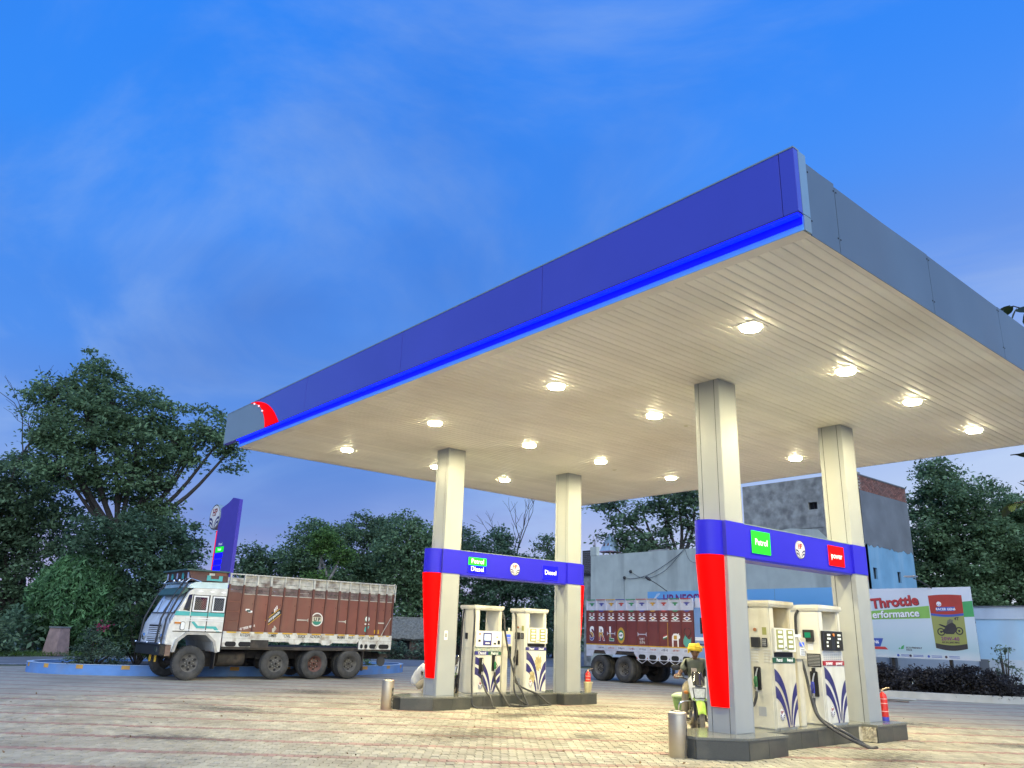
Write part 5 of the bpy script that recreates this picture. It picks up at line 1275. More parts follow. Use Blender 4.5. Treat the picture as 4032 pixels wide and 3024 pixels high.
# ================================================================== MOTORCYCLES AND PEOPLE
M_mgreen = mat('lime_green_panel', (.28, .44, .05), .3, var=.06, coat=.4); M_mwhite = mat('white_fairing', (.75, .75, .70), .3, var=.05, coat=.3)
M_smoke = glass('smoked_screen', (.03, .03, .032), .08); M_headglass = mat('headlamp_glass', (.72, .75, .78), .12, var=.25, scale=30, metal=.3)
M_mtyre = mat('dusty_motorcycle_tyre', (.22, .20, .16), .9, var=.2, scale=15, bump=.3, bscale=50)
M_engine = mat('engine_alloy', (.22, .21, .2), .45, metal=.7, var=.3, scale=15)
M_grime = mat('grimy_black', (.03, .028, .026), .6, var=.3, scale=12)
def make_moto(name, label, loc, rz, panelm, group):
    """local +x is forward; origin on the ground under the middle"""
    t = thing(name, label, 'motorcycle', loc, rz, group)
    def whl(x, r, w):
        wh = thing('wheel', None, None, (x, 0, r)); wh.parent = t
        prof = [(r-.06, -w*.4), (r-.03, -w*.5), (r-.006, -w*.3), (r, 0), (r-.006, w*.3), (r-.03, w*.5), (r-.06, w*.4)]
        MB().lathe(prof, 36, lambda a, b, h: (a, h, b), cap=False).build('tyre', M_mtyre, wh, smooth=True)
        MB().lathe([(r-.062, -w*.38), (r-.085, -w*.3), (r-.085, w*.3), (r-.062, w*.38)], 36, lambda a, b, h: (a, h, b), cap=False).build('rim', M_black_p, wh)
        for k in range(5):
            a = 2*math.pi*k/5
            for da in (-.12, .12): MB().tube([(.04*math.cos(a+da), 0, .04*math.sin(a+da)), ((r-.08)*math.cos(a+da*.8), 0, (r-.08)*math.sin(a+da*.8))], .012, 6).build('spoke', M_black_p, wh)
        MB().lathe([(.05, -.05), (.05, .05)], 14, lambda a, b, h: (a, h, b)).build('hub', M_engine, wh)
        MB().lathe([(.12, .055), (.12, .062)], 24, lambda a, b, h: (a, h, b)).build('brake_disc', M_steel, wh)
    whl(.62, .295, .085); whl(-.62, .29, .10)
    for s in (-1, 1):
        MB().tube([(.62, s*.085, .30), (.50, s*.085, .62), (.42, s*.08, .86)], [.026, .024, .024], 8).build('fork_leg', M_black_p, t, smooth=True)
        MB().tube([(-.62, s*.11, .30), (-.15, s*.09, .36)], .022, 6).build('swing_arm', M_black_p, t); MB().tube([(-.50, s*.14, .34), (-.38, s*.14, .68)], .03, 8).build('shock', M_engine, t)
    # front mudguard
    mb = MB(); mb.grid(lambda u, v: (.62+.335*math.cos(R_(25+130*v)), (u-.5)*.15*(1-.2*abs(v-.5)), .295+.335*math.sin(R_(25+130*v))-.03*(2*u-1)**2), 6, 14); mb.build('front_mudguard', panelm, t, smooth=True)
    mb = MB(); mb.grid(lambda u, v: (-.62+.34*math.cos(R_(50+120*v)), (u-.5)*.16, .29+.34*math.sin(R_(50+120*v))-.03*(2*u-1)**2), 6, 12); mb.build('rear_mudguard', M_black_p, t, smooth=True)
    # engine, frame, exhaust
    MB().box(-.12, .22, -.13, .13, .24, .46, .04).build('crankcase', M_engine, t, smooth=True)
    cyl_ = MB().lathe([(.085, 0), (.08, .2)], 14, lambda a, b, h: (.16+h*.35+a*.6, b, .44+h)).build('cylinder', M_engine, t)
    for k in range(5): MB().lathe([(.10, .02+k*.034), (.10, .03+k*.034)], 14, lambda a, b, h: (.16+h*.35+a*.6, b, .44+h)).build('cooling_fin', M_engine, cyl_)
    MB().tube(spline([(.40, 0, .80), (.34, 0, .52), (.22, 0, .24), (-.12, 0, .24), (-.20, 0, .52)]), .022, 6).build('frame_tube', M_black_p, t)
    MB().tube(spline([(.26, -.06, .50), (.36, -.10, .34), (.20, -.14, .22), (-.25, -.17, .26), (-.72, -.20, .34)]), [.02]*20+[.04]*21, 8).build('exhaust', M_steel, t, smooth=True)
    for s in (-1, 1): MB().tube([(-.02, 0, .27), (-.02, s*.26, .27)], .014, 6).build('footrest', M_black_p, t)
    # leg guard bars
    MB().tube(spline([(.30, -.06, .60), (.32, -.30, .56), (.30, -.34, .40), (.26, -.28, .26), (.22, -.08, .26)]), .013, 6).build('crash_guard', M_chrome, t, smooth=True); MB().tube(spline([(.30, .06, .60), (.32, .30, .56), (.30, .34, .40), (.26, .28, .26), (.22, .08, .26)]), .013, 6).build('crash_guard', M_chrome, t, smooth=True)
    # tank, seat, tail
    def loft(name_, m, secs, n=14):
        mb = MB(); vs = []
        for (x, w, z0, z1) in secs:
            for k in range(n):
                a = 2*math.pi*k/n; vs.append((x, w*math.copysign(abs(math.cos(a))**.8, math.cos(a)), (z0+z1)/2+(z1-z0)/2*math.copysign(abs(math.sin(a))**.8, math.sin(a))))
        fs = [(i*n+k, i*n+(k+1) % n, (i+1)*n+(k+1) % n, (i+1)*n+k) for i in range(len(secs)-1) for k in range(n)] + [tuple(range(n))[::-1], tuple(range((len(secs)-1)*n, len(secs)*n))]
        return mb.add(vs, fs).build(name_, m, t, smooth=True)
    loft('fuel_tank', panelm, [(-.10, .06, .66, .76), (.0, .11, .62, .82), (.16, .145, .62, .87), (.30, .14, .64, .88), (.40, .07, .68, .82)])
    loft('seat', M_black, [(-.72, .06, .74, .80), (-.62, .11, .72, .81), (-.30, .12, .69, .79), (-.08, .10, .68, .76), (.0, .05, .68, .74)])
    loft('tail', panelm, [(-.85, .03, .74, .80), (-.70, .09, .66, .76), (-.35, .11, .60, .70), (-.05, .08, .56, .66)])
    MB().box(-.90, -.855, -.05, .05, .72, .80, .01).build('tail_lamp', MATS['backlit_red_panel'] if False else mat('red_lens', (.4, .02, .02), .3, var=.1), t)
    # headlamp cowl: white cheeks, smoked screen, glass
    fz = lambda u, v, w: (.50+.10*(1-v)+w, u, .62+v*.42)
    MB().prism([(-.13, .02), (-.09, -.02), (.09, -.02), (.13, .02), (.17, .45), (.12, .56), (-.12, .56), (-.17, .45)], -.12, .0, fz).build('cowl', M_mwhite, t)
    MB().prism([(-.10, .46), (-.08, .10), (.08, .10), (.10, .46)][::-1], .0005, .03, fz).build('headlamp', M_headglass, t); MB().prism([(-.115, .49), (-.095, .06), (.095, .06), (.115, .49)][::-1], -.002, .0003, fz).build('headlamp_bezel', M_black_p, t)
    mb = MB(); mb.grid(lambda u, v: (.575-.18*v-.08*(2*u-1)**2, (u-.5)*.25*(1-.3*v), .84+.24*v), 8, 8); sc = mb.build('screen', M_smoke, t, smooth=True); sc.modifiers.new('t', 'SOLIDIFY').thickness = .008
    for s in (-1, 1):
        MB().prism([(s*.10, .50), (s*.165, .44), (s*.185, .78), (s*.12, .95)], -.05, .012, fz).build('cowl_cheek', M_mwhite, t); MB().prism([(s*.07, -.02), (s*.13, .04), (s*.10, .12)], -.04, .008, fz).build('cowl_chin', panelm, t)
        MB().tube([(.40, s*.10, .93), (.40, s*.20, .60+.33)], .013, 6)
        MB().tube(spline([(.42, 0, .92), (.40, s*.14, .94), (.30, s*.30, .98), (.26, s*.36, .98)]), .012, 8).build('handlebar', M_black_p, t)
        MB().tube([(.29, s*.31, .98), (.235, s*.40, .975)], .019, 8).build('grip', M_black, t); MB().tube([(.34, s*.26, .985), (.33, s*.38, .985)], .007, 5).build('lever', M_alu, t)
        MB().tube([(.36, s*.24, .97), (.34, s*.30, 1.10), (.33, s*.33, 1.13)], .008, 5).build('mirror_stem', M_black_p, t)
        MB().ball((.345, s*.375, 1.14), (.025, .085, .05)).build('mirror', M_black, t, smooth=True)
        MB().ball((.50, s*.22, .74), (.035, .045, .03)).build('indicator', M_lamp_am, t, smooth=True)
    return t
MH = math.atan2(-.733, .677)
MP = Vector((-5.60, 5.22, 0))
moto = make_moto('motorcycle', 'lime green and white motorcycle ridden towards the near island', tuple(MP), MH, M_mgreen, 'motorcycles at the pumps')
moto2 = copy_tree(moto); moto2['label'] = 'motorcycle half hidden behind the wide far pump'
moto2.location = (-13.15, 5.75, 0); moto2.rotation_euler = (0, 0, R_(-70))

def person_root(label, loc, rz): return thing('person', label, 'person', loc, rz)
M_skin = mat('skin', (.20, .105, .065), .5, var=.12, scale=12); M_shirt = mat('grey_green_shirt', (.15, .165, .13), .85, var=.2, scale=6, bump=.2, bscale=25)
M_khaki = mat('khaki_trousers', (.36, .31, .22), .9, var=.15, scale=6, bump=.2, bscale=20); M_turban = mat('yellow_turban_cloth', (.68, .48, .04), .85, var=.2, scale=14, bump=.4, bscale=35)
M_hair = mat('black_hair', (.012, .010, .009), .6, var=.2); M_wshirt = mat('white_shirt', (.66, .66, .64), .85, var=.08, scale=8, bump=.3, bscale=18); M_shoe = mat('brown_sandal', (.06, .04, .03), .6, var=.2)
def skin_mesh(name, m, joints, edges, parent, root=0, sub=2):
    """joints: name -> (xyz, radius or (rx, ry))"""
    ks = list(joints); me = bpy.data.meshes.new(name)
    me.from_pydata([joints[k][0] for k in ks], [(ks.index(a), ks.index(b)) for a, b in edges], []); me.update()
    o = mesh_obj(name, me, m, parent)
    sk = o.modifiers.new('skin', 'SKIN')
    if not me.skin_vertices: me.skin_vertices.new() if hasattr(me.skin_vertices, 'new') else None
    bmn = bmesh.new(); bmn.from_mesh(me); lay = bmn.verts.layers.skin.verify(); bmn.verts.ensure_lookup_table()
    for i, k in enumerate(ks):
        r = joints[k][1]; bmn.verts[i][lay].radius = r if isinstance(r, tuple) else (r, r); bmn.verts[i][lay].use_root = (i == root)
    bmn.to_mesh(me); bmn.free()
    sk.use_smooth_shade = True
    sb = o.modifiers.new('sub', 'SUBSURF'); sb.levels = sub; sb.render_levels = sub
    return o
def head(parent, c, fwd, r, hair, label_turban=None):
    """ellipsoid skull shaped with chin, nose, eyes, ears; looks along fwd"""
    c = Vector(c); f = Vector(fwd).normalized(); s = Vector((0, 0, 1)).cross(f).normalized(); u = f.cross(s)
    def P(x, y, zz): return tuple(c+f*x+s*y+u*zz)
    mb = MB(); n, m_ = 20, 14; vs = []
    for j in range(m_+1):
        ph = math.pi*j/m_; zz = -math.cos(ph)
        for i in range(n):
            th = 2*math.pi*i/n; x = math.sin(ph)*math.cos(th); y = math.sin(ph)*math.sin(th)
            w = 1.0 if zz > -.1 else 1.0-.36*min(1, (-zz-.1)/.9)
            xx = x*.95*r*(1.0 if zz > -.2 else (1.0 if x > 0 else .75)); 
            vs.append(P(xx + (.10*r if zz < -.3 and x > .3 else 0), y*.80*r*w, zz*1.22*r))
    fs = [(j*n+i, j*n+(i+1) % n, (j+1)*n+(i+1) % n, (j+1)*n+i) for j in range(m_) for i in range(n)]
    hd = mb.add(vs, fs).build('head', M_skin, parent, smooth=True)
    MB().prism([(-.13*r, -.30*r), (.13*r, -.30*r), (.05*r, .12*r), (-.05*r, .12*r)], .80*r, 1.16*r, lambda a, b, w: P(w-(.14*r if b > 0 else 0), a, b)).build('nose', M_skin, hd)
    for sy in (-1, 1):
        MB().ball(P(.80*r, sy*.30*r, .10*r), .09*r, 8, 6).build('eye', M_hair, hd); MB().ball(P(0, sy*.80*r, -.02*r), (.16*r, .07*r, .22*r), 8, 6).build('ear', M_skin, hd, smooth=True)
        MB().tube([P(.86*r, sy*.12*r, .27*r), P(.80*r, sy*.48*r, .26*r)], .045*r, 5).build('eyebrow', M_hair, hd)
    MB().tube([P(.93*r, -.22*r, -.52*r), P(.99*r, 0, -.50*r), P(.93*r, .22*r, -.52*r)], .05*r, 5).build('mouth', mat('lips', (.16, .06, .05), .5, var=0), hd); MB().tube([P(.94*r, -.28*r, -.40*r), P(1.01*r, 0, -.36*r), P(.94*r, .28*r, -.40*r)], .06*r, 5).build('moustache', M_hair, hd)
    mb = MB(); vs = []
    for j in range(8):
        ph = math.pi*(.52+.48*j/7)
        for i in range(n):
            th = 2*math.pi*i/n; vs.append(P(math.sin(ph)*math.cos(th)*1.0*r-.07*r, math.sin(ph)*math.sin(th)*.86*r, -math.cos(ph)*1.28*r+.02*r))
    mb.add(vs, [(j*n+i, j*n+(i+1) % n, (j+1)*n+(i+1) % n, (j+1)*n+i) for j in range(7) for i in range(n)]); mb.build('hair', hair, hd, smooth=True)
    return hd, P
def hand(parent, wrist, grip, across, up, m):
    """closed hand round a bar: palm with four curled fingers and a thumb"""
    w = Vector(wrist); g = Vector(grip); a = Vector(across).normalized(); u = Vector(up).normalized(); f = (g-w).normalized()
    hd = MB().tube([w, w+(g-w)*.5+u*.012, g+u*.026], [.026, .034, .032], 10).build('hand', m, parent, smooth=True)
    for k in range(4):
        o = g + a*(-.033+k*.022); L = (1.0, 1.1, 1.05, .85)[k]
        MB().tube([o+u*.024-f*.005, o+f*.034*L+u*.016, o+f*.040*L-u*.012, o+f*.012-u*.028, o-f*.012-u*.020], [.0105, .0105, .010, .009, .007], 7).build('finger', m, hd, smooth=True)
    MB().tube([w+(g-w)*.55+a*-.032, g-a*.045+u*.0-f*.005, g-a*.042+f*.025-u*.012, g-a*.030+f*.015-u*.024], [.013, .012, .011, .009], 7).build('thumb', m, hd, smooth=True)
    return hd
# rider, local frame of the motorcycle (x forward, y left)
rider = person_root('person in yellow turban, grey-green shirt and khaki trousers riding the green motorcycle', tuple(MP), MH)
J = {'pel': ((-.20, 0, .84), (.125, .15)), 'waist': ((-.15, 0, .98), (.105, .14)), 'chest': ((-.04, 0, 1.16), (.115, .165)), 'neck0': ((.03, 0, 1.285), (.065, .085)),
     'shL': ((.03, .17, 1.235), .066), 'shR': ((.03, -.17, 1.235), .066), 'slL': ((.08, .255, 1.08), .058), 'slR': ((.08, -.255, 1.08), .058)}
skin_mesh('shirt', M_shirt, J, [('pel', 'waist'), ('waist', 'chest'), ('chest', 'neck0'), ('chest', 'shL'), ('chest', 'shR'), ('shL', 'slL'), ('shR', 'slR')], rider)
for s, nm in ((1, 'L'), (-1, 'R')):
    skin_mesh('arm', M_skin, {'a': ((.07, s*.25, 1.10), .045), 'e': ((.11, s*.30, .99), .040), 'w': ((.235, s*.335, .995), .026)}, [('a', 'e'), ('e', 'w')], rider)
    hand(rider, (.225, s*.335, .995), (.262, s*.355, .985), (-.055, s*.09, 0), (0, 0, 1), M_skin)
    skin_mesh('trouser_leg', M_khaki, {'h': ((-.20, s*.09, .82), .105), 't': ((.0, s*.16, .80), .088), 'k': ((.16, s*.20, .73), .074), 'c': ((.08, s*.21, .50), .066), 'an': ((.02, s*.22, .33), .060)}, [('h', 't'), ('t', 'k'), ('k', 'c'), ('c', 'an')], rider)
    MB().ball((.055, s*.225, .295), (.125, .045, .04)).build('shoe', M_shoe, rider, smooth=True)
skin_mesh('neck', M_skin, {'a': ((.03, 0, 1.26), .052), 'b': ((.07, 0, 1.36), .048)}, [('a', 'b')], rider)
hd, PH_ = head(rider, (.11, 0, 1.415), (.9, -.10, -.42), .098, M_hair)
# turban: wound coils
tb = MB(); cT = Vector((.085, 0, 1.475))
rt_ = random.Random(4); coil = []
for k in range(110):
    a = k*.36; lay = k/110
    rr = .108*(1-.40*lay**2); coil.append(cT+Vector((rr*1.02*math.cos(a), rr*math.sin(a), -.035+lay*.095+.012*math.sin(a*1.3+1))))
tb.tube(coil, [.026+.006*rt_.random() for _ in coil], 8); tb.ball(tuple(cT+Vector((0, 0, .015))), (.10, .095, .075)); tb.tube([cT+Vector((-.08, -.06, -.02)), cT+Vector((-.12, -.10, -.05)), cT+Vector((-.13, -.11, -.09))], [.03, .025, .012], 7)
tb.build('turban', M_turban, rider, smooth=True)
poly(Fr((.085, -.03, 1.08), (0, 1, 0), (-.45, 0, .9)), rrect(.10, .13, .01), .0, 'shirt_print', mat('pale_shirt_print', (.42, .36, .30), .8, var=.4, scale=25), rider, .004)
# green bag of fodder hung at the rider's right
bag = thing('basket', 'pale green plastic basket hung on the side of the motorcycle', 'basket', tuple(MP), MH)
M_basket = mat('green_plastic', (.20, .34, .10), .5, var=.2, scale=14, dirt=(.5, .5, .38), dirt_amt=.4, dirt_scale=8); bc = (-.55, -.22, 0)
MB().lathe([(.105, .33), (.13, .42), (.165, .60)], 24, lambda a, b, h: (bc[0]+a, bc[1]+b, h)).build('tub', M_basket, bag, smooth=True)
MB().lathe([(.166, .59), (.182, .60), (.182, .625), (.165, .63)], 24, lambda a, b, h: (bc[0]+a, bc[1]+b, h)).build('rim', mat('pale_green_plastic', (.45, .58, .34), .5, var=.1), bag, smooth=True)
MB().ball((bc[0], bc[1], .625), (.15, .15, .05)).build('cover_cloth', mat('pale_cloth', (.5, .58, .44), .9, var=.2, scale=10, bump=.4, bscale=20), bag, smooth=True)
for k in range(7): MB().tube([(bc[0]+.13*math.cos(k*.9), bc[1]+.13*math.sin(k*.9), .42), (bc[0]+.168*math.cos(k*.9), bc[1]+.168*math.sin(k*.9), .60)], .006, 5).build('rib', M_basket, bag)
MB().tube([(bc[0]+.1, bc[1]+.12, .60), (bc[0]+.15, bc[1]+.25, .74)], .008, 5).build('strap', M_black, bag)

# person squatting beyond the far front column
sq = person_root('person in a white shirt squatting behind the far front column', (-14.33, 5.22, 0), R_(50))
JS = {'pel': ((-.12, 0, .27), (.13, .17)), 'waist': ((-.16, 0, .44), (.12, .16)), 'chest': ((-.03, 0, .66), (.125, .18)), 'nk': ((.06, 0, .80), (.07, .09)), 'shL': ((.05, .18, .74), .068), 'shR': ((.05, -.18, .74), .068), 'slL': ((.14, .24, .60), .06), 'slR': ((.14, -.24, .60), .06)}
skin_mesh('shirt', M_wshirt, JS, [('pel', 'waist'), ('waist', 'chest'), ('chest', 'nk'), ('chest', 'shL'), ('chest', 'shR'), ('shL', 'slL'), ('shR', 'slR')], sq)
for s in (1, -1):
    skin_mesh('trouser_leg', M_khaki, {'h': ((-.12, s*.09, .22), .115), 'k': ((.22, s*.16, .50), .075), 'c': ((.12, s*.15, .26), .068), 'an': ((.07, s*.14, .09), .055)}, [('h', 'k'), ('k', 'c'), ('c', 'an')], sq)
    skin_mesh('arm', M_skin, {'a': ((.13, s*.24, .62), .044), 'e': ((.24, s*.24, .50), .040), 'w': ((.40, s*.14, .48), .027)}, [('a', 'e'), ('e', 'w')], sq)
    hand(sq, (.39, s*.145, .48), (.45, s*.11, .47), (0, 1, 0), (0, 0, 1), M_skin)
    MB().ball((.12, s*.14, .045), (.13, .05, .043)).build('shoe', M_shoe, sq, smooth=True)
skin_mesh('neck', M_skin, {'a': ((.06, 0, .79), .052), 'b': ((.10, 0, .88), .048)}, [('a', 'b')], sq)
head(sq, (.14, 0, .96), (.95, 0, -.3), .10, M_hair)

# ================================================================== BUILDINGS, WALLS, HOARDINGS
def wall_holes(u0, u1, z0, z1, holes, thick, fn):
    """a wall slab with rectangular openings; fn(u, z, w) -> xyz"""
    us = sorted({u0, u1, *[h[0] for h in holes], *[h[1] for h in holes]}); zs = sorted({z0, z1, *[h[2] for h in holes], *[h[3] for h in holes]})
    mb = MB()
    def solid(i, j):
        if not (0 <= i < len(us)-1 and 0 <= j < len(zs)-1): return False
        uc, zc = (us[i]+us[i+1])/2, (zs[j]+zs[j+1])/2
        return not any(h[0] < uc < h[1] and h[2] < zc < h[3] for h in holes)
    for i in range(len(us)-1):
        for j in range(len(zs)-1):
            if not solid(i, j): continue
            a, b, c, d = us[i], us[i+1], zs[j], zs[j+1]
            for w in (0, -thick): mb.face([fn(a, c, w), fn(b, c, w), fn(b, d, w), fn(a, d, w)])
            if not solid(i-1, j): mb.face([fn(a, c, 0), fn(a, d, 0), fn(a, d, -thick), fn(a, c, -thick)])
            if not solid(i+1, j): mb.face([fn(b, c, 0), fn(b, d, 0), fn(b, d, -thick), fn(b, c, -thick)])
            if not solid(i, j-1): mb.face([fn(a, c, 0), fn(b, c, 0), fn(b, c, -thick), fn(a, c, -thick)])
            if not solid(i, j+1): mb.face([fn(a, d, 0), fn(b, d, 0), fn(b, d, -thick), fn(a, d, -thick)])
    return mb
M_conc = mat('stained_pale_render', (.53, .55, .46), .9, var=.10, scale=1.2, dirt=(.20, .20, .17), dirt_amt=.75, dirt_scale=1.1, streak=True, bump=.3, bscale=20)
M_conc2 = mat('mottled_cement_render', (.35, .34, .29), .92, var=.35, scale=2.2, dirt=(.14, .135, .12), dirt_amt=.9, dirt_scale=2.4, bump=.5, bscale=18)
M_cement = mat('grey_cement', (.17, .18, .19), .92, var=.12, scale=1.0, dirt=(.11, .115, .12), dirt_amt=.6, dirt_scale=.8, bump=.3, bscale=25)
M_bluewash = mat('flaking_blue_wash', (.17, .34, .48), .9, var=.14, scale=1.0, dirt=(.30, .44, .54), dirt_amt=.7, dirt_scale=1.6, streak=True)
M_brick = mat('old_red_brick', (.23, .10, .075), .9, var=.3, scale=6, dirt=(.13, .10, .09), dirt_amt=.6, dirt_scale=3, island=.3)
M_mortar = mat('mortar', (.16, .13, .115), .95, var=.2)
M_pane = M_dark
def window_on(parent, fn, u0, u1, z0, z1, depth, framem=None):
    """dark room behind an opening, with a recessed frame and a bar"""
    w = MB().add([fn(u0-.02, z0-.02, -depth), fn(u1+.02, z0-.02, -depth), fn(u1+.02, z1+.02, -depth), fn(u0-.02, z1+.02, -depth)], [(0, 1, 2, 3)]).build('window', M_pane, parent)
    k = .022
    mb = MB()
    for a, b, c, d in ((u0, u1, z0, z0+k), (u0, u1, z1-k, z1), (u0, u0+k, z0+k, z1-k), (u1-k, u1, z0+k, z1-k), ((u0+u1)/2-.012, (u0+u1)/2+.012, z0+k, z1-k)):
        mb.prism([(a, c), (b, c), (b, d), (a, d)], -depth+.05, -depth+.09, fn)
    mb.build('window_frame', framem or M_grime, w); return w

WY = 28.0
# long low building with the blank pale wall
low = thing('long_building', 'long blank pale rendered building with streaked wall behind the maroon lorry', 'building', (-25, WY, 0))
fl = lambda u, zz, w: (u+25, -w, zz)
lw = wall_holes(-30.2, -19.3, 0, 6.34, [], .25, fl).build('wall', M_conc, low)
box('roof_slab', M_conc2, -5.2, 5.7, .25, 6.0, 6.05, 6.2, low); box('end_wall', M_conc, -5.2, -4.95, .2501, 6.0, 0, 6.33, low)
box('corner_pillar', M_conc, -5.22, -4.72, -.02, .24, 6.341, 6.85, low)
for dx, hh, ln in ((0, .9, .0), (.10, .7, .05), (.2, 1.15, .22), (.15, .5, -.03)):
    MB().tube([(-5.1+dx, .1, 6.85), (-5.1+dx+ln*.3, .1, 6.85+hh*.5), (-5.1+dx+ln, .1, 6.85+hh*.75)], .012, 5).build('rebar', mat('rusty_rebar', (.10, .06, .05), .8, var=.3), low)
for x in (-30.6+25, ): pass
MB().box(-.7, .7, .0, .12, 6.341, 6.42).build('coping_patch', M_conc2, low)
# lattice screen left of the wall
scr = thing('lattice_screen', 'dark lattice screen at the left end of the pale wall', 'screen', (-30.95, WY+.4, 0))
box('screen_frame', M_grime, -.35, .35, .0, .05, 5.2, 5.28, scr); box('screen_frame', M_grime, -.35, .35, .0, .05, 6.65, 6.73, scr)
for i in range(8):
    box('bar', M_grime, -.35+i*.095, -.31+i*.095, .002, .048, 5.281, 6.649, scr)
for i in range(12): box('rail', M_grime, -.35, .35, .051, .07, 5.32+i*.11, 5.35+i*.11, scr)
box('support', M_conc2, -.3, .3, .1, .4, 0, 5.2, scr)

tall = thing('tall_building', 'tall square building with mottled grey front, brick parapet and blue-washed side', 'building', (-13.2, WY, 0))
fy = lambda u, zz, w: (u, -w, zz)                    # front, u = x relative to the corner
fx = lambda u, zz, w: (w, u, zz)                     # side, u = y relative to the corner
wall_holes(-6.15, 0, 6.9, 9.28, [(-2.57, -2.1, 7.76, 8.11)], .25, fy).build('front_wall', M_conc2, tall); window_on(tall, fy, -2.57, -2.1, 7.76, 8.11, .2)
MB().prism([(-6.15, 0), (0, 0), (0, 6.0), (-1.6, 6.2), (-2.2, 6.8), (-3.6, 6.95), (-6.15, 6.75)], -.25, .012, fy).build('lower_render', M_conc, tall)
wall_holes(-6.15, 0, .0, 6.899, [], .2, lambda u, zz, w: (u, -w+.03, zz)).build('front_base', M_conc2, tall)
hs = [(.55, .92, 4.50, 5.00), (2.92, 3.28, 4.48, 4.98)]
wall_holes(.0, 4.85, 0, 6.02, hs, .22, fx).build('side_wall_blue', M_bluewash, tall)
for h in hs: window_on(tall, fx, *h, .17)
mb = MB()
# ragged lower edge of the grey cement coat
rg = random.Random(8); edge = [(i*4.85/24, 6.0+rg.uniform(-.10, .06)-.02*i/24) for i in range(25)]
MB().prism(edge + [(4.85, 8.44), (0, 8.44)], -.2, .012, lambda u, v, w: fx(u, v, w)).build('side_wall_cement', M_cement, tall)
box('side_wall_core', M_mortar, -.24, -.006, .0, 4.84, 8.441, 9.13, tall)
bm_ = MB().box(-.06, .0, .0, .215, .0, .062, .004); bme = bpy.data.meshes.new('brick'); bme.from_pydata(bm_.v, [], bm_.f); bme.update(); bme.materials.append(M_brick)
for r in range(9):
    for c in range(21):
        y = c*.23 + (.115 if r % 2 else 0)
        if y+.215 > 4.85: continue
        o = bpy.data.objects.new('brick', bme); COL.objects.link(o); o.parent = tall; o.location = (.006+rg.uniform(-.004, .006), y, 8.45+r*.075)
box('parapet_cap', M_cement, -.26, .03, -.02, 4.88, 9.13, 9.19, tall); box('back_wall', M_cement, -6.15, -.01, 4.6, 4.84, 0, 9.12, tall); box('flat_roof', M_cement, -6.14, -.26, .26, 4.59, 8.9, 9.0, tall); box('left_wall', M_cement, -6.15, -5.95, .26, 4.59, 6.2, 9.1, tall)
# wires and brackets on the pale wall
wires = thing('wall_cables', 'slack black service cables strung across the pale wall', 'cable', (-25, WY, 0))
cp = [(-27.45+25, 4.95), (-26.9+25, 4.88), (-25.9+25, 5.0), (-24.9+25, 5.35), (-23.7+25, 5.95), (-23.1+25, 6.35)]
for dz in (0, .0): pass
MB().tube(spline([(x, -.06, zz) for x, zz in cp]), .014, 5).build('cable', M_black, wires)
MB().tube(spline([(-26.95+25, -.07, 5.25), (-26.3+25, -.07, 4.95), (-25.5+25, -.07, 4.9), (-24.4+25, -.07, 5.3), (-23.1+25, -.07, 6.35)]), .012, 5).build('cable', M_black, wires)
MB().tube(spline([(-23.1+25, -.07, 6.35), (-22.9+25, -.07, 5.85), (-22.6+25, -.07, 5.6), (-22.0+25, -.07, 5.55)]), .010, 5).build('cable', M_black, wires)
MB().tube([(-27.5+25, -.05, 4.9), (-27.5+25, -.05, 3.2)], .008, 5).build('cable', M_grime, wires)
for x, zz in ((-27.45, 4.95), (-26.98, 5.28)):
    MB().lathe([(.05, 0), (.09, .03), (.05, .06), (.09, .09), (.04, .12)], 10, lambda a, b, h, x=x, zz=zz: (x+25+a, -.02-h, zz+b)).build('insulator', M_grime, wires)

# rooftop kiosk with a pyramid roof behind the wall
ks_ = thing('roof_kiosk', 'small pale blue kiosk with tapering roof rising behind the pale wall', 'kiosk', (-31.4, 31.0, 0))
M_kblue = mat('kiosk_blue_paint', (.42, .55, .68), .7, var=.12, scale=5, dirt=(.3, .35, .42), dirt_amt=.5, dirt_scale=4)
box('tower', M_conc, -.36, .36, -.36, .36, 0, 6.3, ks_)
mb = MB(); vs = []
for zz, e in ((6.92, .46), (7.0, .44), (7.78, .17), (7.84, .17)): vs += [(-e, -e, zz), (e, -e, zz), (e, e, zz), (-e, e, zz)]
mb.add(vs, [(0, 3, 2, 1), (12, 13, 14, 15)] + [(k*4+i, k*4+(i+1) % 4, k*4+4+(i+1) % 4, k*4+4+i) for k in range(3) for i in range(4)]); mb.build('roof', M_kblue, ks_)
box('eave', mat('eave_red_line', (.30, .16, .2), .7, var=.2), -.50, .50, -.50, .50, 6.86, 6.919, ks_)
for sx in (-1, 1):
    for sy in (-1, 1): MB().lathe([(.06, 6.3), (.045, 6.34), (.045, 6.8), (.06, 6.859)], 10, lambda a, b, h: (a+sx*.30, b+sy*.30, h)).build('pillar', mat('cream_pillar', (.55, .5, .36), .7, var=.1), ks_, smooth=True)
MB().lathe([(.08, 7.84), (.12, 7.92), (.06, 8.0), (.02, 8.1)], 10, lambda a, b, h: (a, b, h)).build('finial', M_kblue, ks_, smooth=True)
for sx in (-.16, .16): poly(Fr((sx, -.33, 7.35), (1, 0, 0), (0, .33, .94)), [(-.07, -.1), (.07, -.1), (.03, .08), (-.03, .08)], .0, 'painted_motif', M_brick, ks_, .02)
rl = thing('roof_railing', 'thin metal railing on the roof behind the pale wall', 'railing', (-27.2, WY+3.5, 6.2))
for x in (0, 1.6, 3.2): MB().tube([(x, 0, 0), (x, 0, .95)], .02, 6).build('post', M_grime, rl)
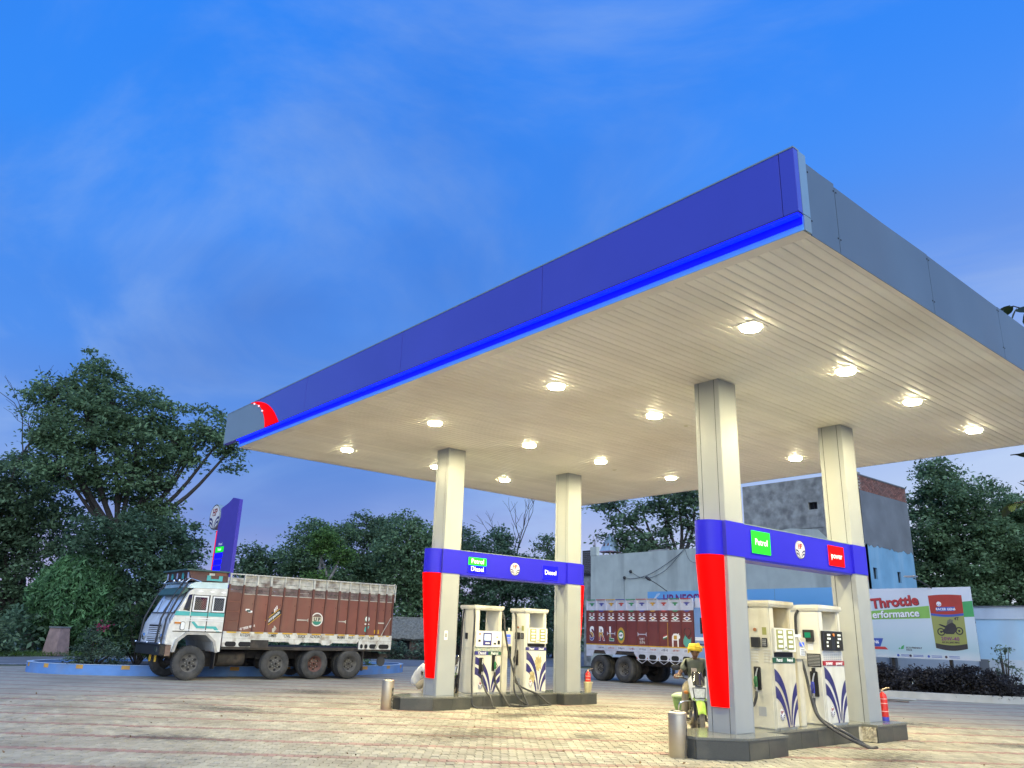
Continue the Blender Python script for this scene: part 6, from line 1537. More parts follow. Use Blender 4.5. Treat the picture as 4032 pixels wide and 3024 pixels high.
MB().tube([(-.1, 0, .95), (3.3, 0, .95)], .018, 6).build('top_bar', M_grime, rl)

# boundary wall behind the hoardings
M_bw = mat('whitewashed_wall', (.60, .66, .70), .9, var=.10, scale=.8, dirt=(.30, .34, .38), dirt_amt=.5, dirt_scale=.9, streak=True)
M_bwblue = mat('pale_blue_wall_band', (.46, .66, .78), .9, var=.12, scale=.7, dirt=(.52, .58, .62), dirt_amt=.5, dirt_scale=1.0, streak=True)
bw = thing('boundary_wall', 'long pale blue boundary wall with pilasters behind the hoardings', 'wall', (-8, 26.4, 0))
box('wall_low', M_bw, -19, 22, 0, .22, 0, 1.30, bw); box('wall_mid', M_bwblue, -19, 22, .012, .22, 1.3005, 2.72, bw); box('wall_top', M_bw, -19, 22, -.02, .22, 2.7205, 3.16, bw); box('coping', M_cement, -19, 22, -.06, .26, 3.1605, 3.20, bw)
for x in (-13.4, -8.6, -3.72, -.35, 4.5, 9.4): box('pilaster', M_cement, x-.16, x+.16, -.05, -.0205, 0, 1.28, bw)

# hoardings
def hoarding(label, x0, x1, y, z0, z1, face):
    t = thing('hoarding', label, 'billboard', (x0, y, 0), group='advertising hoardings along the wall'); w = x1-x0
    box('flex_sheet', face, 0, w, -.012, .0, z0, z1, t)
    for zz in (z0, (z0+z1)/2, z1-.06): box('frame_rail', M_grime, .0, w, .001, .05, zz, zz+.06, t)
    n = max(3, int(w/1.8)+1)
    for i in range(n):
        x = .06+(w-.12)*i/(n-1); box('frame_upright', M_grime, x-.03, x+.03, .051, .10, z0, z1, t)
    for i in range(max(2, int(w/2.2))):
        x = w*(i+.5)/max(2, int(w/2.2)); box('post', M_grime, x-.05, x+.05, .101, .20, 0, z1-.1, t)
    return t
def flex_mat(name, stops, horiz=False):
    m = mat(name, (.5, .6, .7), .5, var=0); t = m.node_tree; b = t.nodes['Principled BSDF']
    tcx = t.nodes.new('ShaderNodeTexCoord'); sp = t.nodes.new('ShaderNodeSeparateXYZ'); t.links.new(tcx.outputs['Generated'], sp.inputs[0])
    nz = t.nodes.new('ShaderNodeTexNoise'); nz.inputs['Scale'].default_value = 6; nz.inputs['Detail'].default_value = 6
    ad = t.nodes.new('ShaderNodeMath'); ad.operation = 'MULTIPLY_ADD'; t.links.new(nz.outputs['Fac'], ad.inputs[0]); ad.inputs[1].default_value = .12; t.links.new(sp.outputs[2], ad.inputs[2])
    sb = t.nodes.new('ShaderNodeMath'); sb.operation = 'SUBTRACT'; t.links.new(ad.outputs[0], sb.inputs[0]); sb.inputs[1].default_value = .06
    r = t.nodes.new('ShaderNodeValToRGB'); e = r.color_ramp.elements
    e[0].position = stops[0][0]; e[0].color = (*stops[0][1], 1); e[1].position = stops[-1][0]; e[1].color = (*stops[-1][1], 1)
    for p, c in stops[1:-1]: x = e.new(p); x.color = (*c, 1)
    t.links.new(sb.outputs[0], r.inputs[0]); t.links.new(r.outputs[0], b.inputs['Base Color']); return m
M_flexblue = flex_mat('blue_sky_flex_print', [(0, (.10, .16, .22)), (.25, (.08, .26, .45)), (.7, (.12, .36, .66)), (1, (.20, .46, .74))])
M_flexpale = flex_mat('pale_flex_print', [(0, (.62, .66, .70)), (.12, (.42, .58, .64)), (.45, (.56, .66, .72)), (1, (.72, .75, .80))])
HY = 24.0
hb = hoarding('long blue advertising hoarding reading HP NEOSYNTH, behind the near island', -22.45, -11.72, HY, 1.24, 3.85, M_flexblue)
fb = Fr((0, -.012, 0), (1, 0, 0), (0, 0, 1))
tx = text('HP NEOSYNTH', fb.at(2.65, 3.46), .58, mat('purple_lettering', (.20, .03, .16), .5, var=0), hb, 'lettering', .002, bold=.018, sx=.86)
for k in range(5):
    a = R_(70+k*10); poly(fb.at(.25, 3.35), [(0, 0), (.02, 0), (.9*math.cos(a-R_(60))*.6+.02, .42*math.sin(a)), (.9*math.cos(a-R_(60))*.6, .42*math.sin(a))], .001, 'light_ray', M_wlet, hb, .002)
box('sheet_joint', M_cement, 7.02, 7.03, -.0145, -.0125, 1.24, 3.85, hb)
M_rock = mat('printed_dark_foliage', (.025, .04, .05), .6, var=.6, scale=14)
rg = random.Random(11)
pts = [(8.6, 1.7)] + [(8.6+.15*i, 2.6+.45*rg.random()-.06*abs(i-5)) for i in range(11)] + [(10.3, 1.7)]
poly(fb, pts, .002, 'printed_rider_mass', M_rock, hb, .002)
text('POWER', fb.at(9.6, 2.25), .26, M_wlet, hb, 'lettering', .005, bold=.008)
hp_ = hoarding('pale hoarding with a big motor oil can and the word Throttle, right of the columns', -11.70, -7.58, HY-.06, 1.24, 3.745, M_flexpale)
fp = Fr((0, -.012, 0), (1, 0, 0), (0, 0, 1))
M_lime = mat('lime_print', (.25, .50, .10), .5, var=.05); M_grn = mat('green_print', (.06, .36, .12), .5, var=.05); M_redpr = mat('red_print', (.55, .05, .05), .5, var=.05); M_shad = mat('dark_shadow_print', (.05, .03, .05), .5, var=0)
W_ = 4.12
poly(fp, [(.25, 2.60), (2.62, 2.66), (2.62, 3.10), (.25, 2.90)][::1], .001, 'lime_band', M_lime, hp_, .002); poly(fp, [(3.6, 2.70), (W_, 2.72), (W_, 3.26), (3.6, 3.22)], .001, 'green_band', M_grn, hp_, .002)
ft = Fr((1.36, -.012, 3.24), (.995, 0, .075), (-.075, 0, .995))
text('Throttle', ft.at(.02, -.02), .50, M_shad, hp_, 'lettering_shadow', .0035, bold=.020, sx=1.05); text('Throttle', ft, .50, M_redpr, hp_, 'lettering', .007, bold=.016, sx=1.05)
ft2 = Fr((1.36, -.012, 2.80), (.999, 0, .04), (-.04, 0, .999))
text('erformance', ft2.at(.012, -.012), .36, M_shad, hp_, 'lettering_shadow', .0045, bold=.012, sx=1.05); text('erformance', ft2, .36, M_wlet, hp_, 'lettering', .008, bold=.010, sx=1.05)
M_blp = mat('blue_print', (.05, .10, .42), .5, var=.1)
poly(fp, [(.3, 1.62), (.66, 1.62), (.80, 1.92), (.3, 1.92)], .001, 'blue_ribbon', M_blp, hp_, .002); text('GEN6', fp.at(.42, 1.78), .16, M_wlet, hp_, 'lettering', .004, bold=.005)
poly(fp, [(.3, 1.52), (.95, 1.52), (.84, 1.62), (.3, 1.61)], .001, 'maroon_ribbon', M_redpr, hp_, .002)
poly(fp.at(1.50, 1.60), [(-.10, -.05), (.02, -.04), (.06, .10), (-.03, .06)], .001, 'leaf_mark', M_grn, hp_, .002); poly(fp.at(1.38, 1.57), [(-.05, -.02), (.02, -.02), (.0, .05)], .001, 'leaf_mark', M_grn, hp_, .002)
text('ECO-FRIENDLY', fp.at(1.62, 1.605), .085, MATS['dark_shadow_print'], hp_, 'lettering', .002, align='LEFT', bold=.002); text('PACK', fp.at(1.62, 1.525), .085, M_shad, hp_, 'lettering', .002, align='LEFT', bold=.002)
for i, x in enumerate((1.30, 1.75, 2.40, 3.0)):
    disc(fp.at(x, 1.33), .045, .001, 'partner_mark', MATS['dark_shadow_print'] if i % 2 else M_blp, hp_, .002, 14)
    for k in range(2): poly(fp.at(x+.28, 1.355-.045*k), rrect(.36, .018, .004, 1), .001, 'small_print', M_blp, hp_, .002)
# the oil can: printed flat
x0, x1, z0, z1 = 2.63, 3.79, 1.55, 3.46
def arc(x0_, x1_, zz, d, n=12): return [(x0_+(x1_-x0_)*i/n, zz-d*math.sin(math.pi*i/n)) for i in range(n+1)]
M_olive = flex_mat('olive_can_print', [(0, (.28, .30, .08)), (1, (.34, .36, .12))]); M_canred = mat('can_red_print', (.42, .04, .03), .45, var=.1); M_canbl = mat('can_dark_print', (.03, .03, .035), .45, var=.2)
can = poly(fp, arc(x0+.06, x1-.02, z0+.08, .08) + arc(x0, x1, z1, -.03)[::-1], .0015, 'printed_can', M_olive, hp_, .002)
poly(fp, arc(x0+.025, x1-.01, 2.84, .05) + arc(x0, x1, z1, -.03)[::-1], .004, 'can_red_top', M_canred, can, .002)
poly(fp, arc(x0+.03, x1-.01, 2.76, .05) + arc(x0+.026, x1-.01, 2.84, .05)[::-1], .004, 'can_blue_line', M_blp, can, .002)
poly(fp, arc(x0+.07, x1-.02, z0+.08, .08) + arc(x0+.065, x1-.02, z0+.25, .07)[::-1], .004, 'can_base_band', M_canbl, can, .002)
poly(fp, [(2.86, 2.90), (3.48, 2.92), (3.52, 3.06), (2.88, 3.05)], .0065, 'can_ribbon', M_blp, can, .002)
text('RACER GEN6', fp.at(3.19, 2.975), .115, M_wlet, can, 'lettering', .009, bold=.003); text('4T', fp.at(3.52, 2.64), .14, M_shad, can, 'lettering', .007, bold=.005)
text('20W-40', fp.at(3.22, 1.95), .17, MATS['purple_lettering'], can, 'lettering', .007, bold=.004, space=1.1); text('API SN, JASO MA2', fp.at(3.22, 1.83), .075, M_shad, can, 'lettering', .007, bold=.002); text('1 L', fp.at(3.64, 1.72), .06, M_shad, can, 'lettering', .007)
disc(fp.at(2.98, 3.16), .085, .0065, 'round_mark', M_wlet, can, .002); 
for s in (-1, 1): poly(fp.at(2.98, 3.13), [(0, -.05), (s*.07, .02), (s*.03, .02)], .009, 'round_mark_stroke', M_blp, can, .002)
# printed motorcycle on the can
for wx_, wz_ in ((2.94, 2.19), (3.56, 2.23)):
    n = 22; mb = MB(); c = fp.at(wx_, wz_)
    mb.add([c.p(.135*math.cos(2*math.pi*k/n), .135*math.sin(2*math.pi*k/n), .007) for k in range(n)] + [c.p(.095*math.cos(2*math.pi*k/n), .095*math.sin(2*math.pi*k/n), .007) for k in range(n)], [(k, (k+1) % n, n+(k+1) % n, n+k) for k in range(n)]); mb.build('printed_wheel', M_canbl, can); disc(c, .04, .005, 'printed_hub', M_canbl, can, .002, 12)
poly(fp, [(2.96, 2.20), (3.11, 2.12), (3.36, 2.12), (3.50, 2.26), (3.46, 2.44), (3.36, 2.52), (3.22, 2.46), (3.12, 2.40), (2.94, 2.46), (2.88, 2.44), (3.10, 2.33)], .0065, 'printed_bike', M_canbl, can, .002)
poly(fp, [(3.16, 2.44), (3.20, 2.58), (3.29, 2.64), (3.40, 2.60), (3.38, 2.50), (3.28, 2.46)], .006, 'printed_bike_fairing', mat('printed_grey', (.14, .14, .10), .5, var=.4, scale=30), can, .002)
# hoarding lamps
def arm_lamp(label, base, tip, headm):
    t = thing('hoarding_lamp', label, 'lamp', base, group='lamps over the hoardings')
    d = Vector(tip)-Vector(base)
    MB().tube(spline([(0, 0, 0), tuple(d*.5+Vector((0, 0, .02))), tuple(d*.85)]), .022, 6).build('arm', M_grime, t)
    q = d*.98; e = d.normalized()
    if headm == 'flat':
        MB().box(q.x-.20, q.x+.20, q.y-.14, q.y+.14, q.z-.02, q.z+.03, .01).build('flood_head', M_alu, t); MB().box(q.x-.17, q.x+.17, q.y-.12, q.y+.12, q.z-.024, q.z-.0205).build('flood_glass', M_lav, t)
    else:
        MB().tube([q-e*.14, q, q+e*.16], [.05, .085, .05], 10).build('lamp_head', M_black, t, smooth=True)
    return t
arm_lamp('black tubular lamp arm leaning out above the HP hoarding', (-21.2, 23.95, 3.85), (-22.0, 23.5, 4.45), 'round')
arm_lamp('pale floodlight on a bent arm above the oil can hoarding', (-8.9, 23.95, 3.72), (-9.35, 23.3, 4.12), 'flat')

# planting bed in front of the wall
bed = thing('planting_bed', 'low pale kerb edging the hedge bed below the hoardings', 'kerb', (-8, 22.6, 0))
kp = [(-15, 17.9+1.3), (-9.5, 20.95), (-8.2, 21.55), (-6.8, 22.35), (-6.2, 22.9)]
kp = [(-16.5, 19.9), (-12.5, 20.4), (-9.5, 20.95), (-8.2, 21.5), (-6.8, 22.3), (-5.9, 23.1), (-5.4, 24.6)]
mb = MB(); vs = []
for i, (x, y) in enumerate(kp):
    a = Vector(kp[max(0, i-1)]); b = Vector(kp[min(len(kp)-1, i+1)]); d = (b-a).normalized(); n = Vector((-d.y, d.x)); p = Vector((x+8, y-22.6))
    q = p+n*.16; vs += [(p.x, p.y, -.02), (p.x, p.y, .21), (q.x, q.y, .21), (q.x, q.y, -.02)]
mb.add(vs, [(i*4+j, i*4+(j+1) % 4, i*4+4+(j+1) % 4, i*4+4+j) for i in range(len(kp)-1) for j in range(4)]); mb.build('kerb', M_kerbpale, bed)
MB().face([(x+8, y-22.6+.1, .10) for x, y in kp] + [(3, 3.7, .1), (-8.5, 3.7, .1)]).build('soil', M_planter, bed)
# flat stones and boards lying by the kerb
for i, (x, y, w, d, rz, lab) in enumerate(((-9.0, 20.2, 1.3, .35, .45, 'flat grey board lying beside the hedge kerb'), (-8.7, 18.9, 1.4, .14, .22, 'long dark plank lying on the paving short of the hedge'), (-4.4, 20.6, .7, .3, .2, 'flat brown board lying on the paving at the right edge'))):
    o = MB().box(-w/2, w/2, -d/2, d/2, .0, .03, .004).build('board', mat('old_board', (.13, .10, .08), .9, var=.3, scale=5) if i else M_kerbpale, None, (x, y, .001)); o.rotation_euler = (0, 0, rz); tag(o, lab, 'board')

# ------------------------------------------------------------------ sign pylon in the planter
py_ = thing('sign_pylon', 'tall dark blue sign pylon with round logo, behind the parked red lorry', 'sign', (-28.85, 5.1, .2))
x0, x1 = -1.0, 1.0; top = 6.40
cur = bez(((-.78, 6.18), (-.45, 6.24), (-.05, 6.30), (.25, 6.48)), 8)
M_pyl = mat('navy_pylon_sheet', (.09, .06, .42), .4, var=.05)
MB().prism([(x0, 0), (x1, 0), (x1, 6.34), (.28, 6.48)] + cur[::-1][1:] + [(x0, 6.10)], -.07, .07, lambda u, v, w: (u, w, v)).build('slab', M_pyl, py_)
box('red_edge', M_red, x0-.12, x0-.002, -.06, .06, .3, 5.22, py_)
ff = Fr((-1.45, -.23, 5.83), (1, 0, 0), (0, 0, 1))
MB().prism([(.60*math.cos(2*math.pi*i/40), .54*math.sin(2*math.pi*i/40)) for i in range(40)], -.10, .10, lambda u, v, w: (u-1.45, w, v+5.83)).build('logo_drum', M_silver, py_)
maker_logo(Fr((-1.45, -.1005, 5.83), (1, 0, 0), (0, 0, 1)), .58, py_, True, ry=.52)
fpy = Fr((0, -.07, 0), (1, 0, 0), (0, 0, 1))
text('Diesel', fpy.at(-.45, 4.62), .16, M_wlet, py_, 'lettering', .002, bold=.002)
g_ = poly(fpy.at(-.45, 4.40), rrect(.85, .22, .02), .001, 'price_panel', M_green, py_, .008); text('Petrol', fpy.at(-.45, 4.40), .15, M_wlit, g_, 'lettering', .012, bold=.003)
for k in range(3): poly(fpy.at(-.48-.02*k, 4.15-.26*k), rrect(.85, .21, .04), .001, 'price_panel', M_bluepan, py_, .008)

# ------------------------------------------------------------------ brick gate pillar and thatched hut over the road
gp = thing('gate_pillar', 'stout tapering pinkish brick pillar at the roadside below the rounded bush', 'pillar', (-40.8, 2.1, 0), R_(30))
mb = MB(); vs = []
for zz, e in ((0, .46), (1.25, .34)): vs += [(-e, -e*.8, zz), (e, -e*.8, zz), (e, e*.8, zz), (-e, e*.8, zz)]
mb.add(vs, [(0, 3, 2, 1), (4, 5, 6, 7)] + [(i, (i+1) % 4, 4+(i+1) % 4, 4+i) for i in range(4)]); mb.build('shaft', mat('pink_brick_render', (.28, .19, .17), .9, var=.2, scale=4, dirt=(.18, .13, .12), dirt_amt=.6, dirt_scale=3), gp)
box('cap_stone', M_cement, -.37, .37, -.31, .31, 1.2505, 1.32, gp)
hut = thing('thatched_hut', 'small thatched hut with dark doorway across the road', 'hut', (-40.6, 22.2, 0), R_(35))
M_thatch = mat('grey_thatch', (.16, .15, .12), .95, var=.4, scale=9, bump=.8, bscale=14)
wall_holes(-1.3, 1.3, 0, 1.5, [(-.5, .4, 0, 1.35)], .15, lambda u, zz, w: (u, -1.0-w, zz)).build('front_wall', mat('mud_wall', (.17, .12, .09), .95, var=.2, scale=3, bump=.4, bscale=15), hut)
for a in ((-1.3, -1.15, -.849, 1.0), (1.15, 1.3, -.849, 1.0), (-1.149, 1.149, .85, 1.0)): box('wall', MATS['mud_wall'], a[0], a[1], a[2], a[3], 0, 1.5, hut)
box('doorway_dark', M_dark, -.55, .45, -.80, -.78, 0, 1.4, hut)
rg = random.Random(3)
for s in (-1, 1):
    mb = MB(); mb.grid(lambda u, v: (-1.6+3.2*u+.05*rg.random(), s*(1.45*(1-v)), 1.15+1.2*v**.85+.07*rg.random()), 16, 8); o = mb.build('thatch', M_thatch, hut); o.modifiers.new('t', 'SOLIDIFY').thickness = .16
for s in (-1, 1): MB().add([(s*1.28, -1.0, 1.501), (s*1.28, 1.0, 1.501), (s*1.28, 0, 2.2)], [(0, 1, 2)]).build('gable', MATS['mud_wall'], hut)

# ================================================================== VEGETATION
def leaf_cloud(name, m, centres, normals_up, size, rs, parent, aspect=.5, droop=0.0, kind=None):
    """many small two-triangle leaves; centres (N,3)"""
    n = len(centres)
    d = rs.normal(size=(n, 3)); d[:, 2] *= .55; d[:, 2] -= droop; d /= np.linalg.norm(d, axis=1)[:, None]
    up = rs.normal(size=(n, 3))*.6; up[:, 2] += normals_up
    b = np.cross(up, d); b /= (np.linalg.norm(b, axis=1)[:, None]+1e-9)
    s = size*rs.uniform(.6, 1.3, n)[:, None]
    nn = np.cross(d, b)
    p0 = centres-d*s*.5; p2 = centres+d*s*.5
    p1 = centres+b*s*aspect*.5 + nn*s*.10 - d*s*.06; p3 = centres-b*s*aspect*.5 + nn*s*.10 - d*s*.06
    V = np.stack([p0, p1, p2, p3], 1).reshape(-1, 3).astype(np.float32)
    me = bpy.data.meshes.new(name); me.vertices.add(4*n); me.vertices.foreach_set('co', V.ravel())
    me.loops.add(4*n); me.polygons.add(n)
    me.loops.foreach_set('vertex_index', np.arange(4*n, dtype=np.int32)); me.polygons.foreach_set('loop_start', np.arange(0, 4*n, 4, dtype=np.int32)); me.polygons.foreach_set('loop_total', np.full(n, 4, np.int32))
    me.update(calc_edges=True); me.validate()
    o = mesh_obj(name, me, m, parent)
    return o
def clumps(ells, rs, per, dens, clump_r, shell=.45):
    """leaf centres gathered in clumps near the surface of flattened ellipsoids (x, y, z, r, rz)"""
    C, K = [], []
    for (x, y, zz, r, rz) in ells:
        k = max(4, int(dens*(r*r*rz)**(2/3)))
        v = rs.normal(size=(k, 3)); v /= np.linalg.norm(v, axis=1)[:, None]
        rad = (shell+(1.18-shell)*rs.uniform(0, 1, k)**.7)[:, None]
        c = np.array([x, y, zz])+v*rad*np.array([r, r*.85, rz]); K.append(c)
        for q in c:
            cr = clump_r*rs.uniform(.6, 1.3); m = int(per*rs.uniform(.6, 1.4))
            g = rs.normal(size=(m, 3))*np.array([cr, cr, cr*.5]); g[:, 2] -= .12*(g[:, 0]**2+g[:, 1]**2)/cr
            C.append(q+g)
    return np.concatenate(C), np.concatenate(K)
def tree(name, label, base, ells, m, seed, leaf=.30, per=60, dens=9, clump_r=.5, bark=None, fork=.35, trunk=.28, group='trees around the station', aspect=.5, limbs=1.0, droop=.15, twigs=2, cat='tree'):
    rs = np.random.RandomState(seed); t = thing(name, label, cat, (base[0], base[1], 0), group=group)
    pts, ks = clumps(ells, rs, per, dens, clump_r)
    leaf_cloud('crown', m, pts, .8, leaf, rs, t, aspect, droop)
    zmax = max(e[2] for e in ells); zlow = min(e[2]-e[4] for e in ells)
    mean = np.mean([e[:3] for e in ells], axis=0)
    mb = MB(); h0 = max(.8, zlow*.6+mean[2]*fork*.5); top = np.array([mean[0]*.5, mean[1]*.5, h0])
    mb.tube([(0, 0, -.05), (.04, .02, h0*.3), tuple(top*np.array([.5, .5, .7])), tuple(top)], [trunk*1.25, trunk, trunk*.9, trunk*.8], 10)
    mb.build('trunk', bark or M_bark, t, smooth=True)
    lb = MB()
    for e in ells:
        c = np.array(e[:3]); mid = top*.45+c*.55+np.array([0, 0, -.10*(c[2]-top[2])])+rs.normal(size=3)*.2
        r0 = trunk*.55*limbs
        lb.tube([Vector(p) for p in spline([tuple(top-np.array([0, 0, .25])), tuple(top*.75+mid*.25), tuple(mid), tuple(c)], 4)], list(np.linspace(r0, r0*.25, 13)), 7)
        near = ks[np.argsort(np.linalg.norm(ks-c, axis=1))[:int(5*twigs)]]
        for q in near: lb.tube([tuple(c*.9+mid*.1), tuple((c+q)/2+rs.normal(size=3)*.08), tuple(q)], [r0*.22, r0*.15, r0*.06], 4)
    lb.build('limbs', bark or M_bark, t, smooth=True)
    return t
LG = leaf_mat('dark_green_leaves', (.135, .205, .11)); LG2 = leaf_mat('mid_green_leaves', (.16, .245, .12)); LG3 = leaf_mat('deep_green_leaves', (.105, .175, .10))
LY = leaf_mat('bright_green_leaves', (.13, .23, .06)); LB = leaf_mat('grey_green_leaves', (.12, .175, .11)); LP = leaf_mat('purple_leaves', (.055, .052, .055)); LTH = leaf_mat('conifer_sprays', (.13, .26, .11))
SC = lambda ells, k, z0=1.6: [(x*k, y*k, z0+(zz-z0)*k, r*k, rz*k) for x, y, zz, r, rz in ells]
tree('broadleaf_tree', 'tallest tree at left with a long limb reaching right to the canopy corner', (-44.7, 4.8), [(-0.6, -2.7, 15.1, 1.5, 1.3), (-0.3, -1.3, 13.8, 2.1, 1.5), (-0.9, -4.5, 13.9, 1.4, 0.7), (-0.5, -2.4, 12.4, 3.2, 1.7), (0.2, 0.8, 13.4, 1.7, 1.2), (0.1, 0.3, 11.5, 2.5, 1.5), (-0.8, -3.9, 11.7, 1.2, 1.2), (1.1, 3.7, 13.0, 1.4, 1.1), (1.6, 5.3, 12.0, 0.8, 1.2), (0, 0, 9.4, 2.2, 1.3), (0.5, 1.9, 7.6, 1.3, 1.2), (-0.7, -3.3, 9.7, 2.4, 1.3), (.6, 2.2, 12.0, 1.3, .9), (.8, 2.8, 11.0, 1.0, .6), (1.3, 4.6, 12.4, .9, .9), (.4, 1.4, 9.8, 1.2, .9)], LG2, 1, leaf=.26, per=60, dens=17, clump_r=.34, trunk=.42, twigs=3)
tree('broadleaf_tree', 'wide dark tree cut by the left edge of the picture', (-49.3, 2.5), [(-0.3, -1.7, 9.0, 2.4, 1.9), (-0.4, -2.3, 7.4, 1.9, 2.6), (-0.1, -0.4, 7.0, 2.7, 1.9), (-0.2, -0.9, 4.8, 2.9, 1.9), (-0.3, -1.8, 3.5, 1.9, 2.2), (-.6, -4.2, 6.5, 2.2, 2.6), (-.6, -4.4, 3.4, 2.0, 2.0)], LG, 2, leaf=.27, per=62, dens=13, clump_r=.38, trunk=.35)
tree('broadleaf_tree', 'dense low-crowned tree behind the pylon and rounded bush', (-41.9, 6.9), [(-0.8, -3.0, 6.1, 1.7, 1.2), (-0.4, -1.3, 6.2, 2.1, 1.4), (0.2, 0.6, 5.4, 1.4, 1.5), (-0.4, -1.5, 4.5, 2.2, 1.5), (0.2, 0.6, 3.9, 1.7, 1.4), (-0.9, -3.5, 4.9, 1.4, 1.4), (-.6, -2.0, 2.6, 2.2, 1.2), (.4, 1.0, 2.4, 1.7, 1.2)], LG3, 3, leaf=.24, per=72, dens=17, clump_r=.34, trunk=.3)
tree('broadleaf_tree', 'small distant tree just right of the pylon', (-60.3, 20.8), [(-0.5, -1.3, 7.2, 1.2, 0.9), (0.1, 0.3, 6.8, 1.2, 1.0), (-0.3, -0.6, 5.9, 2.3, 1.0), (-.2, -.4, 4.4, 2.4, 1.2)], LG, 4, leaf=.34, per=55, dens=13, trunk=.2)
tree('broadleaf_tree', 'rounded tree above the front half of the red lorry body', (-54.7, 23.2), [(-0.5, -1.0, 8.4, 2.1, 1.4), (-0.9, -1.9, 7.1, 1.8, 1.8), (-0.1, -0.2, 6.1, 3.1, 1.6), (0.1, 0.2, 9.1, 1.6, 1.0), (-.2, -.4, 4.0, 3.0, 1.6)], LG2, 5, leaf=.28, per=62, dens=14, clump_r=.40, trunk=.3)
tree('pollarded_tree', 'pollarded tree with pale forked trunk and bright green tufts', (-47.5, 19.8), [(-0.3, -0.5, 7.6, 0.9, 0.9), (-0.5, -0.9, 6.9, 0.6, 0.5), (0.3, 0.6, 6.7, 0.7, 0.8), (-0.4, -0.9, 4.7, 0.9, 0.5)], LY, 6, leaf=.24, per=70, dens=30, clump_r=.26, bark=M_barkpale, trunk=.28, limbs=1.2, fork=.6)
tree('broadleaf_tree', 'rounded tree right of the pollarded tree', (-54.5, 27.7), [(-0.6, -1.0, 9.4, 2.0, 1.4), (-0.3, -0.5, 7.6, 2.4, 2.0), (-1.0, -1.7, 6.4, 2.0, 1.6), (0.4, 0.6, 9.9, 1.6, 1.1), (-.3, -.5, 4.6, 2.8, 1.8), (.8, 1.2, 6.6, 2.0, 2.0)], LG, 7, leaf=.28, per=62, dens=14, clump_r=.40, trunk=.3)
tree('broadleaf_tree', 'creeper-clad tree left of the far front column', (-46.3, 25.8), [(-0.3, -0.5, 8.7, 1.6, 1.2), (-0.6, -1.0, 6.9, 1.8, 1.6), (-0.1, -0.1, 5.0, 1.2, 2.1), (0.1, 0.1, 2.7, 1.4, 2.1), (0.6, 0.9, 7.7, 1.4, 1.4), (.9, 1.3, 4.6, 1.4, 2.0)], LG2, 8, leaf=.30, per=62, dens=15, trunk=.3)
tree('broadleaf_tree', 'dark tree directly behind the far front column', (-47.5, 31.0), [(-0.8, -1.1, 8.7, 1.9, 1.3), (-0.1, -0.1, 7.5, 2.3, 1.9), (-0.1, -0.2, 5.0, 2.3, 2.1), (-1.1, -1.6, 6.0, 1.9, 2.3), (0.3, 0.3, 2.6, 2.3, 1.9), (-1.0, -1.5, 2.8, 1.9, 2.0)], LG3, 9, leaf=.27, per=62, dens=15, clump_r=.40, trunk=.3)
tree('broadleaf_tree', 'dark spreading tree seen between the far columns', (-43.7, 32.6), [(-0.3, -0.4, 8.8, 1.0, 0.7), (-0.7, -0.9, 7.8, 1.8, 1.1), (0.5, 0.5, 6.1, 2.6, 1.6), (-0.6, -0.8, 4.6, 2.2, 1.8), (1.0, 1.1, 3.7, 2.6, 2.2), (-0.4, -0.4, 2.3, 2.6, 1.8)], LG3, 10, leaf=.26, per=66, dens=15, clump_r=.40, trunk=.3)
tree('broadleaf_tree', 'slender-topped tree beside the far rear column', (-44.0, 38.3), [(-0.6, -0.6, 8.7, 0.9, 0.7), (-0.3, -0.3, 7.2, 1.6, 1.2), (0.2, 0.2, 5.0, 2.3, 2.3), (-0.5, -0.6, 2.5, 2.3, 2.1), (1.4, 1.4, 4.0, 2.2, 2.6)], LG, 11, leaf=.27, per=62, dens=14, clump_r=.40, trunk=.28)
tree('broadleaf_tree', 'open-branched tree rising behind the pale wall', (-26.8, 35.0), SC([(-4.0, -3.2, 8.8, 1.0, 0.4), (-3.4, -2.7, 7.9, 1.0, 0.5), (-2.4, -1.9, 6.8, 1.4, 0.7), (-3.8, -3.1, 6.8, 0.9, 0.6), (-1.8, -1.3, 8.9, 1.4, 0.6), (-0.6, -0.5, 7.7, 0.7, 1.0), (-1.7, -1.3, 7.8, 0.6, 0.7), (-2.7, -2.2, 8.7, 0.8, 0.4), (-0.4, -0.3, 9.1, 1.0, 0.7), (-2.4, -1.9, 6.1, 1.8, 0.5), (-1.2, -.9, 9.9, 1.6, .8)], 52/44), LG, 12, leaf=.30, per=42, dens=15, clump_r=.38, trunk=.34, limbs=1.0, fork=.5)
tree('broadleaf_tree', 'full green tree right of the tall building', (-13.4, 36.4), [(0.4, 0.2, 10.1, 1.2, 1.0), (0.8, 0.3, 8.9, 2.1, 1.2), (0.1, 0.0, 7.3, 1.8, 1.4), (1.4, 0.5, 6.8, 1.9, 1.4), (0.2, 0.1, 5.4, 2.2, 1.4), (0.5, 0.2, 4.1, 2.1, 1.2)], LG2, 13, leaf=.22, per=105, dens=22, clump_r=.34, trunk=.3)
tree('broadleaf_tree', 'full green tree at the right edge beyond the boundary wall', (-11.2, 39.2), [(0.7, 0.2, 8.6, 1.2, 0.9), (-0.1, 0, 7.4, 1.5, 1.1), (1.2, 0.3, 6.9, 1.9, 1.7), (-0.1, 0, 5.6, 2.0, 1.4), (0.9, 0.2, 4.6, 2.2, 1.4), (3.2, .8, 6.2, 2.2, 1.8)], LG2, 14, leaf=.22, per=105, dens=20, clump_r=.34, trunk=.3)
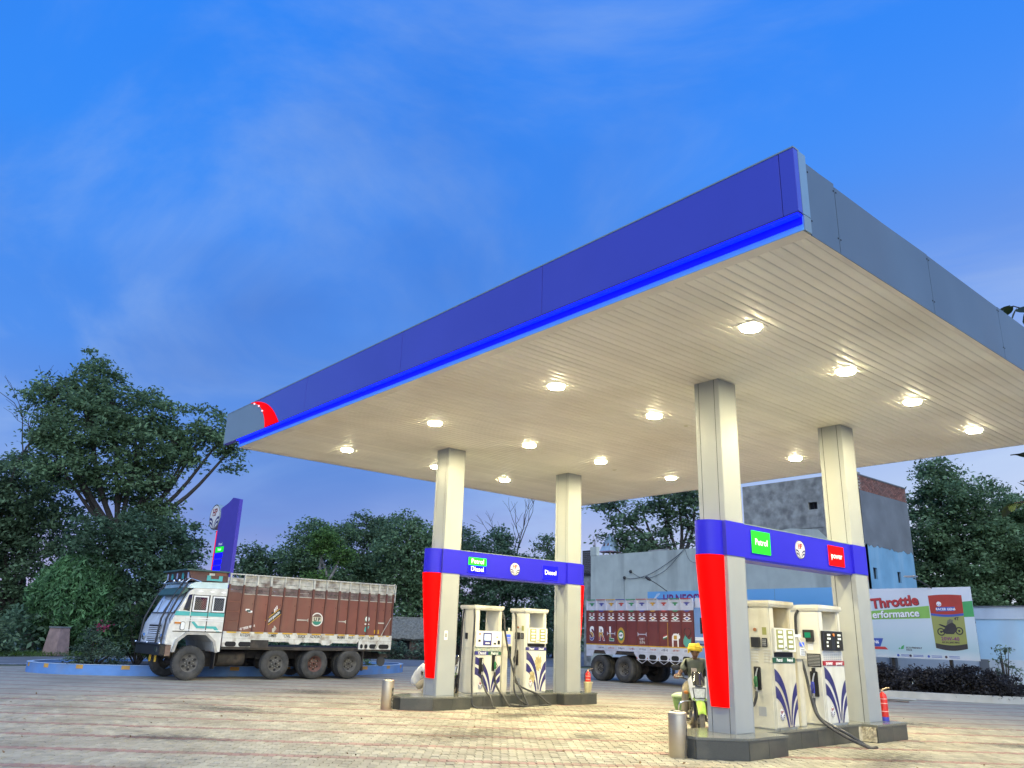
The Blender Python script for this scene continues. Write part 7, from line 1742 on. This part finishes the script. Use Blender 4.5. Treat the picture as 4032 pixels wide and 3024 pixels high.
# a bare branch tree at the far left and right of the rear column
def bare_tree(label, base, h, seed):
    t = thing('bare_tree', label, 'tree', (base[0], base[1], 0), group='bare dead trees'); rs = random.Random(seed); mb = MB()
    def br(p, d, L, r, k):
        q = p+d*L; m = (p+q)/2+Vector((rs.uniform(-.1, .1), rs.uniform(-.1, .1), .05))*L; mb.tube([p, m, q], [r, r*.8, r*.55], 5)
        if k == 0: return
        for i in range(rs.choice((2, 3))):
            e = (d+Vector((rs.uniform(-.8, .8), rs.uniform(-.8, .8), rs.uniform(-.2, .6)))).normalized(); br(q, e, L*rs.uniform(.55, .8), r*.55, k-1)
    br(Vector((0, 0, 0)), Vector((.05, .02, 1)), h*.55, .16, 4); mb.build('branches', M_bark, t)
    return t
bare_tree('bare leafless treetop at the far left edge', (-50.5, -.3), 11.5, 3); bare_tree('bare leafless tree beside the far rear column', (-45, 34.8), 9.0, 7)
# rounded conifer bush across the road
def conifer(label, base):
    t = thing('conifer_bush', label, 'bush', (base[0], base[1], 0)); rs = np.random.RandomState(21); n = 15000
    a = rs.uniform(0, 2*math.pi, n); v = rs.uniform(-.95, 1, n); sh = rs.uniform(.70, 1.0, n)**.7
    lump = 1+.07*np.sin(a*7+v*5)+.06*np.sin(a*13-v*9)
    r = np.sqrt(np.maximum(0, 1-v**2))*sh*lump
    C = np.stack([2.3*r*np.cos(a), 2.3*r*np.sin(a), 2.55+2.25*v*lump*(.9+.1*sh)], 1)
    leaf_cloud('sprays', LTH, C, .3, .36, rs, t, .30, -.9)
    MB().tube([(0, 0, 0), (0, 0, 2.5)], [.2, .12], 8).build('stem', M_bark, t); return t
conifer('large rounded clipped conifer bush across the road at left', (-43.0, 3.2))
# roadside undergrowth, a continuous mass
def mass(name, label, pts_fn, n, m, leaf, seed, cat, kind=None, aspect=.5, up=.8, droop=.1):
    rs = np.random.RandomState(seed); C = pts_fn(rs, n); o = leaf_cloud(name, m, C, up, leaf, rs, None, aspect, droop)
    return tag(o, label, cat, kind=kind)
def under(rs, n):
    t = rs.uniform(0, 1, n); y = -14+62*t; x = -40.6-7.6*np.clip((y+.4)/26, -.2, 1.6)-rs.uniform(0, 4, n)
    h = 1.5+.8*np.sin(y*1.3)+.5*np.sin(y*3.1+1)
    zz = rs.uniform(0, 1, n)**.8*h; return np.stack([x, y, zz], 1)
mass('undergrowth', 'tangled dark undergrowth along the far side of the road', under, 26000, LG3, .32, 31, 'undergrowth', 'stuff')
def grass_pts(rs, n):
    y = rs.uniform(-18, 40, n); x = -38.95-8.0*np.clip((y+.4)/26, -.3, 1.7)-rs.uniform(.05, 2.2, n); return np.stack([x, y, rs.uniform(.02, .16, n)], 1)
mass('roadside_grass', 'strip of bright green grass along the far road edge', grass_pts, 16000, leaf_mat('grass_blades', (.085, .15, .035)), .22, 32, 'grass', 'stuff', .12, .1, -1.2)
def backdrop(rs, n):
    a = rs.uniform(0, 1, n); ang = R_(-125)+R_(150)*a; D = rs.uniform(85, 100, n); h = 4.5+1.6*np.sin(ang*23)+1.0*np.sin(ang*57+2)
    return np.stack([3.8+D*np.sin(ang), -7.3+D*np.cos(ang), rs.uniform(0, 1, n)*h], 1)
mass('far_woodland', 'low dark line of far woodland on the horizon', backdrop, 22000, LG3, .9, 33, 'woodland', 'stuff')
# planter shrubs
def shrub(name, label, base, ells, m, seed, leaf, per, dens, cr, aspect=.45, droop=.1, cat='shrub', z0=.2, up=.8):
    rs = np.random.RandomState(seed); t = thing(name, label, cat, (base[0], base[1], z0)); C, ks = clumps(ells, rs, per, dens, cr, .3)
    C[:, 2] = np.maximum(C[:, 2], .02); leaf_cloud('leaves', m, C, up, leaf, rs, t, aspect, droop)
    mb = MB()
    for q in ks[::max(1, len(ks)//18)]: mb.tube([(q[0]*.08, q[1]*.08, 0), (q[0]*.5, q[1]*.5, q[2]*.55), tuple(q)], [.025, .016, .006], 5)
    mb.build('stems', M_bark, t); return t
shrub('mango_sapling', 'broad-leaved sapling in the planter just ahead of the red lorry', (-26.2, 1.6), [(0, 0, 1.3, .75, .9), (.05, .25, 2.2, .45, .5), (-.1, -.4, .8, .7, .5), (.1, .6, 1.0, .6, .7)], leaf_mat('long_sapling_leaves', (.06, .10, .035), .6), 41, .30, 34, 26, .20, .26, .5)
shrub('flowering_shrub', 'feathery grey-green shrub with pink flowers at the left end of the planter', (-25.7, .1), [(0, 0, .45, .75, .45), (.05, .6, .5, .6, .45), (-.1, -.5, .35, .5, .3), (-.1, .1, .95, .3, .35)], LB, 42, .13, 60, 38, .16, .3, .1)
fl_ = leaf_mat('pink_petals', (.40, .06, .12)); rs = np.random.RandomState(5)
fo = bpy.data.objects['flowering_shrub']; leaf_cloud('flowers', fl_, np.array([-.1, .1, 1.25])+rs.normal(size=(60, 3))*np.array([.14, .14, .09]), .8, .08, rs, fo, .8)
shrub('planter_shrub', 'low leafy shrub in the planter under the red lorry', (-26.0, 4.4), [(0, 0, .4, .6, .4), (.1, 1.0, .45, .6, .4)], LG, 43, .16, 50, 30, .18)
shrub('planter_shrub', 'leafy shrub in the planter behind the rear wheels of the red lorry', (-26.2, 8.6), [(0, 0, .5, .7, .5), (.1, 1.2, .4, .6, .4), (0, 2.2, .4, .5, .35)], LG2, 44, .16, 50, 30, .18)
shrub('roadside_bush', 'light green bush beside the thatched hut', (-39.0, 20.4), [(0, 0, .6, .9, .6), (-.6, -1.0, .5, .8, .5), (.8, 1.4, .5, 1.0, .5)], LB, 45, .22, 50, 20, .22, z0=0)
shrub('roadside_bush', 'dark bush across the road at the far left', (-40.3, -2.2), [(0, 0, .8, 1.2, .9), (.2, 1.6, .7, 1.0, .8), (-.2, -1.8, .9, 1.4, 1.0)], LG, 46, .24, 60, 18, .25, z0=0)
# dark hedge below the hoardings
hells = []
for i in range(14):
    u = i/13; x = -13.6+7.0*u; y = 21.35+.5*u+1.15*u*u; hells.append((x+9, y-22.3, .42+.05*math.sin(i*1.9), .50, .42+.08*math.sin(i*2.3)))
shrub('hedge', 'low dark purple-green hedge below the hoardings at right', (-9, 22.3), hells, LP, 47, .10, 190, 90, .15, .5, .0, 'hedge', .1)
shrub('sapling', 'thin young sapling with sparse leaves in front of the pale blue wall', (-6.75, 23.6), [(0, 0, 1.25, .32, .42), (.2, .1, .85, .3, .3), (-.22, 0, .75, .22, .2), (.05, 0, 1.6, .15, .2)], LB, 48, .13, 12, 60, .12, .5, .3, 'sapling', .1)
# large-leaved tree just behind the canopy at the right edge
def big_leaf_tree():
    t = thing('teak_tree', 'large-leaved tree at the right edge behind the canopy corner', 'tree', (.62, 14.28, 0), group='trees around the station')
    M_tk = leaf_mat('large_dark_leaves', (.040, .060, .022), .4, .25); rs = random.Random(9)
    mb = MB(); mb.tube([(0, 0, -.05), (.05, 0, 3), (.0, -.1, 6), (-.2, -.2, 9.5)], [.2, .17, .14, .07], 9); mb.build('trunk', M_bark, t, smooth=True)
    mb = MB(); tips = []
    for z0, tip in ((7.6, (-2.25, -1.75, 9.3)), (7.0, (-1.5, -1.5, 8.6)), (5.6, (-2.85, -1.6, 5.85)), (5.4, (-2.7, -1.75, 5.2)), (4.6, (-2.9, -1.7, 4.75)), (4.3, (-2.55, -1.7, 4.3)), (6.2, (-1.3, -1.6, 6.5)), (5.0, (-1.2, -1.7, 5.0)), (4.0, (-1.4, -1.5, 4.0)), (7.9, (-1.0, -.9, 9.9)), (7.2, (1.2, .6, 8.8)), (6.2, (1.5, -.8, 7.0)), (5.0, (1.6, .9, 5.6)), (8.2, (.1, 1.0, 10)), (6.5, (-.6, 1.5, 7.6))):
        a = Vector((0, 0, z0)); b = Vector(tip); m = (a+b)/2+Vector((0, 0, .25)); mb.tube([a, m, b], [.06, .04, .012], 6); tips.append((a, m, b))
    mb.build('limbs', M_bark, t, smooth=True)
    lf = MB()
    for a, m, b in tips:
        for k in range(15):
            s_ = rs.uniform(.45, 1.02); p = (m.lerp(b, (s_-.5)*2) if s_ > .5 else a.lerp(m, s_*2)); d = Vector((rs.uniform(-1, 1), rs.uniform(-1, 1), rs.uniform(-1.3, .0))).normalized(); L = rs.uniform(.26, .46); w = L*.40
            sd = d.cross(Vector((rs.uniform(-.4, .4), rs.uniform(-.4, .4), 1))).normalized(); up = sd.cross(d)
            q = []
            for v, ww in ((0, .05), (.25, .8), (.5, 1.0), (.75, .75), (1.0, .04)):
                c = p+d*(L*v)-Vector((0, 0, .12*L*v*v)); q += [c+sd*w*ww+up*.06*L*ww, c, c-sd*w*ww+up*.06*L*ww]
            fs = []
            for i in range(4):
                for j in range(2): fs.append((i*3+j, i*3+j+1, i*3+4+j, i*3+3+j))
            lf.add(q, fs)
    lf.build('crown', M_tk, t, smooth=True)
big_leaf_tree()
# litter on the paving
M_litter = mat('dry_leaf', (.16, .10, .05), .9, var=.3, scale=30); M_paper = mat('scrap_paper', (.6, .58, .5), .9, var=.1)
rs = random.Random(77)
def litter(rsx, n):
    out = []
    for i in range(n):
        D = rs.uniform(9.8, 24); a = R_(-50)+rs.uniform(-.62, .62); out.append((3.8+D*math.sin(a), -7.26+D*math.cos(a), .008))
    return np.array(out)
mass('dry_leaf_litter', 'scattered small dry leaves and grit on the paving', litter, 220, M_litter, .055, 78, 'litter', 'stuff', .5, 2.0)
